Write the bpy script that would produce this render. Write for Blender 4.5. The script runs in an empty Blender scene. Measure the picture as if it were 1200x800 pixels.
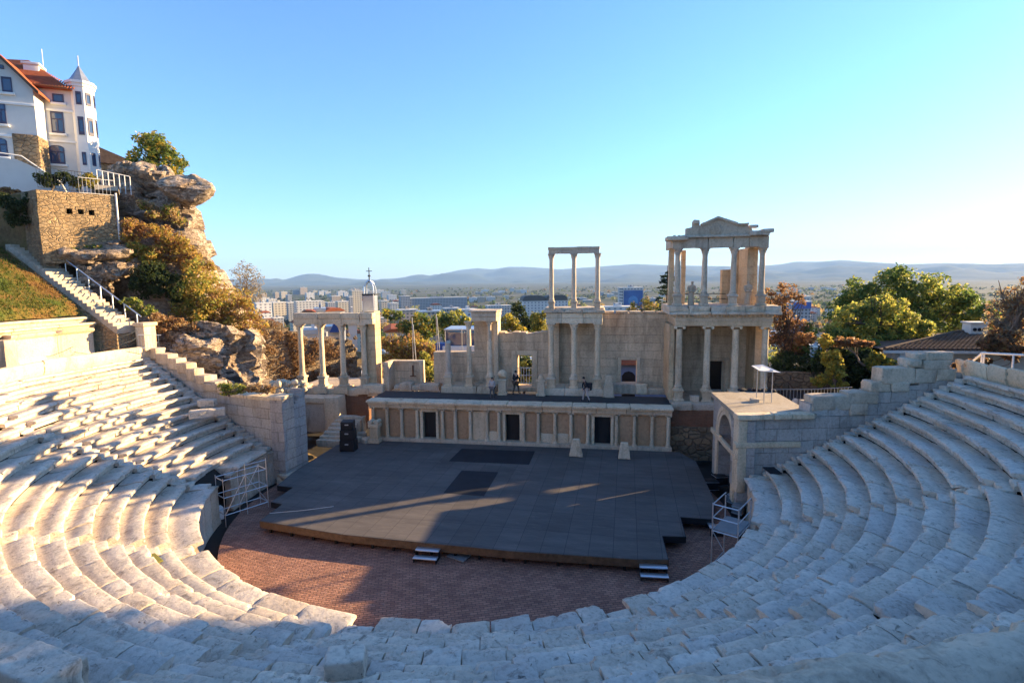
# An ancient open-air theatre at low sun, built object by object (Blender 4.5, procedural only)
SUN_AZ, SUN_EL, SUN, SKY, EXPO, HAZE = 34.5, 14.8, 3.4, .06, 2.72, 7e-5
import bpy, math, random
import numpy as np
from mathutils import Matrix, Vector
R = math.radians
rng = np.random.default_rng(7)
random.seed(7)
scene = bpy.context.scene
C = scene.collection

# ------------------------------------------------------------------ camera model (metres; orchestra centre = origin, stage towards +Y)
FPX, PITCH, ROLL = 639.0, 0.1142, -0.0103
CAM = np.array([7.42, -27.41, 11.957])
VIEW_AZ = R(101.9)
RT = np.array([math.sin(VIEW_AZ), -math.cos(VIEW_AZ), 0.0])
FH = np.array([math.cos(VIEW_AZ), math.sin(VIEW_AZ), 0.0])
UPZ = np.array([0, 0, 1.0])
FW = FH * math.cos(PITCH) - UPZ * math.sin(PITCH)
UP = FH * math.sin(PITCH) + UPZ * math.cos(PITCH)
CR = RT * math.cos(ROLL) + UP * math.sin(ROLL)
CU = -RT * math.sin(ROLL) + UP * math.cos(ROLL)

def ray(u, v):
    d = FW * FPX + CR * (u - 600) + CU * (400 - v)
    return d / np.hypot(d[0], d[1])
def at(u, v, d):            # the place seen at (u, v) of the photograph, d metres away over the ground
    return CAM + ray(u, v) * d
def onz(u, v, z):           # ... at height z
    d = ray(u, v); return CAM + d * ((z - CAM[2]) / d[2])

class Frame:                # upright frame: local x along a facade, local y away from the viewer
    def __init__(s, ox, oy, deg):
        s.o = np.array([ox, oy]); a = R(deg); s.a = a
        s.e = np.array([math.cos(a), math.sin(a)]); s.n = np.array([-math.sin(a), math.cos(a)])
    def w(s, v):
        v = np.asarray(v, float).reshape(-1, 3)
        xy = s.o + v[:, :1] * s.e + v[:, 1:2] * s.n
        return np.column_stack([xy, v[:, 2]])
    def p(s, u, v, yl):     # (x, z) met at depth yl
        d = ray(u, v); t = (yl - (CAM[:2] - s.o) @ s.n) / (d[:2] @ s.n); q = CAM + d * t
        return (q[:2] - s.o) @ s.e, q[2]
W0 = Frame(0, 0, 0)
F = Frame(0.3, 8.4, 2.9)    # the stage building

# ------------------------------------------------------------------ noise
def _h(ix, iy, iz, seed):
    n = (ix.astype(np.uint32) * np.uint32(374761393) + iy.astype(np.uint32) * np.uint32(668265263) + iz.astype(np.uint32) * np.uint32(2147483647) + np.uint32(seed * 974711 % 4294967291))
    n = (n ^ (n >> np.uint32(13))) * np.uint32(1274126177); n = n ^ (n >> np.uint32(16))
    return n.astype(np.float64) / 4294967295.0
def vnoise(p, seed=0):
    p = np.asarray(p, float); i = np.floor(p).astype(np.int64); f = p - i; f = f * f * (3 - 2 * f)
    i = i.astype(np.int64) & 0xffffffff; x, y, z = i[:, 0], i[:, 1], i[:, 2]; o = 0
    for dx in (0, 1):
        for dy in (0, 1):
            for dz in (0, 1):
                w = (f[:, 0] if dx else 1 - f[:, 0]) * (f[:, 1] if dy else 1 - f[:, 1]) * (f[:, 2] if dz else 1 - f[:, 2])
                o = o + w * _h((x + dx) & 0xffffffff, (y + dy) & 0xffffffff, (z + dz) & 0xffffffff, seed)
    return o * 2 - 1
def fbm(p, seed=0, oct=3):
    o, a, s = 0, 1.0, 0
    for k in range(oct):
        o = o + a * vnoise(p * (2.03 ** k), seed + k * 17); s += a; a *= .5
    return o / s
def nvec(p, scale, seed, oct=2):
    return np.column_stack([fbm(p / scale, seed + 101 * k, oct) for k in range(3)])
def sstep(a, b, x):
    t = np.clip((x - a) / (b - a), 0, 1); return t * t * (3 - 2 * t)

# ------------------------------------------------------------------ mesh building
class M:
    def __init__(s): s.v = []; s.f = []; s.n = 0; s.mi = []; s.col = None
    def add(s, v, f, mi=0):
        v = np.asarray(v, float).reshape(-1, 3)
        for q in f: s.f.append([i + s.n for i in q])
        s.mi += [mi] * len(f); s.v.append(v); s.n += len(v); return s
    def addq(s, v, q, mi=0):        # quads as an array
        s.add(v, np.asarray(q).tolist(), mi); return s
def make_mesh(name, verts, faces, mats, smooth=True, sharp=38, mi=None, col=None):
    me = bpy.data.meshes.new(name)
    verts = np.asarray(verts, np.float32)
    lens = np.fromiter((len(f) for f in faces), np.int32, len(faces))
    flat = np.fromiter((i for f in faces for i in f), np.int32, int(lens.sum()))
    me.vertices.add(len(verts)); me.vertices.foreach_set('co', verts.ravel())
    me.loops.add(len(flat)); me.loops.foreach_set('vertex_index', flat)
    me.polygons.add(len(faces)); st = np.zeros(len(faces), np.int32); st[1:] = np.cumsum(lens)[:-1]
    me.polygons.foreach_set('loop_start', st)
    for m in (mats if isinstance(mats, (list, tuple)) else [mats]): me.materials.append(m)
    if mi is not None and any(mi): me.polygons.foreach_set('material_index', np.array(mi, np.int32))
    me.polygons.foreach_set('use_smooth', np.full(len(faces), bool(smooth)))
    me.update(calc_edges=True); me.validate()
    if smooth and sharp: me.set_sharp_from_angle(angle=R(sharp))
    if col is not None:
        at_ = me.color_attributes.new('tint', 'FLOAT_COLOR', 'POINT')
        c4 = np.ones((len(verts), 4), np.float32); c4[:, :3] = col; at_.data.foreach_set('color', c4.ravel())
    return me
def link(o, parent):
    C.objects.link(o)
    if parent is not None:
        o.parent = parent
        if parent.type == 'EMPTY': o.matrix_parent_inverse = Matrix.Translation(-parent.location)
    return o
def obj(name, m, mats, parent=None, smooth=True, sharp=38, col=None):
    v = np.concatenate(m.v) if m.v else np.zeros((0, 3))
    return link(bpy.data.objects.new(name, make_mesh(name, v, m.f, mats, smooth, sharp, m.mi, col)), parent)
def tag(o, label, cat, group=None):
    o['label'] = label; o['category'] = cat
    if group: o['group'] = group
    return o
def thing(name, label, cat, loc, group=None):
    o = bpy.data.objects.new(name, None); C.objects.link(o); o.location = [float(c) for c in loc]; o.empty_display_size = .3
    return tag(o, label, cat, group)
def struct(name, m, mats, smooth=True, sharp=38, col=None, kind='structure'):
    o = obj(name, m, mats, None, smooth, sharp, col); o['kind'] = kind; return o
def dup(root, loc, rotz=0.0, label=None, scale=None):
    r = root.copy(); C.objects.link(r); r.location = [float(c) for c in loc]; r.rotation_euler = (0, 0, rotz)
    if scale: r.scale = (scale,) * 3
    if label: r['label'] = label
    for ch in list(root.children):
        c = ch.copy(); C.objects.link(c); c.parent = r
        for g in ch.children:
            d = g.copy(); C.objects.link(d); d.parent = c
    return r

# ------------------------------------------------------------------ shapes (return verts, faces)
def box(x0, x1, y0, y1, z0, z1):
    v = [(x, y, z) for x in (x0, x1) for y in (y0, y1) for z in (z0, z1)]
    return np.array(v, float), [(0, 1, 3, 2), (4, 6, 7, 5), (0, 4, 5, 1), (2, 3, 7, 6), (0, 2, 6, 4), (1, 5, 7, 3)]
def _ax(a, b, res, bev):
    L = b - a; bev = min(bev, L * .3); n = max(1, int(round((L - 2 * bev) / res)))
    m = np.linspace(a + bev, b - bev, n + 1)
    return np.concatenate([[a, a + bev * .4], m, [b - bev * .4, b]]), bev
def rbox(x0, x1, y0, y1, z0, z1, res=.2, bev=.03, amp=.01, scale=.4, seed=0, chip=0.0):
    """block of stone: rounded, dented and chipped"""
    X, bx = _ax(x0, x1, res, bev); Y, by = _ax(y0, y1, res, bev); Z, bz = _ax(z0, z1, res, bev); bev = min(bx, by, bz)
    vs, fs, n = [], [], 0
    def grid(P, Q, mk, flip):
        nonlocal n
        p, q = np.meshgrid(P, Q, indexing='ij'); vs.append(mk(p.ravel(), q.ravel())); a, b = len(P), len(Q)
        i = np.arange((a - 1) * (b - 1)); i = (i // (b - 1)) * b + i % (b - 1) + n
        qd = np.column_stack([i, i + b, i + b + 1, i + 1]); fs.append(qd[:, ::-1] if flip else qd); n += a * b
    one = np.ones_like
    grid(X, Y, lambda p, q: np.column_stack([p, q, one(p) * z1]), False); grid(X, Y, lambda p, q: np.column_stack([p, q, one(p) * z0]), True)
    grid(X, Z, lambda p, q: np.column_stack([p, one(p) * y0, q]), False); grid(X, Z, lambda p, q: np.column_stack([p, one(p) * y1, q]), True)
    grid(Y, Z, lambda p, q: np.column_stack([one(p) * x1, p, q]), False); grid(Y, Z, lambda p, q: np.column_stack([one(p) * x0, p, q]), True)
    v = np.concatenate(vs); f = np.concatenate(fs)
    key = np.round(v, 5); _, idx, inv = np.unique(key, axis=0, return_index=True, return_inverse=True); inv = inv.ravel()
    v = v[idx]; f = inv[f]
    lo = np.array([x0, y0, z0]) + bev; hi = np.array([x1, y1, z1]) - bev
    c = np.clip(v, lo, hi); d = v - c; L = np.linalg.norm(d, axis=1, keepdims=True); v = c + d / np.maximum(L, 1e-9) * np.minimum(L, bev)
    if amp: v = v + nvec(v, scale, seed) * amp + nvec(v, scale * .3, seed + 5, 1) * amp * .4
    if chip:
        ctr = (lo + hi) / 2; k = np.clip(fbm(v / .35, seed + 9, 2) - .15, 0, 1)[:, None]; e = (L > bev * .5)
        v = v + (ctr - v) * k * chip * e
    return v, f.tolist()
def lathe(prof, seg=16, cx=0, cy=0, ex=1.0, ey=1.0):
    a = np.linspace(0, 2 * math.pi, seg, endpoint=False); vs = []
    for r, z in prof: vs.append(np.column_stack([cx + r * ex * np.cos(a), cy + r * ey * np.sin(a), np.full(seg, z)]))
    f = []
    for k in range(len(prof) - 1):
        for j in range(seg):
            j2 = (j + 1) % seg; f.append((k * seg + j, k * seg + j2, (k + 1) * seg + j2, (k + 1) * seg + j))
    f.append(tuple(range(seg))[::-1]); f.append(tuple((len(prof) - 1) * seg + j for j in range(seg)))
    return np.concatenate(vs), f
def tube(pts, rad, seg=8):
    pts = np.asarray(pts, float); rad = np.broadcast_to(rad, len(pts)); vs = []
    for i, p in enumerate(pts):
        t = pts[min(i + 1, len(pts) - 1)] - pts[max(i - 1, 0)]; t = t / (np.linalg.norm(t) + 1e-9)
        u = np.cross(t, [0, 0, 1.0] if abs(t[2]) < .9 else [1.0, 0, 0]); u /= np.linalg.norm(u); w = np.cross(t, u)
        a = np.linspace(0, 2 * math.pi, seg, endpoint=False)[:, None]; vs.append(p + rad[i] * (np.cos(a) * u + np.sin(a) * w))
    f = []
    for k in range(len(pts) - 1):
        for j in range(seg): j2 = (j + 1) % seg; f.append((k * seg + j, (k + 1) * seg + j, (k + 1) * seg + j2, k * seg + j2))
    f.append(tuple(range(seg))); f.append(tuple((len(pts) - 1) * seg + j for j in range(seg))[::-1])
    return np.concatenate(vs), f
def prism(poly, z0, z1):
    n = len(poly); p = np.array(poly, float)[:, :2]
    v = np.concatenate([np.column_stack([p, np.broadcast_to(z0, n)]), np.column_stack([p, np.broadcast_to(z1, n)])])
    f = [(i, (i + 1) % n, n + (i + 1) % n, n + i) for i in range(n)] + [tuple(range(n))[::-1], tuple(range(n, 2 * n))]
    return v, f
def extrude_xz(poly, y0, y1):      # outline in x, z given depth
    n = len(poly); p = np.array(poly, float)
    v = np.concatenate([np.column_stack([p[:, 0], np.full(n, y0), p[:, 1]]), np.column_stack([p[:, 0], np.full(n, y1), p[:, 1]])])
    f = [(i, n + i, n + (i + 1) % n, (i + 1) % n) for i in range(n)] + [tuple(range(n)), tuple(range(n, 2 * n))[::-1]]
    return v, f
def wallgrid(x0, x1, y0, y1, z0, z1, holes=(), res=.4, top=None, amp=.012, seed=0, scale=.7):
    """upright wall with real openings; top(x) gives a ragged upper edge"""
    xs = set(np.linspace(x0, x1, max(2, int((x1 - x0) / res) + 1)).tolist()); zs = set(np.linspace(z0, z1, max(2, int((z1 - z0) / res) + 1)).tolist())
    for h in holes:
        for a, s in ((h[0], xs), (h[1], xs), (h[2], zs), (h[3], zs)):
            for q in list(s):
                if abs(q - a) < res * .3 and q not in (x0, x1, z0, z1): s.discard(q)
            s.add(a)
    xs = sorted(q for q in xs if x0 <= q <= x1); zs = sorted(q for q in zs if z0 <= q <= z1); nx, nz = len(xs), len(zs)
    def full(i, j):
        if i < 0 or j < 0 or i >= nx - 1 or j >= nz - 1: return False
        cx, cz = (xs[i] + xs[i + 1]) / 2, (zs[j] + zs[j + 1]) / 2
        if top is not None and cz > top(cx): return False
        return not any(h[0] < cx < h[1] and h[2] < cz < h[3] for h in holes)
    idx = {}; v = []; f = []
    def V(i, k, j):
        key = (i, k, j)
        if key not in idx: idx[key] = len(v); v.append((xs[i], (y0, y1)[k], zs[j]))
        return idx[key]
    for i in range(nx - 1):
        for j in range(nz - 1):
            if not full(i, j): continue
            f.append((V(i, 0, j), V(i + 1, 0, j), V(i + 1, 0, j + 1), V(i, 0, j + 1)))
            f.append((V(i, 1, j), V(i, 1, j + 1), V(i + 1, 1, j + 1), V(i + 1, 1, j)))
            if not full(i - 1, j): f.append((V(i, 0, j), V(i, 0, j + 1), V(i, 1, j + 1), V(i, 1, j)))
            if not full(i + 1, j): f.append((V(i + 1, 0, j), V(i + 1, 1, j), V(i + 1, 1, j + 1), V(i + 1, 0, j + 1)))
            if not full(i, j - 1): f.append((V(i, 0, j), V(i, 1, j), V(i + 1, 1, j), V(i + 1, 0, j)))
            if not full(i, j + 1): f.append((V(i, 0, j + 1), V(i + 1, 0, j + 1), V(i + 1, 1, j + 1), V(i, 1, j + 1)))
    v = np.array(v)
    if amp: v = v + nvec(v, scale, seed) * amp
    return v, f
def rock(c, r, seed, cuts=9, sub=3, amp=.12, sq=(1, 1, 1)):
    """angular boulder: a sphere cut by planes, then roughened"""
    n = 8 * sub; th = np.linspace(0, math.pi, n + 1); ph = np.linspace(0, 2 * math.pi, 2 * n, endpoint=False)
    T, Pp = np.meshgrid(th, ph, indexing='ij'); d = np.column_stack([(np.sin(T) * np.cos(Pp)).ravel(), (np.sin(T) * np.sin(Pp)).ravel(), np.cos(T).ravel()])
    g = np.random.default_rng(seed); rad = np.ones(len(d))
    for k in range(cuts):
        nn = g.normal(size=3); nn /= np.linalg.norm(nn); h = g.uniform(.5, .8); q = d @ nn; rad = np.where(q > .05, np.minimum(rad, h / np.maximum(q, .05)), rad)
    p = d * rad[:, None] * np.array(sq) * r
    p = p + d * (fbm((p + np.array(c)) / (r * .45), seed, 4) * amp * r)[:, None] - d * (np.clip(.12 - np.abs(fbm((p + np.array(c)) / (r * .6), seed + 3, 2)), 0, 1) * .9 * r * amp * 2)[:, None]
    m = 2 * n; f = [(i * m + j, (i + 1) * m + j, (i + 1) * m + (j + 1) % m, i * m + (j + 1) % m) for i in range(n) for j in range(m)]
    return p + np.array(c), f

# ------------------------------------------------------------------ materials
class N:
    def __init__(s, name):
        s.m = bpy.data.materials.new(name); s.m.use_nodes = True; s.t = s.m.node_tree; s.t.nodes.clear()
        s.out = s.n('ShaderNodeOutputMaterial'); s.b = s.n('ShaderNodeBsdfPrincipled'); s.l(s.b.outputs[0], s.out.inputs[0])
        s.pos = s.n('ShaderNodeNewGeometry').outputs['Position']
    def n(s, t, **kw):
        nd = s.t.nodes.new(t)
        for k, v in kw.items(): setattr(nd, k, v)
        return nd
    def l(s, a, b): s.t.links.new(a, b)
    def noise(s, scale, det=4, rough=.6, vec=None, dist=0.0):
        nd = s.n('ShaderNodeTexNoise'); nd.inputs['Scale'].default_value = scale; nd.inputs['Detail'].default_value = det; nd.inputs['Roughness'].default_value = rough; nd.inputs['Distortion'].default_value = dist
        s.l(vec if vec is not None else s.pos, nd.inputs['Vector']); return nd.outputs['Fac']
    def map(s, scale=(1, 1, 1), rot=(0, 0, 0), vec=None):
        nd = s.n('ShaderNodeMapping'); nd.inputs['Scale'].default_value = scale; nd.inputs['Rotation'].default_value = rot
        s.l(vec if vec is not None else s.pos, nd.inputs['Vector']); return nd.outputs[0]
    def ramp(s, fac, stops):
        nd = s.n('ShaderNodeValToRGB'); el = nd.color_ramp.elements
        while len(el) < len(stops): el.new(.5)
        for e, (p, c) in zip(el, stops): e.position = p; e.color = (c, c, c, 1) if isinstance(c, (int, float)) else (*c, 1)
        s.l(fac, nd.inputs[0]); return nd.outputs[0]
    def mix(s, fac, a, b, mode='MIX'):
        nd = s.n('ShaderNodeMix', data_type='RGBA', blend_type=mode)
        for i, x in ((0, fac), (6, a), (7, b)):
            if hasattr(x, 'is_linked'): s.l(x, nd.inputs[i])
            else: nd.inputs[i].default_value = x if i == 0 else (*x, 1)
        return nd.outputs[2]
    def math(s, op, a, b=0.0):
        nd = s.n('ShaderNodeMath', operation=op)
        for i, x in ((0, a), (1, b)):
            if hasattr(x, 'is_linked'): s.l(x, nd.inputs[i])
            else: nd.inputs[i].default_value = x
        return nd.outputs[0]
    def bump(s, h, dist=.02, strength=1.0):
        nd = s.n('ShaderNodeBump'); nd.inputs['Distance'].default_value = dist; nd.inputs['Strength'].default_value = strength
        s.l(h, nd.inputs['Height']); s.l(nd.outputs[0], s.b.inputs['Normal'])
    def fin(s, col, rough=.85, spec=.25):
        if hasattr(col, 'is_linked'): s.l(col, s.b.inputs['Base Color'])
        else: s.b.inputs['Base Color'].default_value = (*col, 1)
        s.b.inputs['Roughness'].default_value = rough; s.b.inputs['Specular IOR Level'].default_value = spec
        return s.m
    def wallvec(s, deg):        # (along wall, height, 0)
        r = s.map(rot=(0, 0, R(-deg))); sp = s.n('ShaderNodeSeparateXYZ'); s.l(r, sp.inputs[0])
        cb = s.n('ShaderNodeCombineXYZ'); s.l(sp.outputs[0], cb.inputs[0]); s.l(sp.outputs[2], cb.inputs[1]); return cb.outputs[0]
    def brick(s, vec, w, h, mortar=.02, off=.5):
        nd = s.n('ShaderNodeTexBrick'); nd.offset = off
        nd.inputs['Scale'].default_value = 1; nd.inputs['Brick Width'].default_value = w; nd.inputs['Row Height'].default_value = h; nd.inputs['Mortar Size'].default_value = mortar; nd.inputs['Mortar Smooth'].default_value = .3
        nd.inputs['Color1'].default_value = (.0, .0, .0, 1); nd.inputs['Color2'].default_value = (1, 1, 1, 1); nd.inputs['Mortar'].default_value = (.5, .5, .5, 1)
        s.l(vec, nd.inputs['Vector']); return nd.outputs['Color'], nd.outputs['Fac']

def stone(name, c1, c2, stain, stain_amt=.5, course=None, deg=0, bump=.02, fine=9.0, rough=.88, mortar=.02, mcol=(.12, .1, .08), pit=.35, streak=True, mamt=.7, rub=None, ss=1.3, st0=.5, st1=.72):
    k = N(name)
    a = k.ramp(k.noise(.55, 5, .65), [(.3, 0), (.7, 1)])
    col = k.mix(a, c1, c2)
    isl = k.n('ShaderNodeNewGeometry').outputs['Random Per Island']
    if not course:
        col = k.mix(.85, col, k.ramp(isl, [(0, (.84, .85, .87)), (.3, (1.0, 1.0, 1.0)), (.65, (1.05, 1.01, .94)), (1, (.9, .84, .77))]), 'MULTIPLY')
    f = k.noise(fine, 6, .7)
    if not course and name != 'seat_marble':
        oi = k.n('ShaderNodeObjectInfo').outputs['Random']; col = k.mix(.8, col, k.ramp(oi, [(0, (.8, .78, .76)), (.35, (1, 1, 1)), (.7, (1.07, 1.04, 1)), (1, (.9, .84, .78))]), 'MULTIPLY')
    col = k.mix(.75, col, k.ramp(f, [(.25, .45), (.5, .95), (.8, 1.15)]), 'MULTIPLY')
    sv = k.map((1, 1, .22)) if streak else k.pos
    st = k.ramp(k.noise(ss, 7, .72, sv, .6), [(st0, 0), (st1, 1)])
    col = k.mix(k.math('MULTIPLY', st, stain_amt), col, stain)
    pits = k.ramp(k.noise(5.0, 5, .75, None, 1.0), [(.3, 1), (.38, 0)])
    col = k.mix(k.math('MULTIPLY', pits, pit), col, tuple(x * .35 for x in stain))
    h = k.math('ADD', k.math('MULTIPLY', f, .6), k.math('MULTIPLY', k.noise(2.2, 4), .8))
    h = k.math('SUBTRACT', h, k.math('MULTIPLY', pits, .5))
    if course:
        wv = k.n('ShaderNodeVectorMath', operation='ADD'); k.l(k.wallvec(deg), wv.inputs[0])
        nz = k.n('ShaderNodeTexNoise'); nz.inputs['Scale'].default_value = .9; k.l(k.pos, nz.inputs['Vector'])
        sc = k.n('ShaderNodeVectorMath', operation='SCALE'); k.l(nz.outputs['Color'], sc.inputs[0]); sc.inputs['Scale'].default_value = min(.12, course[1] * .25); k.l(sc.outputs[0], wv.inputs[1])
        bc, bf = k.brick(wv.outputs[0], course[0], course[1], mortar)
        col = k.mix(.5, col, k.ramp(bc, [(0, .74), (1, 1.1)]), 'MULTIPLY')
        col = k.mix(k.math('MULTIPLY', k.math('MULTIPLY', bf, mamt), k.ramp(k.noise(1.7, 3), [(.35, .2), (.65, 1)])), col, mcol)
        h = k.math('SUBTRACT', h, k.math('MULTIPLY', bf, 1.1))
    if rub:
        def vor(feat):
            vn = k.n('ShaderNodeTexVoronoi', feature=feat); vn.inputs['Scale'].default_value = rub; vn.inputs['Randomness'].default_value = .9; k.l(k.map((1, 1, 1.5)), vn.inputs['Vector']); return vn
        v1, v2 = vor('F1'), vor('DISTANCE_TO_EDGE'); sp = k.n('ShaderNodeSeparateColor'); k.l(v1.outputs['Color'], sp.inputs[0]); e = k.ramp(v2.outputs['Distance'], [(.0, .8), (.09, 0)])
        col = k.mix(.75, col, k.ramp(sp.outputs[0], [(0, (.6, .55, .5)), (.4, (1, .98, .95)), (.7, (1.15, 1.05, .9)), (1, (.8, .72, .66))]), 'MULTIPLY'); col = k.mix(k.math('MULTIPLY', e, .75), col, mcol); h = k.math('SUBTRACT', h, k.math('MULTIPLY', e, 1.6))
    k.bump(h, bump)
    return k.fin(col, rough, .2)
def plain(name, c, rough=.7, metal=0.0, var=.25, scale=3.0, spec=.3, bump=0.0):
    k = N(name); col = k.mix(var, c, k.ramp(k.noise(scale, 5, .65), [(.3, .35), (.7, 1.25)]), 'MULTIPLY')
    if bump: k.bump(k.noise(scale * 3, 4), bump)
    k.fin(col, rough, spec); k.b.inputs['Metallic'].default_value = metal; return k.m
def leafmat(name, rough=.55, trans=.58):
    k = N(name); nd = k.n('ShaderNodeAttribute', attribute_name='tint'); k.fin(nd.outputs['Color'], rough, .25)
    tr = k.n('ShaderNodeBsdfTranslucent'); k.l(nd.outputs['Color'], tr.inputs[0]); mx = k.n('ShaderNodeMixShader'); mx.inputs[0].default_value = trans
    k.l(k.b.outputs[0], mx.inputs[1]); k.l(tr.outputs[0], mx.inputs[2]); k.l(mx.outputs[0], k.out.inputs[0]); return k.m

MT = {}
MT['seat'] = stone('seat_marble', (.72, .635, .525), (.5, .435, .36), (.19, .155, .12), .8, fine=7, bump=.03, pit=.75, streak=False, ss=2.6, st0=.55, st1=.68)
MT['marble'] = stone('white_marble', (.74, .63, .47), (.62, .5, .35), (.2, .14, .085), .65, bump=.02, fine=10)
MT['marble_grey'] = stone('grey_marble', (.62, .53, .42), (.5, .41, .31), (.15, .12, .09), .65, bump=.02, fine=10)
MT['wallstone'] = stone('facade_ashlar', (.68, .53, .36), (.58, .44, .29), (.17, .12, .08), .85, (1.35, .6), 2.9, mortar=.008, mcol=(.2, .15, .1), mamt=.45, ss=.9, st0=.46, st1=.74, pit=.7)
MT['sidestone'] = stone('side_ashlar', (.64, .48, .3), (.58, .41, .23), (.22, .12, .06), .7, (1.1, .55), 92.9, mortar=.009, mcol=(.2, .13, .08), mamt=.55)  # orange of bounced sunlight is put into this stone colour
MT['anaR'] = stone('retaining_ashlar_east', (.53, .48, .42), (.42, .37, .32), (.16, .13, .1), .65, (1.3, .62), 14, mortar=.02)
MT['anaL'] = stone('retaining_ashlar_west', (.56, .5, .42), (.44, .38, .31), (.17, .13, .09), .65, (1.3, .62), -12, mortar=.02)
MT['anaX'] = stone('retaining_ashlar_cross', (.46, .42, .37), (.36, .33, .3), (.16, .13, .1), .6, (1.2, .6), 104, mortar=.018)
MT['roofslab'] = stone('pale_paving', (.5, .45, .38), (.43, .37, .29), (.2, .15, .1), .5, fine=8, streak=False)  # plain pale stone for roofs, steps and paths
MT['panel'] = stone('ochre_plaster', (.5, .34, .21), (.43, .28, .17), (.2, .13, .09), .5, fine=6, bump=.008)
MT['brick'] = stone('roman_brick', (.27, .13, .075), (.2, .1, .06), (.06, .04, .03), .6, (.42, .1), 2.9, mortar=.02, mcol=(.22, .16, .11), fine=14)
MT['rubble'] = stone('rubble_masonry', (.3, .24, .17), (.22, .18, .13), (.08, .06, .04), .6, rub=1.7, fine=6, bump=.06)
k = N('brick_paving'); bc, bf = k.brick(k.map(rot=(0, 0, R(-22))), .27, .13, .016)
col = k.mix(bc, (.27, .13, .09), (.42, .215, .145)); col = k.mix(.6, col, k.ramp(k.noise(1.1, 5), [(.3, .55), (.75, 1.2)]), 'MULTIPLY'); col = k.mix(k.math('MULTIPLY', bf, .7), col, (.06, .045, .04))
dust = k.ramp(k.noise(2.6, 7, .82), [(.56, 0), (.7, 1)]); col = k.mix(k.math('MULTIPLY', dust, .35), col, (.4, .33, .27)); k.bump(k.math('SUBTRACT', k.noise(9, 3), bf), .03); MT['paving'] = k.fin(col, .85)
k = N('stage_boards'); bc, bf = k.brick(k.map(rot=(0, 0, R(90))), 2.0, 1.0, .012, 0.0)
col = k.mix(bc, (.088, .077, .069), (.108, .095, .086)); col = k.mix(.8, col, k.ramp(k.noise(.9, 6, .7, k.map((.35, 1.3, 1))), [(.25, .55), (.75, 1.45)]), 'MULTIPLY')
sc = k.ramp(k.noise(2.2, 8, .8, k.map((.5, 2, 1)), .8), [(.56, 0), (.72, 1)]); col = k.mix(k.math('MULTIPLY', sc, .42), col, (.27, .24, .21)); col = k.mix(k.math('MULTIPLY', bf, .8), col, (.03, .027, .025)); MT['deck'] = k.fin(col, .75, .3)
MT['wood'] = plain('deck_edge_timber', (.13, .08, .045), .7, var=.7, scale=4)
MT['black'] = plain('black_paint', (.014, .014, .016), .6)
MT['mat'] = plain('black_floor_mat', (.02, .02, .024), .8, var=.5, scale=1.5)
MT['asphalt'] = plain('dark_walkway', (.05, .047, .046), .85, var=.5, scale=2)
MT['void'] = plain('dark_soil', (.035, .03, .026), .95, var=.5, scale=2)
MT['alu'] = plain('aluminium', (.62, .66, .7), .35, .85, .1)
MT['galv'] = plain('galvanised_tube', (.5, .52, .54), .4, .7, .15)
MT['whitemetal'] = plain('pale_painted_metal', (.7, .68, .64), .5, 0, .1)
MT['iron'] = plain('dark_ironwork', (.05, .055, .06), .6, .4, .2)
MT['rust'] = plain('rusty_iron', (.16, .07, .035), .9, 0, .4)
MT['white'] = plain('white_paint', (.75, .74, .7), .6, 0, .12)
MT['greycover'] = plain('grey_casing', (.2, .2, .2), .6)
MT['green'] = plain('olive_mat', (.19, .18, .04), .8, var=.3)
k = N('rock_face'); c = k.ramp(k.noise(.6, 8, .68, None, .8), [(.28, (.3, .21, .15)), (.45, (.47, .36, .265)), (.6, (.57, .46, .36)), (.75, (.64, .54, .44))]); fz = k.noise(3.2, 9, .74); c = k.mix(.85, c, k.ramp(fz, [(.3, .5), (.6, 1.1)]), 'MULTIPLY')
fv = k.map((1.0, 1.0, 2.6), (.55, .35, .2)); w1 = k.noise(.9, 7, .62, fv, 1.4); ridge = k.math('ABSOLUTE', k.math('SUBTRACT', w1, .5)); ce = k.ramp(ridge, [(0, 1), (.028, 0)]); lich = k.ramp(k.noise(2.4, 6, .7), [(.55, 0), (.68, 1)])
c = k.mix(k.math('MULTIPLY', lich, .35), c, (.3, .25, .19)); c = k.mix(k.math('MULTIPLY', ce, .55), c, (.07, .045, .03)); k.bump(k.math('SUBTRACT', k.math('ADD', k.math('MULTIPLY', fz, .8), k.math('MULTIPLY', k.noise(1.1, 8, .65, fv), 1.6)), k.math('MULTIPLY', ce, .5)), .28); MT['rock'] = k.fin(c, .9, .15)
k = N('hill_soil'); c = k.ramp(k.noise(.8, 6, .7), [(.3, (.13, .085, .045)), (.5, (.2, .14, .07)), (.7, (.12, .1, .03))]); c = k.mix(.7, c, k.ramp(k.noise(7, 5), [(.3, .5), (.7, 1.2)]), 'MULTIPLY'); k.bump(k.noise(4, 6), .1); MT['soil'] = k.fin(c, .95, .1)
k = N('lawn'); g = k.noise(.55, 5, .6, k.map((1, 1, .5)), .4); c = k.ramp(g, [(.36, (.2, .1, .035)), (.5, (.17, .12, .03)), (.62, (.085, .11, .022))]); c = k.mix(.6, c, k.ramp(k.noise(12, 5), [(.3, .55), (.7, 1.2)]), 'MULTIPLY'); k.bump(k.noise(22, 5), .05); MT['lawn'] = k.fin(c, .95, .1)
k = N('plain_land'); c = k.ramp(k.noise(.006, 6, .7), [(.35, (.03, .045, .018)), (.5, (.07, .075, .04)), (.65, (.15, .14, .12))]); MT['land'] = k.fin(k.mix(.6, c, k.ramp(k.noise(.05, 5), [(.3, .6), (.7, 1.2)]), 'MULTIPLY'), .95, .1)
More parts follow.
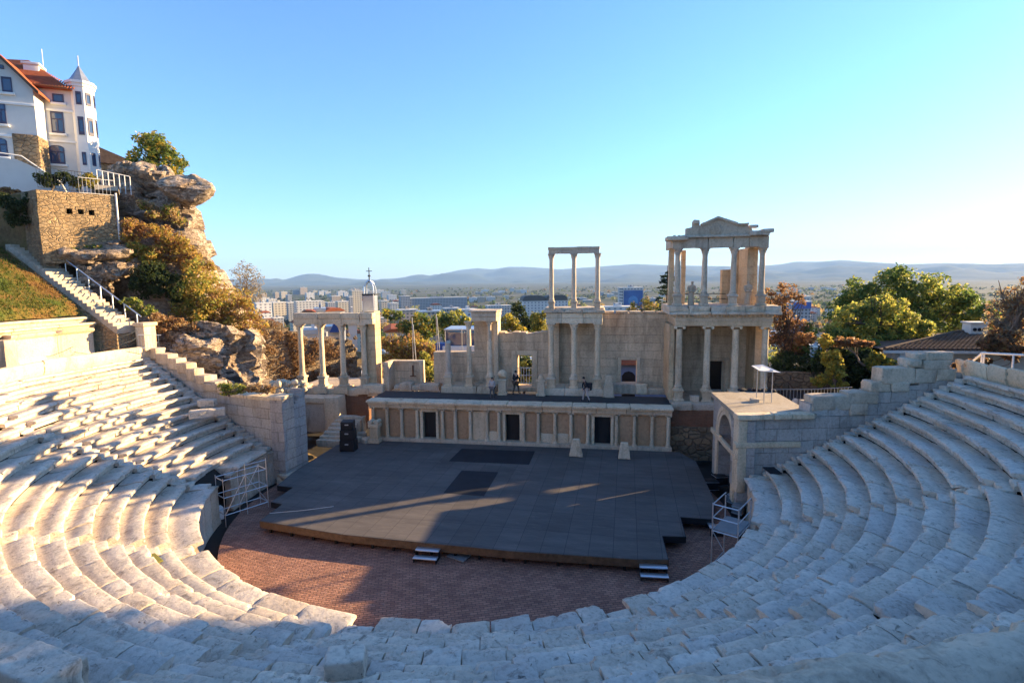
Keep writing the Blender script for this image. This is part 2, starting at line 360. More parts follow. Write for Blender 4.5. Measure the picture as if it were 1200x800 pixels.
k = N('mountain_slopes'); MT['mount'] = k.fin(k.ramp(k.noise(.0018, 8, .65), [(.35, (.03, .045, .03)), (.6, (.05, .06, .045)), (.75, (.09, .09, .07))]), .95, .1)
MT['bark'] = plain('bark', (.1, .075, .055), .95, var=.5, scale=4)
MT['twig'] = plain('pale_twigs', (.2, .15, .11), .95, var=.3)
MT['leaf'] = leafmat('foliage')
MT['plaster'] = plain('house_render', (.64, .62, .57), .8, 0, .1, 1.2)
MT['plasterw'] = plain('white_trim', (.78, .76, .71), .75, 0, .08)
MT['rooftile'] = stone('red_roof_tiles', (.34, .1, .042), (.26, .075, .035), (.16, .05, .03), .4, fine=5, streak=False)
k = N('old_clay_tiles'); nm = k.ramp(k.noise(3, 5), [(.3, (.1, .065, .045)), (.7, (.19, .13, .095))]); MT['oldtile'] = k.fin(nm, .9, .15)
MT['zinc'] = plain('zinc_sheet', (.33, .36, .41), .4, .6, .25)
MT['stonewall'] = stone('house_fieldstone', (.4, .31, .2), (.3, .22, .13), (.12, .08, .05), .5, rub=3.3, fine=5, bump=.05, mcol=(.27, .21, .14))
MT['stonewall2'] = stone('house_base_fieldstone', (.4, .31, .2), (.3, .22, .13), (.12, .08, .05), .5, rub=2.4, fine=5, bump=.06, mcol=(.22, .17, .12))
MT['glass'] = plain('window_glass', (.03, .06, .13), .08, 0, .05, spec=.9)
MT['frame'] = plain('dark_window_frame', (.06, .06, .11), .5)
MT['skin'] = plain('skin', (.45, .28, .2), .6); MT['hair'] = plain('dark_hair', (.03, .022, .018), .7)
MT['cloth_dark'] = plain('dark_cloth', (.02, .021, .026), .85); MT['cloth_brown'] = plain('brown_cloth', (.12, .08, .055), .85); MT['cloth_pale'] = plain('pale_cloth', (.42, .38, .36), .85); MT['cloth_grey'] = plain('grey_cloth', (.1, .1, .11), .85)
# ================================================================== SETTING: ground, orchestra, seating
R0, DR0, A, B, LIP = 13.3, .335, .7407, .3535, 2.0
def row_r(k): return R0 + (DR0 if k > 0 else 0) + A * k
def row_z(k): return LIP + B * k
def ground_h(x, y):
    r = np.hypot(x, y); az = np.degrees(np.arctan2(y, x))
    cone = np.where(r < 14.2, -.75, np.clip((r - 13.3) * .478 + .75, -.75, 5.9))
    camside = sstep(-25, -60, np.where(az > 90, az - 360, az)) * sstep(-172, -158, np.where(az > 90, az - 360, az))
    out = 5.9 + sstep(25.6, 27.2, r) * (.6 + 3.0 * camside)
    front = np.where(r < 25.4, cone, out)
    hillfall = -48 + (6 + 42) * 0
    yy = y - .25 * np.abs(x)
    back = np.where(r < 19.5, -.75, -.75)
    terr = np.where(x > 14.5, -.75 + 4.4 * sstep(15.5, 18.5, x), -.75)
    back = np.maximum(back, np.where(y > 1.5, terr, -9))
    h = np.where(yy > -2.2, np.where(r < 13.6, -.75, back), front)
    fall = sstep(30, 150, np.hypot(x * .8, np.maximum(y, 0) * 1.0 + np.maximum(-y - 25, 0))) 
    return h * (1 - fall) + (-46) * fall
ring = np.concatenate([np.linspace(.5, 36, 90), np.geomspace(37, 17000, 60)]); na = 256
aa = np.linspace(0, 2 * math.pi, na, endpoint=False); RR, AA = np.meshgrid(ring, aa, indexing='ij')
gx, gy = (RR * np.cos(AA)).ravel(), (RR * np.sin(AA)).ravel(); gz = ground_h(gx, gy)
gz = np.where(gz > -44, gz, -46 - np.hypot(gx, gy) ** 2 * 0)
i = np.arange((len(ring) - 1) * na); a_, b_ = i // na, i % na
q = np.column_stack([a_ * na + b_, (a_ + 1) * na + b_, (a_ + 1) * na + (b_ + 1) % na, a_ * na + (b_ + 1) % na])
qc = gz[q].mean(1); rr = ring[a_]
m = M(); m.v = [np.column_stack([gx, gy, gz])]; m.f = q.tolist() + [tuple(range(na))]; m.n = len(gx); m.mi = [1 if r_ > 60 else 0 for r_ in rr] + [0]
struct('ground', m, [MT['void'], MT['land']], True, 0)

# orchestra paving with the sunken drain round it
m = M(); a = np.linspace(0, 2 * math.pi, 120, endpoint=False)
v = np.concatenate([np.column_stack([12.72 * np.cos(a), 12.72 * np.sin(a), np.zeros(120)]), np.column_stack([12.72 * np.cos(a), 12.72 * np.sin(a), np.full(120, -.4)])])
m.add(v, [tuple(range(120))] + [(120 + i, 120 + (i + 1) % 120, (i + 1) % 120, i) for i in range(120)]); struct('orchestra_floor', m, MT['paving'], False)
m = M(); v = np.concatenate([np.column_stack([r_ * np.cos(a), r_ * np.sin(a), np.full(120, -.36)]) for r_ in (12.6, 13.9)]); m.add(v, [(i, 120 + i, 120 + (i + 1) % 120, (i + 1) % 120) for i in range(120)]); struct('orchestra_drain', m, MT['void'], False)

# the lines on which the seating ends: retaining walls splayed away from the stage
AR, AL = Frame(13.2, 1.2, 14.0), Frame(-13.2, 1.1, -12.0)      # AL runs towards -x
def end_az(r, side):
    fr = AR if side > 0 else AL; s = np.linspace(-1, 14, 3000); sg = 1 if side > 0 else -1
    q = fr.w(np.column_stack([s * sg, np.zeros_like(s), np.zeros_like(s)]))
    j = np.argmin(np.abs(np.hypot(q[:, 0], q[:, 1]) - r)); return math.degrees(math.atan2(q[j, 1], q[j, 0]))
NR = 15
def stair_c(i, k):      # centre azimuth of radial stair i at row k
    t = k / 10.0
    return (-157.9, -128.0, -90.2 - 4.3 * t, -58.0 + 9.0 * t, -21.3)[i]
def gap(k, w=.4): return math.degrees(w / row_r(k))
def span(w, k):         # azimuth range of seating wedge w (from the west) at row k
    aW = end_az(row_r(k), -1); aW = aW - 360 if aW > 0 else aW; aE = end_az(row_r(k), 1)
    lo = aW + gap(k, .75) if w == 0 else stair_c(w - 1, k) + gap(k)
    hi = aE - gap(k, .55) if w == 5 else stair_c(w, k) - gap(k)
    return lo, hi
PROF = np.array([(.21, -.42), (.21, -.27), (.15, -.18), (.0, -.135), (-.012, -.09), (-.008, -.012), (.012, .002), (.05, .005), (.14, .006), (.32, -.008), (.46, -.04), (.6, -.075), (.74, -.085), (.96, -.085), (.96, -.42)])
def resample(P, res):
    o = []
    for p, q in zip(P[:-1], P[1:]):
        n = max(1, int(math.ceil(np.linalg.norm(q - p) / res)))
        for t in range(n): o.append(p + (q - p) * t / n)
    o.append(P[-1]); return np.array(o)
def arc_block(r, z, a0, a1, res, rough, seed, prof=PROF, depth=1.0, jit=1.0):
    g = np.random.default_rng(seed)
    P = prof.copy(); P[:, 0] *= 1; P = resample(P * np.array([depth, 1]), res)
    L = R(a1 - a0) * r; n = max(2, int(L / res)); t = np.linspace(0, 1, n + 1)
    dz = g.normal(0, .011 + .018 * rough) * jit; dr = g.normal(0, .012 + .022 * rough) * jit; tl = g.normal(0, .006 + .01 * rough) * jit; sk = g.normal(0, .008 + .012 * rough) * jit
    wear = np.abs(g.normal(0, .22 + 1.0 * rough))
    am = R(a0) + (R(a1) - R(a0)) * t
    T, Pi = np.meshgrid(np.arange(n + 1), np.arange(len(P)), indexing='ij'); T = T.ravel(); Pi = Pi.ravel()
    pr, pz = P[Pi, 0], P[Pi, 1]; s = t[T]
    nose = np.exp(-((pr / .11) ** 2)) * np.exp(-((pz + .02) / .13) ** 2)
    endf = np.exp(-np.minimum(s, 1 - s) * L / .05)
    rad = r + pr + dr + sk * (s - .5) * 2 + nose * .02 * wear
    zz = z + pz + dz + tl * (s - .5) * 2 - nose * .035 * wear - endf * .02 * (pz > -.1)
    v = np.column_stack([rad * np.cos(am[T]), rad * np.sin(am[T]), zz])
    amp = .006 + .013 * rough
    w = np.where(pz < -.3, .2, 1.0)[:, None]
    v = v + nvec(v, .42, 3) * amp * w + nvec(v, .11, 9, 2) * (.004 + .009 * rough) * w
    ch = np.clip(fbm(v / .24, 21, 3) - (.2 - .1 * rough), 0, 1) * (nose + endf * (pz > -.25)) * (.34 + .34 * rough)
    d = np.column_stack([np.cos(am[T]), np.sin(am[T])]); v[:, :2] += d * ch[:, None]; v[:, 2] -= ch * .6
    m_ = len(P); f = []
    for i in range(n):
        for j in range(m_ - 1): f.append((i * m_ + j, i * m_ + j + 1, (i + 1) * m_ + j + 1, (i + 1) * m_ + j))
    f.append(tuple(range(m_))[::-1]); f.append(tuple(n * m_ + j for j in range(m_)))
    return v, f
def detail(r, az, z):
    d = np.linalg.norm(np.array([r * math.cos(R(az)), r * math.sin(R(az)), z]) - CAM); return float(np.clip(d * .0052, .05, .17))
def roughness(az, k):   # the middle of the seating is badly worn
    return float(np.clip(1 - abs(az + 76) / 26, 0, 1)) * .9 + .12
WLAB = ['seating wedge of weathered marble rows against the western retaining wall', 'sunlit seating wedge of marble rows second from the western wall',
        'seating wedge of marble rows at lower left crossed by the shadow edge', 'badly worn seating wedge of broken marble rows in the centre foreground',
        'shaded seating wedge of bluish white rows right of the orchestra', 'shaded seating wedge of marble rows against the eastern retaining wall']
sd = 1000
for w in range(6):
    a0, a1 = span(w, 0); am = R((a0 + a1) / 2); t = thing('seating_wedge', WLAB[w], 'seating', (R0 * math.cos(am), R0 * math.sin(am), 0), 'wedges of stone seating')
    for k in range(NR):
        lo, hi = span(w, k); m = M(); r = row_r(k); a = lo; g = np.random.default_rng(w * 100 + k)
        while a < hi - .01:
            L = g.uniform(.75, 1.5) if abs((lo + a) / 2 + 76) < 34 else g.uniform(1.0, 2.3)
            b = a + math.degrees(L / r)
            if hi - b < math.degrees(.6 / r): b = hi
            az = (a + b) / 2; ro = roughness(az, k); x, y = r * math.cos(R(az)), r * math.sin(R(az))
            if math.hypot(x - CAM[0], y - CAM[1]) < 4.2 and k > 12: a = b; continue
            gp = math.degrees((.012 + .024 * ro * g.random()) / r); sd += 1
            skip = (k == 0 and (-169 < az < -162.5)) or (k == 0 and ro > .6 and g.random() < .18)
            if not skip:
                v, f = arc_block(r, row_z(k), a + gp, b - gp, detail(r, az, row_z(k)), ro, sd, PROF, 1.45 if k == 0 else 1.0); m.add(v, f)
            a = b
        if m.n: obj('seat_row', m, MT['seat'], t, True, 45)
# radial stairs: two half steps to every row
SLAB = ['radial stairway of small stone steps in the western sunlit seating', 'radial stairway of pitted stone steps in the sunlit left seating', 'ruined radial stairway in the middle of the foreground seating',
        'worn radial stairway climbing the centre right seating', 'radial stairway with dark cut steps in the eastern shaded seating', 'narrow stairway along the western retaining wall', 'narrow stairway along the eastern retaining wall']
SP = np.array([(.0, -.2), (-.005, -.06), (.01, -.01), (.04, 0), (.3, -.006), (.44, -.01), (.44, -.2)])
for i in range(7):
    c = R(stair_c(i, 0) if i < 5 else (end_az(R0, -1) if i == 5 else end_az(R0, 1))); t = thing('radial_stairway', SLAB[i], 'stairway', (R0 * math.cos(c), R0 * math.sin(c), 0), 'stairways between the seating wedges')
    for k in range(NR):
        r, z = row_r(k), row_z(k)
        if i < 5: lo, hi = stair_c(i, k) - gap(k, .375), stair_c(i, k) + gap(k, .375)
        elif i == 5: e = end_az(r, -1); e = e - 360 if e > 0 else e; lo, hi = e + gap(k, .02), e + gap(k, .7)
        else: e = end_az(r, 1); lo, hi = e - gap(k, .52), e - gap(k, .02)
        ro = roughness((lo + hi) / 2, k); rs = max(.07, detail(r, (lo + hi) / 2, z))
        x, y = r * math.cos(R(lo)), r * math.sin(R(lo))
        if math.hypot(x - CAM[0], y - CAM[1]) < 4.5: continue
        for st, (dr, dz) in enumerate(((-.02, -.177), (.37, 0))):
            if k == 0 and st == 0: continue
            sd += 1; m = M(); v, f = arc_block(r + dr, z + dz - .01, lo, hi, rs, ro, sd, SP, 2.3 if k == 0 else 1.0, .6); m.add(v, f); obj('step', m, MT['seat'], t, True, 45)
# rubble bedding beneath the seats, one stepped cone
m = M(); az = np.radians(np.linspace(-199, 13, 150)); rings = []
for k in range(NR): rings += [(row_r(k) + .25, row_z(k) - .46), (row_r(k) + .95, row_z(k) - .44)]
rings += [(25.3, 6.4), (25.4, 5.2)]
v = np.concatenate([np.column_stack([r_ * np.cos(az), r_ * np.sin(az), np.full(150, z_)]) for r_, z_ in rings])
m.add(v, [(i * 150 + j, (i + 1) * 150 + j, (i + 1) * 150 + j + 1, i * 150 + j + 1) for i in range(len(rings) - 1) for j in range(149)]); struct('slope_bedding', m, MT['void'], False)
# podium wall of upright slabs under the first row
t = thing('podium_wall', 'low podium wall of upright marble slabs ringing the orchestra', 'wall', (0, -13.4, 0))
a = -194.5
while a < 3.5:
    b = min(3.6, a + math.degrees(rng.uniform(1.0, 1.5) / 13.5)); sd += 1
    if not (-168 < (a + b) / 2 < -163.5):
        m = M(); P = np.array([(.25, -.3), (.12, -.3), (.12, -.05), (.17, .05), (.17, 1.55), (.12, 1.62), (.12, 1.7), (.5, 1.7), (.5, -.3)])
        v, f = arc_block(13.35, 0, a + .06, b - .06, .16, .1, sd, P, 1, .5); m.add(v, f); obj('slab', m, MT['anaX'] if False else MT['marble_grey'], t, True, 45)
    a = b
# curved backrests of the top row
BP = np.array([(.5, -.5), (.32, -.3), (.2, -.05), (.1, .25), (.08, .6), (.1, .72), (.2, .76), (.3, .7), (.42, .4), (.6, -.05), (.8, -.5)])
def backrests(name, label, lo, hi, lens, zadd=0, hmul=1.0, mat='marble', group='curved backrests of the top row'):
    am = R((lo + hi) / 2); t = thing(name, label, 'stone bench', (24.6 * math.cos(am), 24.6 * math.sin(am), 6.5), group); a = lo; j = 0; global sd
    while a < hi - .3:
        b = min(hi, a + math.degrees(lens[j % len(lens)] / 24.6)); sd += 1; j += 1; m = M()
        v, f = arc_block(24.3, row_z(14) + zadd, a + .05, b - .05, max(.09, detail(24.3, (a + b) / 2, 7)), .4, sd, BP * np.array([1, hmul]), 1, 1.2); m.add(v, f); obj('backrest', m, MT[mat], t, True, 45); a = b
backrests('backrest_row', 'smooth sunlit curved backrests behind the top western seats', -189.5, -163, (4.6, 3.0, 4.2))
backrests('backrest_row', 'chipped curved backrests behind the top eastern seats', -13, 10.2, (1.2, 1.5, 2.2, 1.9))
# weathered parapet stone on the top seats in front of the viewer
t = thing('parapet_stone', 'long rough weathered parapet stone along the bottom right foreground', 'stone block', (10.2, -22.2, 6.9)); m = M()
PP = np.array([(.0, -1.9), (-.02, -.5), (-.05, -.2), (0, -.06), (.1, .02), (.35, .05), (.55, 0), (.66, -.1), (.7, -.5), (.75, -1.9)])
v, f = arc_block(24.2, 8.62, -71.5, -61.3, .05, 1.8, 77, PP, 1, .3); v[:, 2] += .14 * fbm(v / 1.3, 5, 4); v += nvec(v, .22, 15, 3) * .05; m.add(v, f); obj('parapet_block', m, MT['marble_grey'], t, True, 45)
m = M(); v, f = arc_block(24.25, 8.35, -61.0, -52, .06, 1.8, 79, PP, 1, .3); v += nvec(v, .22, 15, 3) * .05; m.add(v, f); obj('parapet_block', m, MT['marble_grey'], t, True, 45)
# big squared block lying at the lower left
Q = Frame(-1.75, -20.25, 172); t = tag(obj('stone_block', M().add(Q.w(rbox(0, 3.6, .0, 1.1, 4.55, 5.45, .09, .03, .012, .4, 5, .08)[0]), rbox(0, 3.6, .0, 1.1, 4.55, 5.45, .09, .03, .012, .4, 5, .08)[1]), MT['seat'], None, True, 45), 'large squared marble block with a rough end face at lower left', 'stone block')
# loose, fallen blocks
for (u, v_, k, L, wd, h, rot, lab) in ((95, 446, 9, 1.1, .45, .35, 25, None), (557 / 6 + 150, 482, 6, 1.9, .6, .34, 40, 'toppled seat block lying askew on the western rows'), (243, 470, 7, 1.0, .5, .33, 15, 'loose seat block lying above the toppled one'), (45, 795, 10, 1.2, .7, .5, -10, 'rounded loose block at the bottom left corner'), (405, 775, 6, .8, .6, .4, 20, 'small loose block lying among the worn foreground rows')):
    if lab is None: continue
    p = onz(u, v_, row_z(k) + .15); q = Frame(p[0], p[1], rot); vv, ff = rbox(-L / 2, L / 2, -wd / 2, wd / 2, p[2] - .3, p[2] + h - .2, .1, .05, .03, .35, int(u), .15)
    tag(obj('stone_block', M().add(q.w(vv), ff), MT['seat'], None, True, 45), lab, 'stone block')
p = onz(178, 656, row_z(1)); q = Frame(p[0], p[1], 152); tag(obj('seat_mat', M().add(q.w(rbox(-.42, .42, -.22, .22, p[2] + .0, p[2] + .05, .2, .02, .004)[0]), rbox(-.42, .42, -.22, .22, 0, .05, .2, .02, .004)[1]), MT['green'], None), 'olive green mat lying on a sunlit lower seat', 'mat')
p = onz(905, 551, row_z(1)); q = Frame(p[0], p[1], 100); tag(obj('floor_grate', M().add(q.w(rbox(-.45, .45, -.28, .28, p[2] - .03, p[2] + .03, .2, .01, 0)[0]), rbox(-.45, .45, -.28, .28, 0, .03, .2, .01, 0)[1]), MT['mat'], None), 'black mat on the second row beside the eastern wall', 'mat')
# ================================================================== STAGE BUILDING (frame F)
def bx(m, fr, x0, x1, y0, y1, z0, z1, res=.3, bev=.025, amp=.012, seed=None, chip=.03):
    global sd; sd += 1
    v, f = rbox(x0, x1, y0, y1, z0, z1, res, bev, amp, .5, sd if seed is None else seed, chip); m.add(fr.w(v), f); return m
def part(name, fr, mat, parent, *b, **kw): return obj(name, bx(M(), fr, *b, **kw), MT[mat], parent)
def molding(name, fr, mat, parent, x0, x1, y0, y1, prof, amp=.012, res=.3):
    """stack of slabs (out, z0, z1): projecting by out on the front and both ends"""
    m = M()
    for o, a, b in prof: bx(m, fr, x0 - o, x1 + o, y0 - o, y1, a, b, res, .015, amp, None, .04)
    return obj(name, m, MT[mat], parent)
def column(fr, parent, x, y, z0, z1, r, mat='marble', cap='corinthian', base=True, seed=0, top_broken=False, ped=None):
    c = fr.w([(x, y, 0)])[0]; hb = r * 1.0 if base else 0; hc = (r * 2.5 if cap == 'corinthian' else r * 1.0) if cap else 0
    zs = np.linspace(z0 + hb, z1 - hc, 22); tt = (zs - zs[0]) / (zs[-1] - zs[0]); rr_ = r * (1 - .13 * tt ** 1.6)
    prof = [(r * 1.1, zs[0]), (r * 1.1, zs[0] + .03), (r * 1.0, zs[0] + .06)] + list(zip(rr_[1:-1], zs[1:-1])) + [(rr_[-1] * 1.07, zs[-1] - .03), (rr_[-1] * 1.07, zs[-1])]
    v, f = lathe(prof, 22, c[0], c[1]); v = v + nvec(v, .3, 31 + seed) * np.array([.012, .012, 0]) + nvec(v, .09, 7) * np.array([.005, .005, 0])
    if top_broken: k_ = v[:, 2] > z1 - .35; v[k_, 2] += .22 * vnoise(v[k_] / .22, seed); 
    col = obj('column', M().add(v, f), MT[mat], parent, True, 50)
    if base:
        v, f = lathe([(r * 1.42, z0), (r * 1.46, z0 + hb * .18), (r * 1.42, z0 + hb * .34), (r * 1.16, z0 + hb * .46), (r * 1.14, z0 + hb * .6), (r * 1.26, z0 + hb * .72), (r * 1.28, z0 + hb * .86), (r * 1.1, z0 + hb * 1.02)], 20, c[0], c[1])
        v += nvec(v, .1, 3) * .008; obj('column_base', M().add(v, f), MT[mat], col, True, 50)
    if cap == 'corinthian':
        zz = np.linspace(0, 1, 9); pr = r * (.9 + .08 * zz + .5 * zz ** 3); m = M(); v, f = lathe([(a, z1 - hc + hc * .84 * t_) for a, t_ in zip(pr, zz)], 32, c[0], c[1])
        d = v[:, :2] - c[:2]; an = np.arctan2(d[:, 1], d[:, 0]); tz = (v[:, 2] - (z1 - hc)) / (hc * .84)
        leaf = (np.maximum(0, np.cos(8 * an)) * np.exp(-((tz - .36) / .14) ** 2) + np.maximum(0, -np.cos(8 * an)) * np.exp(-((tz - .66) / .14) ** 2) + 1.3 * np.maximum(0, np.cos(4 * an + math.pi)) * np.exp(-((tz - .95) / .1) ** 2)) * .32
        v[:, :2] += d * leaf[:, None] + nvec(v, .06, 5)[:, :2] * .012; m.add(v, f); w_ = r * 1.55
        bx(m, fr, x - w_, x + w_, y - w_, y + w_, z1 - hc * .16, z1, .2, .02, .012); obj('capital', m, MT[mat], col, True, 40)
    elif cap == 'ionic':
        m = M(); w_ = r * 1.5; bx(m, fr, x - w_, x + w_, y - r * 1.2, y + r * 1.2, z1 - hc * .4, z1, .2, .015, .006)
        for s in (-1, 1):
            q = fr.w([(x + s * r * 1.25, y - r * 1.25, z1 - hc * .55), (x + s * r * 1.25, y + r * 1.1, z1 - hc * .55)]); v, f = tube(q, hc * .45, 10); m.add(v, f)
        obj('capital', m, MT[mat], col, True, 40)
    return col
def pedestal(fr, parent, x, y, z0, z1, w_, mat='marble'):
    m = M(); h = z1 - z0
    bx(m, fr, x - w_ * 1.2, x + w_ * 1.2, y - w_ * 1.2, y + w_ * 1.2, z0, z0 + h * .2, .2, .03, .02); bx(m, fr, x - w_ * .95, x + w_ * .95, y - w_ * .95, y + w_ * .95, z0 + h * .18, z0 + h * .82, .2, .02, .015, None, .08); bx(m, fr, x - w_ * 1.2, x + w_ * 1.2, y - w_ * 1.2, y + w_ * 1.2, z0 + h * .8, z1, .2, .03, .02, None, .1)
    return obj('pedestal', m, MT[mat], parent)

# ---- low colonnaded front of the stage
ZS, ZL = .6, 3.52
t = thing('proscenium', 'long low colonnaded stage front with dark doorways and ochre panels behind the deck', 'stage front', F.w([(0, 0, ZS)])[0])
doors = [(-6.88, -5.92), (-.95, .03), (5.12, 6.2)]
colx = [-10.55, -9.5, -8.42, -7.28, -5.42, -4.5, -3.42, -2.25, -1.4, .3, 1.33, 2.47, 3.55, 4.68, 6.58, 7.75, 8.88, 9.92]
v, f = wallgrid(-10.75, 10.1, .22, .75, .1, 3.0, [(a, b, .1, 2.72) for a, b in doors], .5, None, .012, 3); obj('back_wall', M().add(F.w(v), f), MT['wallstone'], t)
edges = sorted(colx)
for a, b in zip(edges[:-1], edges[1:]):
    if any(a < (d0 + d1) / 2 < b for d0, d1 in doors): continue
    if abs((a + b) / 2 + 2.83) < .3: part('marble_slab', F, 'marble', t, a + .13, b - .13, .1, .26, .75, 2.85); continue
    part('plaster_panel', F, 'panel', t, a + .11, b - .11, .16, .3, .75, 2.82, amp=.008)
    if a in (1.33, -2.25) or abs(a - 2.47) < .1: bx_ = part('marble_patch', F, 'marble', t, a + .13, b - .13, .1, .2, .75, 1.45, amp=.06)
for d0, d1 in doors:
    fr_ = obj('door_frame', bx(bx(bx(M(), F, d0 - .2, d0, .05, .4, .62, 2.9), F, d1, d1 + .2, .05, .4, .62, 2.9), F, d0 - .24, d1 + .24, .03, .4, 2.72, 2.98), MT['marble'], t)
    obj('doorway_shade_panel', bx(M(), F, d0 - .02, d1 + .02, .5, .58, .5, 2.75, amp=0), MT['black'], fr_)  # black panel painted in place of the shade inside the doorway
for i, x in enumerate(colx): column(F, t, x, .02, .82, 3.0, .125, 'marble', 'ionic', True, i)
part('plinth', F, 'marble_grey', t, -10.8, 10.15, -.2, .45, .3, .82)
m = M(); x = -10.8
while x < 10.1:
    b = min(10.15, x + rng.uniform(1.6, 2.6)); b = 10.15 if 10.15 - b < .8 else b
    bx(m, F, x + .01, b - .01, -.17, .6, 3.0, 3.22, .2, .02, .014, None, .12); bx(m, F, x + .01, b - .01, -.3 + rng.normal(0, .02), .62, 3.225, 3.36, .2, .03, .02, None, .2); x = b
obj('entablature', m, MT['marble'], t)
m = M(); x = -10.9
while x < 10.1:
    b = min(10.2, x + rng.uniform(1.4, 2.4)); b = 10.2 if 10.2 - b < .8 else b
    bx(m, F, x + .01, b - .01, -.42 + rng.normal(0, .02), .75, 3.365, ZL, .2, .03, .018, None, .15); x = b
obj('cornice', m, MT['marble'], t)
part('walkway_floor', F, 'asphalt', t, -10.9, 10.2, .7, 3.2, 3.2, 3.5, amp=.01, res=.6)


# ---- main rear wall
YW, YB = 5.0, 6.0
def P(u, v, y): return F.p(u, v, y)
t = thing('scene_wall', 'high ruined cream ashlar wall with a gated doorway and a window behind the columns', 'wall', F.w([(3, YW, 3.4)])[0])
dx0, dz1 = P(606, 416, YW); dx1, dz0 = P(623.5, 448, YW); wx0, wz1 = P(728, 421.5, YW); wx1, wz0 = P(746, 450, YW)
xl = P(584, 390, YW)[0]; xm = P(642, 390, YW)[0]; xr = P(786, 367, YW)[0]; ztl = P(610, 390, YW)[1]; ztr = P(720, 367, YW)[1]
xa = P(558, 413, YW)[0]; xz = P(508, 413, YW)[0]; zlow = P(530, 413, YW)[1]; zb = P(570, 366, YW)[1]
def topf(x):
    if x < xa: return zlow
    if x < xl: return zb
    if x < xm: return ztl
    return ztr + .05 * math.sin(x * 5)
v, f = wallgrid(xz, xr, YW, YB, 3.3, 10.2, [(dx0, dx1, 3.2, dz1), (wx0, wx1, wz0, wz1)], .3, topf, .02, 5); wl_ = obj('ashlar_wall', M().add(F.w(v), f), MT['wallstone'], t)
m = M()
for (a0, a1, z0_, z1_) in ((dx0 - .42, dx0, 3.4, dz1 + .35), (dx1, dx1 + .42, 3.4, dz1 + .35), (dx0, dx1, dz1, dz1 + .35)): bx(m, F, a0, a1, YW - .1, YW + .6, z0_, z1_)
fr_ = obj('door_surround', m, MT['marble'], t)
m = M()
for x in np.linspace(dx0 + .04, dx1 - .04, 6): v, f = tube(F.w([(x, YW + .3, dz0 - .2), (x, YW + .3, dz0 + 1.1)]), .022, 5); m.add(v, f)
for z in (dz0 - .1, dz0 + .5, dz0 + 1.1): v, f = tube(F.w([(dx0, YW + .3, z), (dx1, YW + .3, z)]), .025, 5); m.add(v, f)
obj('gate', m, MT['whitemetal'], t); part('threshold', F, 'marble', t, dx0 - .3, dx1 + .4, YW - .5, YW + .9, 3.4, dz0 - .3)
m = M()
for (a0, a1, z0_, z1_) in ((wx0 - .24, wx0, wz0 - .1, wz1 + .22), (wx1, wx1 + .24, wz0 - .1, wz1 + .22), (wx0, wx1, wz1, wz1 + .22), (wx0, wx1, wz0 - .2, wz0)): bx(m, F, a0, a1, YW - .06, YW + .5, z0_, z1_)
obj('window_surround', m, MT['marble'], t)
part('lit_pier', F, 'marble', t, xl - .32, xl + .02, YW - .35, YW + .9, 3.5, P(585, 363, YW)[1])
m = M()
for i in range(9):
    x = xm + (xr - xm) * (i + .5) / 9; bx(m, F, x - .42, x + .42, YW - .06, YB + .06, ztr - .02, ztr + .14 + rng.normal(0, .03), .2, .03, .03, None, .1)
obj('coping', m, MT['wallstone'], t)
m = M()
for i in range(7):
    x = xl + (xm - xl) * (i + .5) / 7
    if i % 3 != 1: bx(m, F, x - .3, x + .28, YW + .02, YB - .05, ztl - .1, ztl + rng.uniform(.03, .14), .15, .05, .04, None, .3)
obj('broken_top', m, MT['wallstone'], t)
m = M()
for (a, b, h) in ((xm + 3.4, xm + 5.6, .5), (6.3, 8.6, .75), (8.6, 10.2, .45), (-1.7, .0, .25)): bx(m, F, a, b, YW - .9, YW + .02, 3.45, 3.45 + h, .25, .06, .05, None, .2)
obj('wall_footing', m, MT['marble_grey'], t)

# ---- central two-storeyed column screen
YC = 3.35
t = thing('column_screen', 'tall central screen of six slender columns in two storeys topped by a lone beam', 'colonnade', F.w([(3.6, YC, 3.5)])[0])
xs = [P(u, 445, YC)[0] for u in (646, 672.5, 700)]
zped = P(672, 442, YC)[1]; zp0 = P(672, 455.6, YC - .5)[1]; zc = P(672, 378.5, YC)[1]; ze = P(672, 364, YC - .3)[1]; zu0 = P(672, 353, YC)[1]; zu1 = P(672, 297, YC)[1]; zu2 = P(672, 290.5, YC)[1]
x0, x1 = xs[0] - .55, xs[2] + .5
m = M()
for a, b in ((x0, 2.9), (2.92, 4.4), (4.42, x1)): bx(m, F, a, b, YC - .48, YW - .02, 3.4, zp0, .25, .03, .02, None, .1)
obj('podium', m, MT['marble'], t)
for i, x in enumerate(xs):
    pedestal(F, t, x, YC, zp0, zped, .27); column(F, t, x, YC, zped, zc, .21, 'marble', 'corinthian', True, 40 + i)
part('rear_pilaster', F, 'wallstone', t, xs[0] + .1, xs[0] + .5, YW - .4, YW - .01, 3.9, zc); 
m = M()
for a, b in ((xs[0] - .34, xs[0] + .8), (xs[0] + .81, xs[1] + .7), (xs[1] + .71, xs[2] + .34)):
    bx(m, F, a, b, YC - .3, YW - .02, zc, zc + (ze - zc) * .42, .2, .02, .012, None, .05); bx(m, F, a, b, YC - .33, YW - .02, zc + (ze - zc) * .43, ze - .16, .2, .02, .014, None, .06)
obj('entablature', m, MT['marble'], t)
m = M()
for a, b in ((xs[0] - .5, xs[0] + 1.0), (xs[0] + 1.0, xs[1] + .6), (xs[1] + .6, xs[2] + .5)): bx(m, F, a, b, YC - .5, YW + .3, ze - .15, ze + .06, .2, .03, .035, None, .3)
obj('cornice', m, MT['marble_grey'], t)
bx(m := M(), F, xs[0] - .45, xs[2] + .45, YC - .1, YW + .2, ze + .05, ze + .2, .2, .04, .05, None, .3); obj('upper_floor', m, MT['marble_grey'], t)
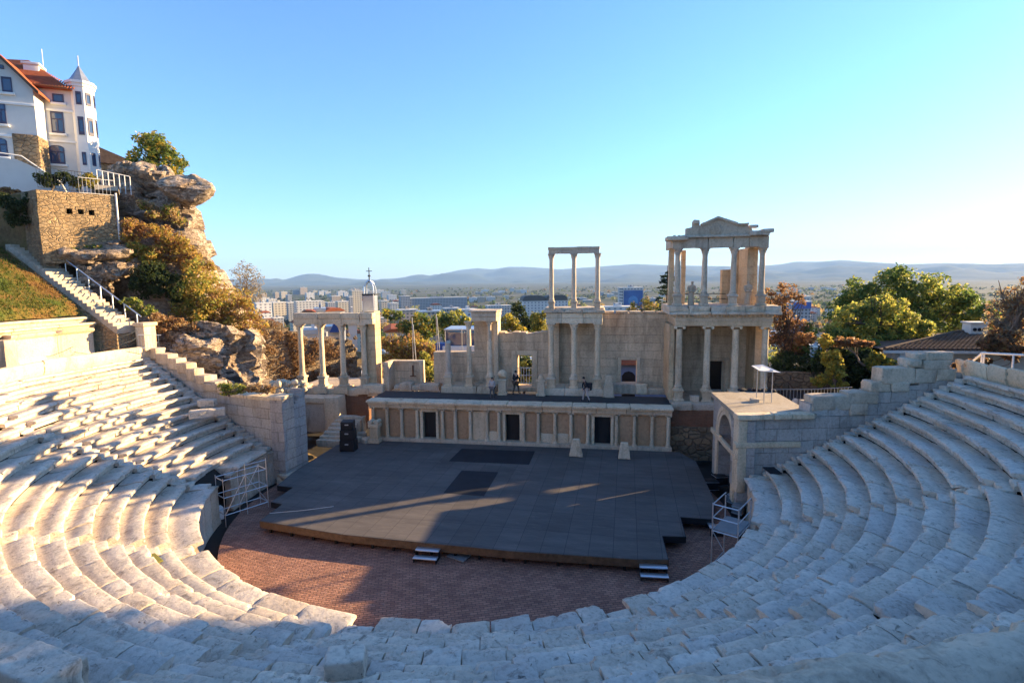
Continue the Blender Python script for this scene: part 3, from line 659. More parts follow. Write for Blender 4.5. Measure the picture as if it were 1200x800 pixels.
for i, u in enumerate((646.3, 672.5, 700)):
    x = P(u, 352, YC)[0]; pedestal(F, t, x, YC, ze + .06, zu0, .21, 'marble_grey'); column(F, t, x, YC, zu0, zu1, .165, 'marble_grey', 'corinthian', True, 50 + i)
xa_, xb_ = P(643, 293, YC)[0], P(702.5, 293, YC)[0]
m = M(); bx(m, F, xa_, xa_ + .7, YC - .22, YC + .22, zu1, zu2, .2, .03, .015, None, .1); bx(m, F, xa_ + .71, xb_, YC - .22, YC + .22, zu1, zu2 + .04, .2, .03, .015, None, .08); bx(m, F, xa_ - .05, xb_ + .03, YC - .27, YC + .25, zu2 - .12, zu2 + .07, .2, .03, .025, None, .2)
obj('top_beam', m, MT['marble_grey'], t)

# ---- columns left of the doorway
t = thing('ruined_colonnade', 'low podium with two ruined columns and a broken stump left of the gated doorway', 'colonnade', F.w([(-3.4, YC, 3.5)])[0])
xs = [P(u, 445, YC)[0] for u in (525.9, 550.3, 574.4)]
m = M(); bx(m, F, xs[0] - .5, -3.6, YC - .45, YW - .02, 3.4, zp0 - .02, .25, .03, .025, None, .15); bx(m, F, -3.58, xs[2] + .4, YC - .45, YW - .02, 3.4, zp0 - .03, .25, .03, .025, None, .1); obj('podium', m, MT['marble'], t)
for x in xs: pedestal(F, t, x, YC, zp0 - .02, zped, .26)
column(F, t, xs[0], YC, zped, P(526, 400.5, YC)[1], .22, 'marble_grey', None, True, 61, True)
column(F, t, xs[1], YC, zped, P(550, 376.5, YC)[1], .19, 'marble', 'corinthian', True, 62)
zb0 = P(574, 399, YC)[1]; column(F, t, xs[2], YC, zped, zb0, .2, 'marble', None, True, 63, True); column(F, t, xs[2], YC, zb0 - .1, P(574, 376.5, YC)[1], .15, 'marble_grey', 'corinthian', False, 64)
zq0, zq1 = P(566, 376.5, YC - .2)[1], P(566, 364, YC - .2)[1]; e0, e1 = P(553, 370, YC - .2)[0], P(581.5, 370, YC - .2)[0]
m = M(); bx(m, F, e0, e1, YC - .3, YW + .1, zq0, zq0 + (zq1 - zq0) * .45, .2, .03, .02, None, .1); bx(m, F, e0 - .05, e1 + .03, YC - .34, YW + .1, zq0 + (zq1 - zq0) * .46, zq1 - .1, .2, .03, .02, None, .15); bx(m, F, e0 - .25, e1 + .1, YC - .5, YW + .2, zq1 - .1, zq1 + .02, .2, .03, .03, None, .3); obj('entablature', m, MT['marble_grey'], t)

# ---- low wall between the west wing and the colonnade
t = thing('parapet_wall', 'low sunlit topped wall beside the west wing with a rusty anchor plate', 'wall', F.w([(-9, YW, 3.4)])[0])
a0, zt = P(457, 423.5, YW); a1 = P(494.5, 423, YW)[0]
part('wall_panel', F, 'wallstone', t, a0, a1 - .22, YW, YW + .5, 3.3, zt, amp=.01); part('end_pier', F, 'marble', t, a1 - .22, a1, YW - .05, YW + .7, 3.3, zt + .06); part('coping', F, 'marble', t, a0 - .1, a1, YW - .06, YW + .6, zt, zt + .09)
p0, pz = P(453, 424, YW - 1.0); part('west_pier', F, 'wallstone', t, p0 - .22, p0 + .2, YW - 1.2, YW + .3, 3.3, pz); 
for u in (484,):
    x, z = P(u, 432, YW); m = M(); bx(m, F, x - .06, x + .06, YW - .08, YW, z - .55, z + .3, amp=0); bx(m, F, x - .25, x + .25, YW - .09, YW, z - .62, z - .55, amp=0); obj('anchor_plate', m, MT['rust'], t)
m = M()
for (u0, u1, h) in ((470, 484, .55), (484, 508, .35), (493, 516, .5), (462, 471, .35)): xa0, xa1 = P(u0, 450, 4.2)[0], P(u1, 450, 4.2)[0]; bx(m, F, xa0, xa1, 3.6 + rng.random() * .4, 4.7, 3.42, 3.45 + h, .2, .08, .06, None, .4)
obj('fallen_stones', m, MT['marble_grey'], t)

# ---- west wing: four columns under a beam
YL = 3.9
t = thing('west_wing', 'western wing of four white columns carrying a beam beside a tall sunlit pier', 'colonnade', F.w([(-15.3, YL, .6)])[0])
us = (354.7, 378.7, 403, 427.8); xs = [P(u, 445, YL)[0] for u in us]; zw0 = P(390, 440.5, YL)[1]; zw1 = P(390, 379.5, YL)[1]; zw2 = P(390, 366.5, YL)[1]; zpd = P(390, 452, YL)[1]; zq = P(390, 459, YL - .6)[1]
m = M()
for i in range(4): bx(m, F, xs[i] - .62, xs[i] + .5, YL - .55, YL + .7, zq - .2, zpd, .2, .04, .03, None, .2); bx(m, F, xs[i] + .3, xs[i] + 1.3, YL - .35, YL + .9, zq - .35, zpd - .18, .2, .04, .03, None, .25)
obj('podium_course', m, MT['marble'], t)
part('podium_brickwork', F, 'brick', t, xs[1] + .3, xs[3] + .35, YL - .3, YL + 3, .4, zq - .2, amp=.04, res=.25)
part('podium_core', F, 'rubble', t, xs[0] - .5, xs[1] + .3, YL - .2, YL + 3, .4, zq - .2, amp=.05)
part('pavement', F, 'marble_grey', t, xs[0] - .4, xs[3] + .9, YL + .5, YL + 4.2, zq - .3, zpd - .1)
for i, x in enumerate(xs): pedestal(F, t, x, YL, zpd, zw0, .28); column(F, t, x, YL, zw0, zw1, .215, 'marble', 'corinthian', True, 70 + i)
m = M(); g = [xs[0] - .35, xs[0] + 1.75, xs[1] + 1.95, xs[3] - .1, xs[3] + .95]
for a, b in zip(g[:-1], g[1:]): bx(m, F, a + .01, b - .01, YL - .3, YL + .35, zw1, zw1 + (zw2 - zw1) * .5, .2, .02, .02, None, .12); bx(m, F, a + .01, b - .01, YL - .36, YL + .38, zw1 + (zw2 - zw1) * .5, zw2, .2, .03, .02, None, .15)
obj('architrave', m, MT['marble'], t)
q0 = P(437, 450, YL + .3)[0]; q1 = P(442.5, 450, YL + .3)[0]; v, f = wallgrid(q0 - .45, q1, YL + .2, YL + 1.3, 3.4, P(440, 365, YL + .3)[1], (), .4, None, .015, 8); obj('tall_pier', M().add(F.w(v), f), MT['sidestone'], t)
part('pier_foot', F, 'marble', t, q0 - .5, q1 + .8, YL - .5, YL + .2, 3.2, 3.9, chip=.3, amp=.05)

# ---- east wing: two-storeyed pavilion with a pediment
YR = 1.7
t = thing('east_pavilion', 'tall eastern pavilion with two storeys of columns and a broken pediment', 'pavilion', F.w([(13.5, YR, .6)])[0])
def PR(u, v, dy=0): return F.p(u, v, YR + dy)
xs = [PR(u, 450)[0] for u in (794.6, 827.4, 860, 894.5)]; za = PR(830, 456)[1]; zb_ = PR(830, 381.5)[1]; zc_ = PR(830, 368.5, -.3)[1]; zd_ = PR(830, 358.5, -.5)[1]; zp = PR(828, 470.5, -.3)[1]
part('brick_base', F, 'brick', t, 10.2, xs[3] + .5, .95, 3.0, 2.0, zp - .5, amp=.03, res=.25); part('rubble_base', F, 'rubble', t, 10.2, xs[3] + .5, .85, 3.0, -.3, 2.0, amp=.05, res=.25)
m = M(); bx(m, F, xs[0] - .55, xs[0] + .8, .75, 3, zp - .5, zp, .2, .05, .05, None, .3); bx(m, F, xs[0] + .82, xs[1] + 1.2, .9, 3, zp - .5, zp - .02, .2, .05, .04, None, .2); bx(m, F, xs[1] + 1.22, xs[3] + .5, .9, 3, zp - .5, zp - .02, .2, .05, .03, None, .2); obj('podium_course', m, MT['marble_grey'], t)
part('floor_slab', F, 'marble_grey', t, xs[0] - .3, xs[3] + .4, 1.0, 5.5, zp - .4, zp + .02)
for i, x in enumerate(xs): pedestal(F, t, x, YR, zp, za, .3); column(F, t, x, YR, za, zb_, .22, 'marble', 'ionic', True, 80 + i)
part('fallen_capital', F, 'marble_grey', t, xs[0] + .75, xs[0] + 1.35, 1.25, 1.7, zp, zp + .4, chip=.4, amp=.06)
YK = 4.9; bd0 = F.p(832, 423, YK)[0]; bd1, bdz = F.p(849, 423, YK)
v, f = wallgrid(xs[0] - .6, xs[3] + .5, YK, YK + .8, 3.3, zb_ + .2, [(bd0, bd1, 3.3, bdz)], .35, None, .03, 11); bw = obj('back_wall', M().add(F.w(v), f), MT['wallstone'], t)
m = M(); bx(m, F, bd1, bd1 + .35, YK - .08, YK + .3, 3.8, bdz + .25); bx(m, F, bd0 - .1, bd1 + .35, YK - .07, YK + .3, bdz, bdz + .25); obj('door_surround', m, MT['wallstone'], bw)
obj('passage_shade_panel', bx(M(), F, bd0 - .6, bd1 + .6, YK + 2.5, YK + 2.6, 3.3, bdz + .6, amp=0), MT['black'], bw)  # black board standing in for the darkness seen through the door
for nm, a, b, y0, y1 in (('west_side_wall', xs[0] - .62, xs[0] - .3, YR + .1, YK), ('east_side_wall', xs[3] - .35, xs[3] + .25, YR + 1.0, YK)):
    v, f = wallgrid(a, b, y0, y1, zp, zb_, (), .4, None, .02, 13); obj(nm, M().add(F.w(v), f), MT['sidestone'], t)
molding('lower_entablature', F, 'marble', t, xs[0] - .32, xs[3] + .32, YR - .3, YK + .6, ((0, zb_, zb_ + .3), (.03, zb_ + .302, zb_ + .56), (.0, zb_ + .562, zc_)), .01)
m = M(); a = xs[0] - .8
for b in (xs[0] + .5, xs[0] + 1.9, xs[1] + 1.0, xs[2] + .4, xs[2] + 1.6, xs[3] + .75): bx(m, F, a + .01, b - .01, YR - .75 + rng.normal(0, .05), YK + .7, zc_ + .01, zc_ + .2, .2, .03, .03, None, .3); bx(m, F, a + .01, b - .01, YR - .6, YK + .7, zc_ + .2, zd_, .2, .03, .03, None, .25); a = b
for x in np.arange(xs[0] - .25, xs[3] + .3, .26): bx(m, F, x - .07, x + .07, YR - .42, YR - .2, zc_ - .17, zc_ + .03, .2, .01, .004)
obj('cornice', m, MT['marble_grey'], t)
us2 = (793.5, 825, 858.8, 892); xu = [PR(u, 340)[0] for u in us2]; zu0 = PR(830, 345)[1]; zu1 = PR(830, 290.5)[1]; zu2 = PR(830, 277.5, -.2)[1]
for i, x in enumerate(xu): pedestal(F, t, x, YR, zd_, zu0, .25, 'marble_grey'); column(F, t, x, YR, zu0, zu1, .185, 'marble_grey', 'corinthian', True, 90 + i)
for nm, u0, u1, vt, y0, y1 in (('upper_pilaster', 784, 789.5, 290, YR + .5, YR + 1.1), ('upper_pilaster', 799, 803, 290, YK - .4, YK + .3), ('upper_pier', 846, 857, 316, YK - .2, YK + .4), ('upper_side_wall', 877, 889, 290, YR + .7, YK + .2), ('upper_back_wall', 863, 885, 290, YK - .1, YK + .5)):
    a_, b_ = F.p(u0, 330, (y0 + YR) / 2 if nm == 'upper_side_wall' else y0)[0], F.p(u1, 330, (y0 + YR) / 2 if nm == 'upper_side_wall' else y0)[0]; zt_ = F.p(u0, vt, y0)[1] if vt > 300 else zu1
    v, f = wallgrid(a_, b_, y0, y1, zd_, zt_, (), .4, None, .02, 17); obj(nm, M().add(F.w(v), f), MT['sidestone'], t)
m = M(); g = [xu[0] - .42, xu[1] + .15, xu[2] - .1, xu[2] + .85, xu[3] + .3]
for a, b in zip(g[:-1], g[1:]): bx(m, F, a + .01, b - .01, YR - .27, YR + .3, zu1, zu2, .2, .03, .02, None, .12)
bx(m, F, xu[0] - .42, xu[0] + .1, YR + .3, YK, zu1 + .05, zu2, .2, .03, .02); bx(m, F, xu[3] - .3, xu[3] + .3, YR + .3, YK, zu1 + .05, zu2, .2, .03, .02)
obj('architrave', m, MT['marble_grey'], t)
def Z(v_, dy=-.4): return PR(840, v_, dy)[1]
def X(u): return PR(u, 275, -.4)[0]
m = M(); bx(m, F, X(781), X(806), YR - .75, YR + .5, Z(281), Z(276), .2, .04, .03, None, .3); bx(m, F, X(798), X(880), YR - .5, YR + .5, Z(278), Z(275.3), .2, .03, .03, None, .3); bx(m, F, X(878), X(901), YR - .7, YR + .5, Z(277), Z(271.5), .2, .04, .03, None, .3); bx(m, F, X(893), X(905.5), YR - .75, YR + .3, Z(274), Z(269.6), .2, .08, .03, None, .3)
for x in np.arange(xu[0] - .3, xu[3] + .3, .3): bx(m, F, x - .08, x + .08, YR - .4, YR - .2, zu2 - .02, zu2 + .14, .2, .01, .008)
obj('upper_cornice', m, MT['marble_grey'], t)
pts = [(804.5, 275.6), (804.5, 266.5), (812, 265.5), (812.5, 258.5), (819, 257.5), (820, 264), (823.5, 263.5), (824, 260), (829, 259.8), (840.6, 255), (864, 262.8), (876, 262.4), (877, 266), (880, 266.5), (882, 271), (884, 275.6)]
v, f = extrude_xz([(X(a), Z(b)) for a, b in pts], YR - .35, YR + .25); v = v + nvec(v, .5, 3) * .015; pd = obj('pediment', M().add(F.w(v), f), MT['marble_grey'], t, False)
m = M()
for (ua, va), (ub, vb) in (((822, 262.8), (840.8, 254.6)), ((840.4, 254.6), (864, 262.6))):
    pa, pb = np.array([X(ua), Z(va)]), np.array([X(ub), Z(vb)]); n_ = np.array([-(pb - pa)[1], (pb - pa)[0]]); n_ = n_ / np.linalg.norm(n_) * .14
    v, f = extrude_xz([pa - n_ * .5, pb - n_ * .5, pb + n_ * .5, pa + n_ * .5], YR - .5, YR + .1); m.add(F.w(v), f)
for (u0, u1, v0, v1) in ((864, 877, 264.5, 262), (878, 888, 268, 264.5), (812, 819.5, 262, 257)): bx(m, F, X(u0), X(u1), YR - .55, YR + .1, Z(v0), Z(v1), .15, .05, .03, None, .4)
obj('raking_cornice', m, MT['marble_grey'], pd)
v, f = lathe([(.01, 0), (.3, .0), (.36, .03), (.3, .06), (.2, .05), (.01, .07)], 20); v = np.column_stack([v[:, 0] + X(839), YR - .36 - v[:, 2], v[:, 1] + Z(269)]); obj('shield_relief', M().add(F.w(v), [q[::-1] for q in f]), MT['marble_grey'], pd)
m = M()
for u0, u1 in ((797, 803), (816, 821), (836, 843), (866, 871)):
    pass
for z in (zd_ + .35, zd_ + .7): v, f = tube(F.w([(xu[0] + .2, YK - .3, z), (xu[2] + .2, YK - .3, z)]), .025, 5); m.add(v, f)
obj('guard_rail', m, MT['iron'], t)

# ---- statues and carved stones
def statue(name, label, x, y, z0, h, seed, cat='statue', head=True, mat='marble_grey'):
    zz = np.array([0, .03, .1, .3, .5, .58, .66, .74, .8, .835, .86, .88, .92, .96, .995, 1.0]); rw = np.array([.125, .13, .122, .112, .118, .108, .115, .13, .132, .1, .046, .042, .05, .053, .038, .008]) * h
    if not head: rw[10:] *= np.linspace(.9, .1, 6); zz[10:] = .86 + (zz[10:] - .86) * .3
    v, f = lathe(list(zip(rw, zz * h)), 26); an = np.arctan2(v[:, 1], v[:, 0]); tz = v[:, 2] / h; v[:, 1] *= .72
    fold = np.sin(an * 9 + 3 * fbm(v / .3, seed, 2) + tz * 5) * .07 * sstep(.84, .7, tz) + .1 * fbm(v / .18, seed + 3, 2) * (tz < .86)
    v[:, :2] *= (1 + fold)[:, None]; v[:, 0] += .03 * h * np.sin(tz * 5 + seed); m = M(); m.add(F.w(v + np.array([x, y, z0])), f)
    for s in (-1, 1):      # arms folded across the robe
        q = np.array([(s * .12, 0, .8), (s * .145, -.03, .66), (s * .115, -.09, .57), (-s * .02, -.115, .6)]) * h + np.array([x, y, z0]); v, f = tube(F.w(q), np.array([.042, .04, .034, .026]) * h, 8); m.add(v, f)
    return tag(obj(name, m, MT[mat], None, True, 60), label, cat)
statue('draped_statue', 'pale robed statue standing between the two left upper columns of the pavilion', F.p(810, 355, YR + .5)[0], YR + .5, zd_, F.p(810, 329.5, YR + .5)[1] - zd_, 3)
statue('draped_statue', 'grey robed statue before the orange side wall of the upper pavilion', F.p(876, 355, YR + .6)[0], YR + .6, zd_, F.p(876, 329, YR + .6)[1] - zd_, 5)
def herm(x, y, label, relief):
    t = thing('carved_pedestal', label, 'pedestal', F.w([(x, y, 3.5)])[0]); m = M(); bx(m, F, x - .34, x + .34, y - .3, y + .3, 3.5, 3.66, .15, .02, .01); bx(m, F, x - .28, x + .28, y - .25, y + .25, 3.66, 4.55, .15, .02, .012, None, .1); bx(m, F, x - .33, x + .33, y - .3, y + .3, 4.55, 4.68, .15, .02, .012); obj('pedestal_block', m, MT['marble'], t)
    if relief:
        v, f = rock((0, 0, 0), .34, 9, 5, 2, .2, (1, .7, 1.1)); v = v + np.array([x, y, 4.98]); obj('carved_bust', M().add(F.w(v), f), MT['marble'], t)
    else:
        v, f = lathe([(.24, 4.68), (.26, 4.75), (.2, 4.86), (.15, 4.95), (.17, 5.0), (.12, 5.02)], 16, x, y); v += nvec(v, .15, 4) * .03; obj('carved_finial', M().add(F.w(v), f), MT['marble'], t)
herm(F.p(589, 455, 2.75)[0], 2.75, 'carved pedestal with a worn bust left of the gated doorway', True)
herm(F.p(634, 460, 2.75)[0], 2.75, 'narrow carved pedestal with a broken finial right of the gated doorway', False)
def stele(u, v0, v1, w0, w1, y, z0, label):
    x, _ = F.p(u, v0, y); zt = F.p(u, v1, y)[1]; v, f = rbox(-1, 1, -.16, .16, z0, zt, .12, .03, 0, .3, 3); tz = (v[:, 2] - z0) / (zt - z0); v[:, 0] *= (w0 + (w1 - w0) * tz); v[:, 1] *= 1.2 - .4 * tz; v[:, 0] += x; v[:, 1] += y; v = v + nvec(v, .25, int(u)) * .035
    return tag(obj('stele', M().add(F.w(v), f), MT['marble'], None, True, 50), label, 'stone stele')
stele(713, 463, 439, .42, .2, 2.7, 3.5, 'tapering white stone stele on the walkway beside the wall window')
z_ = .62; q = onz(675, 534, z_); yq = (q[:2] - F.o) @ F.n; stele(675, 534, 514, .44, .22, yq, z_, 'rough white stone stele on the deck left of the right doorway')
q = onz(731.5, 537, z_); yq = (q[:2] - F.o) @ F.n; stele(731.5, 537, 518, .38, .22, yq, z_, 'rough white stone stele on the deck right of the right doorway')
x, z = F.p(752, 460, 4.2); tag(obj('stone_fragment', M().add(F.w(rbox(x - .45, x + .4, 3.9, 4.5, 3.45, 4.25, .12, .1, .08, .4, 8, .5)[0]), rbox(x - .45, x + .4, 3.9, 4.5, 3.45, 4.25, .12, .1, .08, .4, 8, .5)[1]), MT['marble'], None, True, 50), 'pointed stone fragment under the wall window', 'stone block')
# altar with scrolls
q = onz(440, 518, .62); yq = float((q[:2] - F.o) @ F.n); xq = float((q[:2] - F.o) @ F.e); t = thing('altar', 'white marble altar with a scrolled top at the left end of the stage front', 'altar', q)
m = M(); bx(m, F, xq - .4, xq + .4, yq - .35, yq + .35, .62, .8, .12, .04, .015); bx(m, F, xq - .36, xq + .36, yq - .31, yq + .31, .8, .92, .12, .04, .015); bx(m, F, xq - .3, xq + .3, yq - .26, yq + .26, .92, 1.75, .12, .02, .012, None, .08); obj('altar_block', m, MT['marble'], t)
m = M(); bx(m, F, xq - .38, xq + .38, yq - .33, yq + .33, 1.75, 1.98, .12, .03, .012)
for s in (-1, 1): v, f = tube(F.w([(xq + s * .24, yq - .33, 2.12), (xq + s * .24, yq + .3, 2.12)]), .15, 12); m.add(v, f)
v, f = rock((0, 0, 0), .16, 4, 4, 2, .1); m.add(F.w(v + np.array([xq, yq, 2.1])), f); obj('scrolled_top', m, MT['marble'], t)
# ================================================================== RETAINING WALLS AND SIDE ENTRANCES
t = thing('retaining_wall', 'stepped eastern retaining wall of big marble blocks climbing beside the shaded seats', 'wall', AR.w([(5, .4, 4)])[0])
def blocks(parent, fr, lst, mat, sgn=1):
    for i, (s0, s1, y0, y1, z0, z1) in enumerate(lst):
        a, b = (s0, s1) if sgn > 0 else (-s1, -s0); m = M(); bx(m, fr, a, b, y0, y1, z0, z1, .14, .06, .03, None, .22); obj('wall_block', m, MT['marble_grey'], parent, True, 45)
v, f = wallgrid(3.45, 5.4, .0, 1.0, 1.5, 5.55, (), .3, None, .02, 21); obj('lower_wall', M().add(AR.w(v), f), MT['anaR'], t)
v, f = wallgrid(5.4, 11.5, .05, 1.0, 3, 7.0, (), .3, lambda x: 5.55 + (x - 5.4) * .28, .02, 22); obj('upper_wall', M().add(AR.w(v), f), MT['anaR'], t)
blocks(t, AR, [(3.5, 5.5, -.04, .75, 5.2, 5.95), (5.35, 6.95, -.06, .7, 5.5, 6.12), (5.5, 6.4, -.1, .6, 4.9, 5.5), (6.5, 7.6, -.02, .75, 6.1, 6.62), (7.0, 8.75, -.08, .7, 6.5, 7.32), (7.6, 8.5, -.1, .6, 6.1, 6.6), (8.75, 9.9, -.05, .7, 6.5, 7.25), (8.3, 9.1, -.02, .7, 7.3, 7.75), (9.15, 10.65, -.06, .75, 7.2, 7.68), (8.7, 9.3, 0, .7, 7.7, 8.02), (9.3, 10.7, -.04, .75, 7.66, 8.06), (9.9, 10.9, -.05, .7, 6.6, 7.2)], 'anaR')
tag(obj('stone_block', bx(M(), AR, 8.35, 9.05, -.15, .5, 7.32, 7.72, .1, .12, .04, None, .4), MT['marble_grey'], None, True, 45), 'small rounded block lodged between the upper eastern wall blocks', 'stone block')
# vaulted east entrance, flat paved roof
ZR = 5.05; c0 = AR.w([(-.15, 0, 0)])[0]; pA = onz(837, 460, 5.08); ang = math.degrees(math.atan2(pA[1] - c0[1], pA[0] - c0[0])); PE = Frame(c0[0], c0[1], ang); LW = float(np.hypot(*(pA - c0)[:2]))
t = thing('vaulted_entrance', 'eastern vaulted side entrance with an arch and sunlit flat paved roof', 'gatehouse', c0)
poly = np.array([c0, AR.w([(3.6, 0, 0)])[0], AR.w([(3.6, .9, 0)])[0], onz(907, 459, 5.08), pA]); ctr = poly.mean(0)
v, f = prism(poly + (ctr - poly) * .03, ZR - .6, ZR - .22); obj('roof_core', M().add(v, f), MT['anaX'], t, False)
pr = [p + (p - ctr) * (.22 / np.linalg.norm((p - ctr)[:2])) for p in poly]; m = M()
bm_ = []
v, f = prism(np.array(pr), ZR - .2, ZR + .02); obj('roof_slab', M().add(v, f), MT['roofslab'], t, False)
m = M(); n_ = 16
for i in range(12):   # kerb stones of the roof edge
    pass
for nm, fr, a, b in (('roof_coping', AR, -.35, 1.5), ('roof_coping', AR, 1.52, 2.4), ('roof_coping', AR, 2.42, 3.55)): obj(nm, bx(M(), fr, a, b, -.28, .3, ZR - .22, ZR + .05, .14, .04, .02, None, .12), MT['marble'], t)
v, f = wallgrid(-.15, 3.45, .0, .9, 1.2, ZR - .22, (), .3, None, .015, 23); obj('front_wall', M().add(AR.w(v), f), MT['anaR'], t)
bx(m, AR, -.35, 3.0, -.12, .2, 3.35, 3.62, .2, .03, .02); obj('string_course', m, MT['marble'], t)
bx(m := M(), AR, -.22, .25, -.08, .5, 1.0, ZR - .25, .2, .04, .02); obj('corner_pilaster', m, MT['marble'], t)
# arched side wall
pu = lambda u, v: PE.p(u, v, 0.0); a0 = pu(859.5, 515)[0]; a1 = pu(842.5, 515)[0]; zap = pu(849, 484)[1]; ar = (a1 - a0) / 2; zs_ = zap - ar; m = M(); nseg = 14
th = np.linspace(math.pi, 0, nseg + 1); ax_ = a0 + ar + ar * np.cos(th); az_ = zs_ + ar * np.sin(th)
m.add(PE.w(box(0.02, a0, -.8, 0, .2, ZR - .22)[0]), box(0, 1, 0, 1, 0, 1)[1]); m.add(PE.w(box(a1, LW, -.8, 0, .2, ZR - .22)[0]), box(0, 1, 0, 1, 0, 1)[1])
PB = PE    # the wall's inner side lies at negative y
for i in range(nseg):
    x0_, x1_, z0_, z1_ = ax_[i], ax_[i + 1], az_[i], az_[i + 1]; vv = np.array([(x0_, -.8, z0_), (x0_, -.8, ZR - .22), (x0_, 0, z0_), (x0_, 0, ZR - .22), (x1_, -.8, z1_), (x1_, -.8, ZR - .22), (x1_, 0, z1_), (x1_, 0, ZR - .22)]); m.add(PE.w(vv), box(0, 1, 0, 1, 0, 1)[1])
obj('arched_wall', m, MT['anaX'], t, False)
m = M()
for rr0, rr1, pj in ((1.0, 1.16, .05), (1.16, 1.34, .09)):
    for i in range(nseg):
        q = [(a0 + ar + ar * k * math.cos(h), zs_ + ar * k * math.sin(h)) for k, h in ((rr0, th[i]), (rr1, th[i]), (rr1, th[i + 1]), (rr0, th[i + 1]))]; v, f = extrude_xz(q, .002, pj); m.add(PE.w(v), f)
for x0_, x1_ in ((a0 - ar * .34, a0), (a1, a1 + ar * .34)): v, f = box(x0_, x1_, .002, .09, .3, zs_); m.add(PE.w(v), f)
bx(m, PE, 0, LW, .0, .16, zs_ - .25, zs_ + .02, .3, .03, .02); obj('archivolt', m, MT['marble'], t, False)
obj('passage_wall', bx(M(), PE, .6, LW - .5, -2.9, -2.6, .2, ZR - .3), MT['sidestone'], t)
q = onz(891, 470, ZR + .02); KR = Frame(q[0], q[1], 20); t = thing('metal_canopy', 'small pale metal canopy on thin posts standing on the sunlit roof', 'canopy', q); m = M()
pb = [KR.w([(a, b, 0)])[0] for a in (-.05, .4) for b in (-.4, .3)]
hc = at(892, 433, float(np.linalg.norm((q - CAM)[:2])))[2]
for p in pb: v, f = tube([(p[0], p[1], ZR), (p[0], p[1], hc)], .025, 8); m.add(v, f)
for i, j in ((0, 1), (2, 3), (0, 2), (1, 3)): v, f = tube([(pb[i][0], pb[i][1], hc), (pb[j][0], pb[j][1], hc)], .03, 6); m.add(v, f)
obj('post_frame', m, MT['galv'], t); vv = KR.w(np.array([(-.45, -.5, hc + .02), (.8, -.5, hc - .12), (.85, .35, hc - .16), (.25, .35, hc + .2), (-.4, .35, hc + .16), (-.45, -.5, hc + .05), (.8, -.5, hc - .09), (.85, .35, hc - .13), (.25, .35, hc + .23), (-.4, .35, hc + .19)])); obj('canopy_sheet', M().add(vv, [(0, 1, 2, 3, 4)[::-1], (5, 6, 7, 8, 9), (0, 1, 6, 5), (1, 2, 7, 6), (2, 3, 8, 7), (3, 4, 9, 8), (4, 0, 5, 9)]), MT['whitemetal'], t, False)
q = onz(884, 471, ZR); tag(obj('roof_box', M().add(*[(lambda a: a)(x) for x in (rbox(q[0] - .22, q[0] + .22, q[1] - .18, q[1] + .18, ZR, ZR + .2, .2, .02, 0))]), MT['roofslab'], None), 'little stone cube on the sunlit roof beside the canopy', 'box')
q = onz(886, 458, ZR); m = M()
for i in range(5): v, f = rock((q[0] - .8 + .4 * i, q[1] - .2 + .1 * (i % 2), ZR + .06), .28, i + 3, 5, 2, .3, (1, 1, .5)); m.add(v, f)
tag(obj('black_tarpaulin', m, MT['cloth_dark'], None), 'crumpled black tarpaulin at the back of the sunlit roof', 'tarpaulin')

# west retaining wall and its broken entrance pier
t = thing('retaining_wall', 'stepped western retaining wall with a thick broken end pier beside the sunlit seats', 'wall', AL.w([(-4, .4, 4)])[0])
v, f = wallgrid(-3.9, .58, .0, .9, .6, 4.95, (), .3, lambda x: 4.9 if x > -.2 else 4.85, .02, 31); obj('lower_wall', M().add(AL.w(v), f), MT['anaL'], t)
v, f = wallgrid(-13.0, -3.9, .02, .9, 2.2, 8.1, (), .3, lambda x: 5.1 + (-x - 3.9) * .3, .025, 32); obj('upper_wall', M().add(AL.w(v), f), MT['anaL'], t)
for a, b, z1 in ((-3.9, -2.6, 4.98), (-2.58, -1.3, 4.96), (-1.28, .2, 4.98)): obj('coping_slab', bx(M(), AL, a, b, -.03, .92, z1 - .2, z1 + .02, .2, .04, .02, None, .15), MT['marble'], t)
pe = np.array([AL.w([(.6, -.02, 0)])[0], (-12.40, 3.0, 0)]); ang = math.degrees(math.atan2(*(pe[1] - pe[0])[1::-1])); WE = Frame(pe[0][0], pe[0][1], ang); L_ = float(np.linalg.norm(pe[1] - pe[0]))
v, f = wallgrid(0, L_, .0, .9, .0, 5.25, (), .16, lambda x: 5.0 if x < .95 else 4.2 + (x - .95) * .95, .03, 33); obj('end_pier', M().add(WE.w(v), f), MT['anaX'], t)
obj('pier_coping', bx(bx(M(), WE, -.1, .95, -.06, .95, 4.9, 5.14, .12, .04, .02, None, .15), AL, -.25, .68, -.12, .3, 4.93, 5.15, .14, .04, .02), MT['marble'], t)
obj('pier_foot', bx(M(), WE, -.2, L_ + .3, -.25, .6, -.35, .35, .14, .08, .04, None, .3), MT['marble_grey'], t)
blocks(t, AL, [(3.75, 4.9, -.06, .7, 4.9, 5.46), (4.9, 6.1, -.06, .8, 5.0, 5.5), (6.0, 6.9, -.04, .7, 5.4, 5.95), (6.9, 7.7, -.05, .7, 5.6, 6.35), (7.6, 8.6, -.06, .7, 6.0, 6.68), (8.6, 9.5, -.05, .7, 6.2, 6.95), (9.4, 10.6, -.06, .7, 6.5, 7.2), (10.6, 11.6, -.05, .7, 6.8, 7.55), (11.5, 12.7, -.06, .8, 7.1, 7.9)], 'anaL', -1)
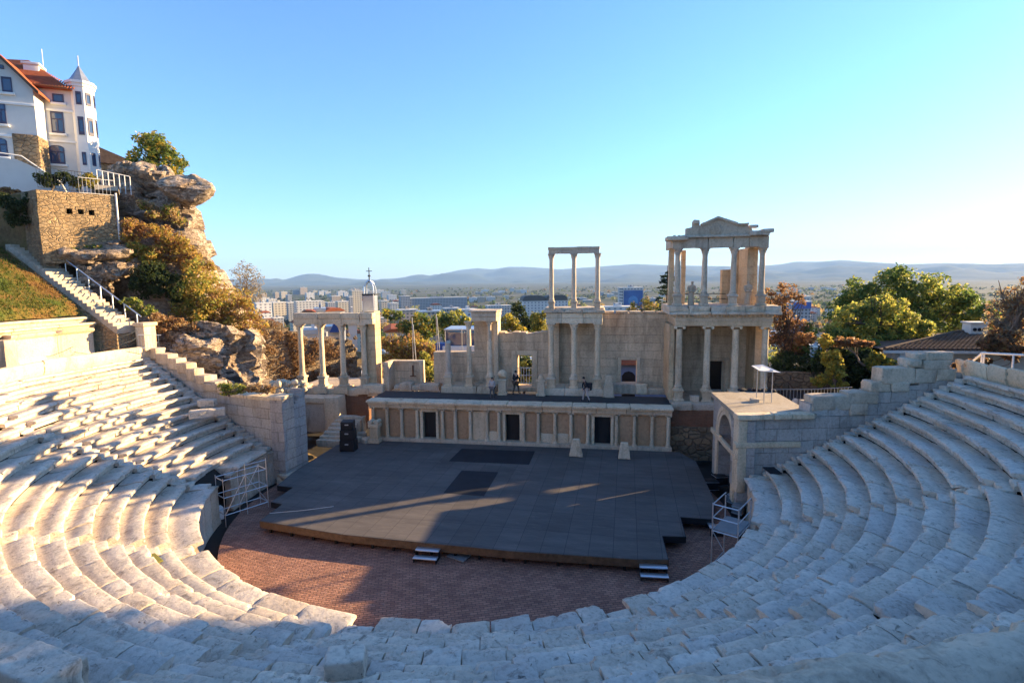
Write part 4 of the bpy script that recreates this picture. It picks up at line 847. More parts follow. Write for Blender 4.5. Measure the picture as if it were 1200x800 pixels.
# inner wall of the west entrance, with the flight up to the wing
x0, _ = F.p(357, 470, 2.2); x1, zt = F.p(391, 467, 2.2); t = thing('entrance_wall', 'stained inner wall of the western side entrance below the white columns', 'wall', F.w([(x0, 2.2, .5)])[0])
part('ashlar_mass', F, 'marble_grey', t, x0 - .6, x1 - .8, 2.2, 3.4, .3, zt - .1, amp=.06, chip=.1); part('end_block', F, 'marble', t, x1 - .75, x1 + .35, 2.1, 3.5, .3, zt + .1, amp=.04); part('cap_course', F, 'marble', t, x0 - .5, x1 - .7, 2.05, 3.4, zt - .35, zt + .05, amp=.05, chip=.3)
q0 = onz(385, 519, .62); t = thing('stone_stairs', 'short flight of worn stone stairs rising below the western wing', 'stairs', q0); xs0 = float((q0[:2] - F.o) @ F.e); ys0 = float((q0[:2] - F.o) @ F.n)
for i in range(7): part('step', F, 'marble_grey', t, xs0 - .95 + i * .12, xs0 + .95 + i * .14, ys0 + i * .32, ys0 + 2.4, .3, .8 + i * .21, amp=.02, chip=.15)
m = M()
for i, (u, v_) in enumerate(((419, 516), (424, 512), (430, 517))):
    q = onz(u, v_, .65); bx(m := M(), Frame(q[0], q[1], 10 + i * 25), -.35, .35, -.25, .25, .4, .95 + .1 * (i % 2), .12, .08, .04, None, .4); tag(obj('stone_block', m, MT['marble_grey'], None, True, 45), ('broken pale block on the deck between the black cases and the altar', 'upright broken block behind the pale block near the altar', 'small broken block lying closest to the altar')[i], 'stone block')

# ================================================================== THE STAGE DECK AND WHAT STANDS ON AND ROUND IT
t = thing('stage_platform', 'wide dark wooden stage deck with stepped corners over the orchestra', 'stage', (0, 0, 0))
fl = F.w([(-11.3, -.25, 0), (10.6, -.25, 0)])
deck = [(-9.6, -5.5), (-5.0, -6.05), (-1.2, -6.1), (2.84, -6.1), (8.0, -5.82), (9.2, -5.6), (9.08, -3.55), (10.1, -3.42), (10.05, -1.4), (11.5, -1.38), (11.95, .7), (11.75, 7.0), tuple(fl[1][:2]), tuple(fl[0][:2]), (-12.2, 6.2), (-12.0, .8), (-11.6, -1.3), (-10.55, -1.4), (-10.5, -3.4), (-9.75, -3.55)]
v, f = prism(deck, .45, .6); obj('deck', M().add(v, f), MT['deck'], t, False)
m = M()
def edge(m, pts, z0, z1, out=.03):
    for a, b in zip(pts[:-1], pts[1:]):
        a, b = np.array(a), np.array(b); fr = Frame(a[0], a[1], math.degrees(math.atan2(*(b - a)[::-1]))); L = np.linalg.norm(b - a); v, f = box(.002, L - .002, -out, .0, z0, z1); m.add(fr.w(v), f)
edge(m, deck[:6], .26, .585); obj('edge_board', m, MT['wood'], t, False)
m = M(); edge(m, deck[5:12], .3, .585); obj('black_skirt', m, MT['black'], t, False); m = M(); edge(m, [deck[-6], deck[-5], deck[-4], deck[-3], deck[-2], deck[-1], deck[0]], .3, .585); obj('black_skirt', m, MT['black'], t, False)
for a, b in zip(deck[:6], deck[1:6]):
    for tt in np.linspace(.1, .9, 4): x, y = np.array(a) * (1 - tt) + np.array(b) * tt; obj('support_post', bx(M(), W0, x - .06, x + .06, y + .1, y + .22, 0, .44, amp=0), MT['black'], t)
v, f = prism([(-9.2, -4.7), (9.0, -4.8), (9.0, 6), (-11, 6)], .002, .42); obj('underside_shade_block', M().add(v, f), MT['black'], t, False)  # black block painted as the shadow beneath the deck
def sheet(name, label, cat, px, z, th, mat):
    p = [onz(u, v_, z)[:2] for u, v_ in px]; v, f = prism(p[::-1], z, z + th); o = obj(name, M().add(v, f), MT[mat], None, False); return tag(o, label, cat)
sheet('floor_mat', 'black mat on the deck in front of the middle doorway', 'mat', ((541, 525.5), (627, 528.5), (620, 544), (526, 540)), .606, .006, 'mat')
sheet('floor_mat', 'smaller square black mat in the centre of the deck', 'mat', ((541, 551), (584, 553), (567, 581), (520, 577)), .606, .006, 'mat')
sheet('floor_panel', 'grey hatch panel lying on the brick paving before the deck', 'panel', ((523, 652), (534, 645), (553, 650), (543, 659)), .03, .05, 'greycover')
a_, b_ = onz(316, 601, .612), onz(391, 593, .612); tag(obj('tape_line', M().add(*tube([a_, (a_ + b_) / 2 + np.array([.1, -.05, 0]), b_], .012, 5)), MT['whitemetal'], None), 'thin pale tape line on the left front of the deck', 'tape')
def steps(x, y, deg, w, label):
    fr = Frame(x, y, deg); t = thing('stage_steps', label, 'steps', fr.w([(0, 0, 0)])[0], 'small aluminium steps up to the deck')
    for i, (yy, z) in enumerate(((.0, .42), (-.34, .22))): obj('tread', bx(M(), fr, -w / 2, w / 2, yy - .3, yy, z - .05, z, .3, .008, 0), MT['alu'], t)
    m = M()
    for s in (-1, 1): bx(m, fr, s * (w / 2 - .03) - .02, s * (w / 2 - .03) + .02, -.62, -.02, .0, .17, amp=0); bx(m, fr, s * (w / 2 - .03) - .02, s * (w / 2 - .03) + .02, -.3, -.02, .17, .37, amp=0)
    obj('side_frame', m, MT['black'], t)
steps(-.85, -6.13, 2, 1.05, 'bright metal steps at the middle of the deck front'); steps(8.6, -5.75, 5, 1.1, 'bright metal steps at the right corner of the deck front'); steps(11.3, -1.5, 95, .9, 'bright metal steps turned sideways at the stepped right corner')
def cases(lst, label_fn):
    for i, (u, v_, z0, w, d, h, rot, mat, lab) in enumerate(lst):
        q = onz(u, v_, z0); fr = Frame(q[0], q[1], rot); t = thing('equipment_case', lab, 'case', (q[0], q[1], z0), 'equipment cases round the deck'); obj('case_body', bx(M(), fr, -w / 2, w / 2, -d / 2, d / 2, z0, z0 + h, .3, .02, 0), MT[mat], t); obj('case_edge', bx(bx(M(), fr, -w / 2 - .012, w / 2 + .012, -d / 2 - .012, d / 2 + .012, z0 + h - .06, z0 + h - .03, .3, .01, 0), fr, -w / 2 - .012, w / 2 + .012, -d / 2 - .012, d / 2 + .012, z0 + .05, z0 + .08, .3, .01, 0), MT['galv'], t)
cases([(833, 573, 0, .7, .6, .55, 10, 'black', 'black case nearest the deck at the eastern edge'), (843, 568, 0, .7, .6, .6, 20, 'black', 'black case second from the deck beside the arch'), (852, 565, 0, .7, .6, .6, 5, 'greycover', 'grey case third from the deck beside the arch'), (864, 566, 0, .6, .6, .75, 15, 'black', 'tall black case against the eastern podium end'), (861, 589, 0, .6, .5, .5, 40, 'greycover', 'grey case closest to the scaffold stair below the shaded seats'), (869, 584, 0, .6, .5, .7, 30, 'greycover', 'grey case against the podium below the shaded seats'), (872, 575, 0, .6, .5, .8, 30, 'black', 'black case against the podium just below the seat tip'), (865, 601, 0, .5, .5, .45, 60, 'greycover', 'low grey case half hidden beside the scaffold stair')], None)
for i, (u, v_, lab) in enumerate(((249, 613, 'white box nearest the drain by the western scaffold'), (256, 608, 'white box beside the western scaffold foot'))):
    q = onz(u, v_, -.3); fr = Frame(q[0], q[1], 60); tag(obj('plastic_box', bx(M(), fr, -.22, .22, -.2, .2, -.3, .35, .3, .02, 0), MT['white'], None), lab, 'box')
q = onz(409, 527, .6); t = thing('loudspeaker_stack', 'tall black covered loudspeaker stack beside the western stone stairs', 'speaker', q)
for i, (z0, h, w) in enumerate(((.6, .75, 1.0), (1.36, .7, .92), (2.07, .55, .8))):
    fr = Frame(q[0], q[1], 8 + i * 4); c_ = obj('speaker_cabinet', bx(M(), fr, -w / 2, w / 2, -.4, .4, z0, z0 + h, .2, .03, .01), MT['black'], t); obj('handle', bx(M(), fr, -.12, .12, -.425, -.395, z0 + h * .6, z0 + h * .72, .2, .01, 0), MT['galv'], c_)
def tubes(parent, name, segs, mat='galv', r=.025, seg=6):
    for a, b in segs: obj(name, M().add(*tube([a, b], r, seg)), MT[mat], parent)
# east scaffold stair
fr = Frame(11.7, -4.9, 62); t = thing('scaffold_stair', 'pale tubular scaffold stair with a landing beside the eastern seats', 'scaffold', (11.7, -4.9, 0)); P4 = [(-.75, -.5), (.75, -.5), (.75, .5), (-.75, .5)]
w3 = lambda x, y, z: tuple(fr.w([(x, y, z)])[0])
tubes(t, 'upright', [(w3(x, y, -.3), w3(x, y, 3.0 if i in (0, 3) else 2.85)) for i, (x, y) in enumerate(P4)], r=.03)
tubes(t, 'rail', [(w3(*P4[i], z), w3(*P4[(i + 1) % 4], z)) for i in (0, 2, 3) for z in (.35, 1.85, 2.4, 2.95)])
tubes(t, 'brace', [(w3(-.75, -.5, .35), w3(.75, -.5, 1.85)), (w3(.75, -.5, .35), w3(-.75, -.5, 1.85)), (w3(-.75, -.5, .35), w3(-.75, .5, 1.85)), (w3(.0, -.5, .3), w3(.0, -.5, 1.85))], r=.02)
a = np.linspace(-math.pi / 2, math.pi / 2, 8); v, f = tube([w3(.75 + .18 * math.cos(q_), -.5, 2.7 + .25 * math.sin(q_)) for q_ in a], .025, 6); obj('handrail_loop', M().add(v, f), MT['galv'], t)
obj('landing', bx(M(), fr, -.72, .85, -.48, .48, 1.86, 1.92, .3, .01, 0), MT['greycover'], t)
fr = Frame(-12.15, -3.6, 62); t = thing('scaffold_tower', 'light tubular scaffold leaning against the western podium', 'scaffold', (-12.2, -3.6, 0)); P4 = [(-1.0, -.5), (.1, -.5), (1.2, -.5), (1.2, .4), (.1, .4), (-1.0, .4)]
tubes(t, 'upright', [(w3(x, y, -.3), w3(x, y, 2.2 + (.5 if i in (1, 2) else 0))) for i, (x, y) in enumerate(P4)], r=.02)
tubes(t, 'rail', [(w3(*P4[i], z), w3(*P4[(i + 1) % 6], z)) for i in range(6) for z in (.3, 1.2, 2.1)])
tubes(t, 'brace', [(w3(-1.0, -.5, .3), w3(.1, -.5, 2.1)), (w3(.1, -.5, 2.1), w3(1.2, -.5, .3)), (w3(.1, .4, .3), w3(1.2, .4, 2.1)), (w3(.1, -.5, 2.6), w3(1.2, -.5, 2.6))], r=.02)

# ---- people on the walkway
def person(x, y, z, h, face, label, top, legs, stride=.16, bend=0.0, arms=((-.05, .1), (.08, -.05)), bag=None):
    """one skinned body; clothes and hair as its children.  Local +y is where the person faces"""
    fr0 = F.w([(x, y, z)])[0]; fr = Frame(fr0[0], fr0[1], face); t = None
    J = {'pel': (0, 0, .53), 'sp': (0, bend * .25, .66), 'ch': (0, bend * .6, .77), 'nk': (0, bend * .9, .85), 'hd': (0, bend * 1.1 + .01, .93), 'tp': (0, bend * 1.1 + .01, .985)}
    E_ = [('pel', 'sp'), ('sp', 'ch'), ('ch', 'nk'), ('nk', 'hd'), ('hd', 'tp')]; r = {'pel': .085, 'sp': .078, 'ch': .09, 'nk': .034, 'hd': .052, 'tp': .034}
    for s, n in ((-1, 'l'), (1, 'r')):
        sy = stride * s; ax, ay = arms[0 if s < 0 else 1]
        J.update({'hp' + n: (s * .05, 0, .5), 'kn' + n: (s * .055, sy * .55 + .03, .27), 'an' + n: (s * .055, sy, .045), 'to' + n: (s * .06, sy + .09, .02), 'sh' + n: (s * .11, bend * .6, .81), 'el' + n: (s * .135, bend * .6 + ax, .64), 'wr' + n: (s * .12, bend * .6 + ax + ay + .04, .5), 'ha' + n: (s * .118, bend * .6 + ax + ay + .07, .455)})
        E_ += [('pel', 'hp' + n), ('hp' + n, 'kn' + n), ('kn' + n, 'an' + n), ('an' + n, 'to' + n), ('ch', 'sh' + n), ('sh' + n, 'el' + n), ('el' + n, 'wr' + n), ('wr' + n, 'ha' + n)]
        r.update({'hp' + n: .058, 'kn' + n: .036, 'an' + n: .024, 'to' + n: .02, 'sh' + n: .042, 'el' + n: .028, 'wr' + n: .02, 'ha' + n: .022})
    def skin(name, keys, fat, mat, parent):
        ks = list(keys); idx = {k_: i for i, k_ in enumerate(ks)}; me = bpy.data.meshes.new(name)
        me.from_pydata([tuple(fr.w([(J[k_][0] * h, J[k_][1] * h, z + J[k_][2] * h)])[0]) for k_ in ks], [(idx[a], idx[b]) for a, b in E_ if a in idx and b in idx], []); o = bpy.data.objects.new(name, me); link(o, parent); me.materials.append(MT[mat])
        sm = o.modifiers.new('skin', 'SKIN'); sm.use_smooth_shade = True; ss = o.modifiers.new('sub', 'SUBSURF'); ss.levels = ss.render_levels = 2
        for i, k_ in enumerate(ks): q_ = r[k_] * h * fat; me.skin_vertices[0].data[i].radius = (q_ * (1.25 if k_ in ('ch', 'pel', 'sp') else 1), q_)
        me.skin_vertices[0].data[0].use_root = True; return o
    body = skin('person', J.keys(), .92, 'skin', None); tag(body, label, 'person')
    skin('jacket', ['ch', 'sp', 'pel', 'shl', 'ell', 'wrl', 'shr', 'elr', 'wrr'], 1.12, top, body); skin('trousers', ['pel', 'hpl', 'knl', 'anl', 'hpr', 'knr', 'anr'], 1.14, legs, body); skin('shoe', ['anl', 'tol'], 1.25, 'black', body); skin('shoe', ['anr', 'tor'], 1.25, 'black', body)
    v, f = rock((0, 0, 0), 1, 3, 3, 1, .05); hd = fr.w([(0, (J['hd'][1] - .012) * h, z + .95 * h)])[0]; v = v * np.array([.055, .06, .055]) * h + hd; obj('hair', M().add(v, f), MT['hair'], body)
    if bag: p = fr.w([(bag[0] * h, bag[1] * h, z + .6 * h)])[0]; v, f = rbox(-.2, .2, -.12, .12, -.26, .26, .1, .1, .02, .2, 4); tag(obj('shoulder_bag', M().add(v + p, f), MT['cloth_dark'], None), 'bulky black bag on the back of the bending walker', 'bag')
p = onz(604.5, 461.5, 3.5); y_ = float((p[:2] - F.o) @ F.n); x_ = float((p[:2] - F.o) @ F.e); person(x_, y_, 3.5, 1.76, -40, 'person in a dark jacket walking in front of the gated doorway', 'cloth_dark', 'cloth_brown', .12)
p = onz(577, 466, 3.5); person(float((p[:2] - F.o) @ F.e), float((p[:2] - F.o) @ F.n), 3.5, 1.5, 160, 'shorter person in a pale top on the walkway beside the worn bust', 'cloth_pale', 'cloth_grey', .1)
p = onz(687, 470, 3.5); person(float((p[:2] - F.o) @ F.e), float((p[:2] - F.o) @ F.n), 3.5, 1.72, 100, 'person leaning forward with a black bag before the central columns', 'cloth_dark', 'cloth_pale', .13, .1, bag=(0, -.11))
# ================================================================== FOLIAGE
PAL = dict(dark=[(.022, .035, .012), (.035, .05, .016), (.05, .06, .02)], green=[(.06, .095, .025), (.095, .13, .03), (.15, .16, .04)], yellow=[(.3, .22, .03), (.24, .2, .035), (.16, .15, .03), (.34, .24, .045)], ygreen=[(.17, .19, .045), (.24, .24, .05), (.31, .27, .06), (.09, .12, .03)],
           gold=[(.33, .22, .05), (.27, .17, .045), (.22, .19, .04), (.36, .26, .07)], rust=[(.2, .1, .05), (.25, .14, .06), (.16, .09, .045), (.25, .18, .07)], brown=[(.12, .07, .035), (.17, .1, .05), (.09, .055, .03)], dry=[(.28, .2, .1), (.22, .15, .07), (.33, .24, .13)], conifer=[(.016, .03, .02), (.024, .04, .025)], bare=[(.16, .14, .1), (.2, .17, .12)])
def leaves(blobs, n, size, pal, seed, hollow=.45, clump=.55, mixp=None, flat=0.0):
    """n leaf faces scattered in clumps through the outer volume of the blobs (centre, radii)"""
    g = np.random.default_rng(seed); sub_ = []
    for c_, r_ in blobs:       # every lobe breaks up into smaller sprays
        r_ = np.array(r_); sub_.append((np.array(c_), r_ * .78))
        for _ in range(7):
            d_ = g.normal(size=3); d_ /= np.linalg.norm(d_); q_ = g.uniform(.3, .55); sub_.append((np.array(c_) + d_ * r_ * g.uniform(.6, .95), r_ * q_))
    blobs = sub_; vol = np.array([b[1][0] * b[1][1] * b[1][2] for b in blobs]) ** (2 / 3); pr = vol / vol.sum(); k = g.choice(len(blobs), n, p=pr)
    c = np.array([b[0] for b in blobs], float)[k]; rd = np.array([b[1] for b in blobs], float)[k]
    d = g.normal(size=(n, 3)); d /= np.linalg.norm(d, axis=1, keepdims=True); rad = (hollow ** 3 + (1 - hollow ** 3) * g.random(n)) ** (1 / 3)
    p = c + d * rd * rad[:, None]; sc = float(np.mean(vol ** .5)) * clump
    dn = fbm(p / sc, seed, 3); p = p + nvec(p, sc * .8, seed + 3) * rd * .22; keep = dn > -.1 + .35 * (rad - .8); p, d, dn, k = p[keep], d[keep], dn[keep], k[keep]; n = len(p)
    nm = g.normal(size=(n, 3)) + d * .8 + np.array([0, 0, .4 + flat]); nm /= np.linalg.norm(nm, axis=1, keepdims=True); u = np.cross(nm, g.normal(size=(n, 3))); u /= np.linalg.norm(u, axis=1, keepdims=True); w = np.cross(nm, u)
    s = size * g.uniform(.6, 1.4, n)[:, None]; v = np.stack([p - u * s, p - w * s * .55, p + u * s, p + w * s * .55], 1).reshape(-1, 3); q = np.arange(n * 4).reshape(-1, 4)
    P_ = np.array(PAL[pal]); ci = np.clip(((fbm(p / (sc * .9), seed + 11, 2) + 1) / 2 * len(P_) + g.normal(0, .45, n)).astype(int), 0, len(P_) - 1); col = 1.65 * P_[ci] * g.uniform(.75, 1.25, n)[:, None]
    if mixp: Q_ = np.array(PAL[mixp]); mk = fbm(p / (sc * 1.6), seed + 23, 2) > .12; col[mk] = 1.65 * Q_[g.integers(0, len(Q_), mk.sum())] * g.uniform(.75, 1.25, mk.sum())[:, None]
    return v, q.tolist(), np.repeat(col, 4, 0)
def crown(name, blobs, n, size, pal, seed, parent, **kw):
    v, f, col = leaves(blobs, n, size, pal, seed, **kw); return obj(name, M().add(v, f), MT['leaf'], parent, False, col=col)
def trunk(base, top, r, seed, blobs=(), nl=6, mat='bark', parent=None):
    g = np.random.default_rng(seed); base, top = np.array(base, float), np.array(top, float); t_ = np.linspace(0, 1, 7)[:, None]; pts = base + (top - base) * t_; pts[1:-1, :2] += g.normal(0, .04 * np.linalg.norm(top - base), (5, 2)); m = M(); v, f = tube(pts, r * (1 - .75 * t_[:, 0]), 9); m.add(v, f)
    for i in range(nl):
        a = pts[2 + i % 5] if True else top; b = blobs[i % len(blobs)] if len(blobs) else (top, (1, 1, 1)); e = np.array(b[0]) + g.normal(0, .45, 3) * np.array(b[1]); mid = (a + e) / 2 + g.normal(0, .2, 3); v, f = tube([a, mid, e], [r * .42, r * .26, r * .07], 6); m.add(v, f)
        for j in range(3): e2 = mid + (e - mid) * g.uniform(.2, 1) + g.normal(0, .35, 3) * np.array(b[1]); v, f = tube([mid + (e - mid) * .2, e2], [r * .16, r * .04], 5); m.add(v, f)
    return obj('trunk', m, MT[mat], parent)
def tree(name, label, base, blobs, n, size, pal, seed, r=.2, nl=8, cat='tree', group=None, mat='bark', **kw):
    t = thing(name, label, cat, base, group); top = np.mean([b[0] for b in blobs], 0); trunk(base, top, r, seed, blobs, nl, mat, t); crown('crown', blobs, n, size, pal, seed, t, **kw); return t
def pix_blobs(lst, d):      # (u, v, radius in px [, depth offset, squash]) at ground distance d
    o = []
    for b in lst:
        u, v_, rp = b[:3]; dd = d + (b[3] if len(b) > 3 else 0); p = at(u, v_, dd); fwd = (p - CAM) @ FW; r_ = rp * fwd / FPX; o.append((p, (r_, r_, r_ * (b[4] if len(b) > 4 else .85))))
    return o

# ================================================================== THE WESTERN HILL
def hill_h(x, y):
    a = np.array([-31.0, 0.0]); n_ = np.array([.894, -.447]); d = (x - a[0]) * n_[0] + (y - a[1]) * n_[1] + 4.4; al = (x - a[0]) * .447 + (y - a[1]) * .894
    p3 = np.column_stack([x, y, x * 0]); d = d + 1.6 * fbm(p3 / 5, 5, 3) + .35 * np.round(2 * fbm(p3 / 2.4, 8, 2))
    z = 17.5 - 8.5 * sstep(-5.5, 1.2, d) - 5.2 * sstep(2.0, 5.2, d) - 4.3 * sstep(6.5, 9, d)
    z = z - sstep(8, -3, y) * sstep(-7, 2, d) * 1.0
    end = sstep(13.0, 17.0, al + .8 * fbm(p3 / 3, 15, 2)); z = z * (1 - end) + (-3) * end
    z = z + 2.2 * sstep(-36, -50, x)
    return z + .3 * fbm(p3 / 1.5, 4, 3)
xs_ = np.arange(-95, -13, .55); ys_ = np.arange(-4, 70, .55); XX, YY = np.meshgrid(xs_, ys_, indexing='ij'); x_, y_ = XX.ravel(), YY.ravel(); z_ = hill_h(x_, y_)
cav = np.hypot(x_, y_) < 27.6; lim = AL.w(np.column_stack([-(x_ * 0 + 0), 0 * x_, 0 * x_])) 
inside = cav & (((x_ - AL.o[0]) * AL.n[0] + (y_ - AL.o[1]) * AL.n[1]) < 1.3); z_ = np.where(inside, -3, z_); near = (y_ < 4.5) & (x_ > -36); z_ = np.where(near, np.minimum(z_, 7 + (np.hypot(x_, y_) - 27) * .35), z_)
nx, ny = len(xs_), len(ys_); i = np.arange((nx - 1) * (ny - 1)); i = (i // (ny - 1)) * ny + i % (ny - 1); q = np.column_stack([i, i + ny, i + ny + 1, i + 1]); zq_ = z_[q]; ok = zq_.max(1) > -2.9; q = q[ok]; st_ = (zq_[ok].max(1) - zq_[ok].min(1)) > .42
m = M(); m.v = [np.column_stack([x_, y_, z_])]; m.f = q.tolist(); m.n = len(x_); m.mi = st_.astype(int).tolist(); struct('hill', m, [MT['soil'], MT['rock']], True, 50)
# boulders of the outcrop: (u, v, d, radius px, squash, label)
def facets(p, cell, seed):      # planar facets: every cell of space keeps its own tilted plane
    q = p / cell; b = np.floor(q).astype(np.int64); best = np.full(len(p), 9e9); val = np.zeros(len(p))
    for dx in (-1, 0, 1):
        for dy in (-1, 0, 1):
            for dz in (-1, 0, 1):
                c = b + np.array([dx, dy, dz]); h = [_h(c[:, 0] & 0xffffffff, c[:, 1] & 0xffffffff, c[:, 2] & 0xffffffff, seed + k) for k in range(7)]
                d = q - c - np.column_stack(h[:3]); r_ = (d * d * np.array([1, 1, 1.5])).sum(1); v = (h[3] - .5) + ((np.column_stack(h[4:7]) - .5) * d).sum(1) * 1.3; m_ = r_ < best; best = np.where(m_, r_, best); val = np.where(m_, v, val)
    return np.clip(val, -.5, .5) * cell
def crag(name, label, path, zb, lean, seed, inward=7, cell=2.6, ns=150, nt=70):
    """one continuous rock face: path = top edge (x, y, z); the foot leans out by lean"""
    path = np.array(path, float); L = np.concatenate([[0], np.cumsum(np.linalg.norm(np.diff(path[:, :2], axis=0), axis=1))]); s = np.linspace(0, L[-1], ns); X = np.column_stack([np.interp(s, L, path[:, k]) for k in range(3)])
    for _ in range(6): X[1:-1] = (X[:-2] + 2 * X[1:-1] + X[2:]) / 4
    tg = np.gradient(X[:, :2], axis=0); tg /= np.linalg.norm(tg, axis=1, keepdims=True); out = np.column_stack([tg[:, 1], -tg[:, 0]]); V = np.zeros((ns, nt, 3)); O = np.zeros((ns, nt, 3)); t = np.linspace(0, 1.5, nt)
    for j, a in enumerate(t):
        if a <= 1: off = lean * (1 - a) ** 1.3; z = zb + (X[:, 2] - zb) * a; nz = .15
        else: off = -inward * (a - 1) / .5; z = X[:, 2] + .5 * (a - 1) / .5; nz = .9
        V[:, j, :2] = X[:, :2] + out * off; V[:, j, 2] = z; O[:, j, :2] = out * (1 - nz * .8); O[:, j, 2] = nz
    v = V.reshape(-1, 3); o = O.reshape(-1, 3); w = v + nvec(v, 2.0, seed + 2) * .35; tilt = np.array([[.9, .1, .35], [-.1, 1, -.2], [-.3, .15, .95]]); w = w @ tilt
    d = 1.0 * facets(w * np.array([1, 1, 1.35]), cell, seed) + .6 * facets(w * np.array([1, 1, 1.6]), cell * .42, seed + 9) + .18 * facets(w, cell * .17, seed + 19) + .9 * fbm(v / 5, seed, 2) + .1 * fbm(v / .5, seed + 1, 3)
    d = np.clip(d, -1.6, .75); v = v + o * d[:, None]; i = np.arange((ns - 1) * (nt - 1)); i = (i // (nt - 1)) * nt + i % (nt - 1); m = M(); m.v = [v]; m.f = np.column_stack([i, i + nt, i + nt + 1, i + 1]).tolist(); m.n = len(v); m.mi = [0] * len(m.f)
    return tag(obj(name, m, MT['rock'], None, True, 24), label, 'rock')
crag('rock_crag', 'steep fractured upper crag of tan rock above the golden shrubs', [at(118, 216, 58), at(138, 212, 56), at(172, 222, 54.5), at(198, 230, 52.5), at(214, 236, 52), at(224, 247, 53.5), at(226, 250, 57), at(214, 250, 61), at(190, 246, 65)], 6.5, 4.4, 23, 2.0, 2.2)
crag('rock_crag', 'fractured lower crag of tan rock beside the western retaining wall', [at(182, 398, 47), at(203, 396, 45), at(232, 388, 44.3), at(262, 392, 44.3), at(288, 394, 45.3), at(298, 392, 49), at(296, 390, 56)], 2.6, .9, 27, 5, 1.6, 150, 70)
RK = [((219, 226), 51.5, 25, (1.25, 1, .7), 'split overhanging boulder crowning the right end of the outcrop'), ((183, 212), 55, 21, (1.1, 1, 1), 'shaded boulder under the hilltop tree'), ((150, 206), 57, 17, (1.2, 1, .8), 'pale boulder beside the railing under the house'), ((148, 226), 56, 15, (1, 1, 1), 'boulder at the right end of the rubble retaining wall'),
      ((110, 297), 51, 26, (1.5, 1, .65), 'flat slab of rock below the rubble retaining wall'), ((130, 314), 50, 19, (1.1, 1, 1.0), 'split grey boulder beside the stair railing'), ((110, 325), 50, 18, (1, 1, 1.1), 'dark boulder in shadow behind the stair railing'), ((150, 308), 51, 17, (1, 1, 1), 'brown boulder right of the split grey boulder')]
for i, ((u, v_), d, rp, sq, lab) in enumerate(RK):
    p = at(u, v_, d); r_ = rp * ((p - CAM) @ FW) / FPX * 1.15; v, f = rock(p, r_, 340 + i, 9, 4, .05, sq); dd = v - p; nn = dd / np.linalg.norm(dd, axis=1, keepdims=True); v = v + nn * ((.12 if i == 0 else .5) * facets(v, r_ * .75, 400 + i) + (.15 if i == 0 else .3) * facets(v, r_ * .3, 420 + i))[:, None]; tag(obj('boulder', M().add(v, f), MT['rock'], None, True, 26), lab, 'boulder', 'boulders of the western outcrop')
# grass bank, kept between the upper seats and the stair
p0, p1 = at(150, 385, 44.5), at(22, 287, 53.0); sdir = (p1 - p0)[:2]; SL = float(np.linalg.norm(sdir)); sdir = sdir / SL
SF = Frame(p0[0], p0[1], math.degrees(math.atan2(sdir[1], sdir[0]))); zs0, zs1 = p0[2], p1[2]
ga, gr = np.meshgrid(np.radians(np.linspace(-189, -158.0, 70)), np.linspace(0, 1, 40), indexing='ij'); g_ = gr.ravel(); aa_ = ga.ravel(); rr_ = 28.0 + 10 * g_; x_, y_ = rr_ * np.cos(aa_), rr_ * np.sin(aa_)
z_ = 9.85 + .3 * sstep(0, .06, g_) + 5.75 * g_ + .06 * fbm(np.column_stack([x_, y_, x_ * 0]) / 1.2, 4, 3); ly = (x_ - SF.o[0]) * SF.n[0] + (y_ - SF.o[1]) * SF.n[1]; 
m = M(); i = np.arange(69 * 39); i = (i // 39) * 40 + i % 39; q = np.column_stack([i, i + 1, i + 41, i + 40]); ok = ly[q].min(1) > .95; m.v = [np.column_stack([x_, y_, z_])]; m.f = q[ok].tolist(); m.n = len(x_); m.mi = [0] * len(m.f); struct('grass_bank', m, MT['lawn'], True, 0)
g = np.random.default_rng(3); n = 26000; aa_ = np.radians(g.uniform(-189, -158, n)); t_ = g.random(n); rr_ = 28 + 10 * t_; p = np.column_stack([rr_ * np.cos(aa_), rr_ * np.sin(aa_), 9.85 + .3 * sstep(0, .06, t_) + 5.75 * t_]); ly = (p[:, 0] - SF.o[0]) * SF.n[0] + (p[:, 1] - SF.o[1]) * SF.n[1]; p = p[ly > 1.0]; n = len(p)
h_ = g.uniform(.08, .2, n); dx = g.normal(0, .06, (n, 2)); w_ = g.normal(0, .02, (n, 2)); v = np.zeros((n, 3, 3)); v[:, 0] = p; v[:, 1] = p; v[:, 0, :2] -= w_; v[:, 1, :2] += w_; v[:, 2] = p; v[:, 2, :2] += dx; v[:, 2, 2] += h_
gn = fbm(p / 2.2, 9, 3); cg = np.where((gn > .02)[:, None], np.array([(.1, .13, .025)]), np.array([(.24, .14, .045)])) * g.uniform(.6, 1.3, (n, 1)); struct('grass', M().add(v.reshape(-1, 3), np.arange(n * 3).reshape(-1, 3).tolist()), MT['leaf'], False, col=np.repeat(cg, 3, 0), kind='stuff')
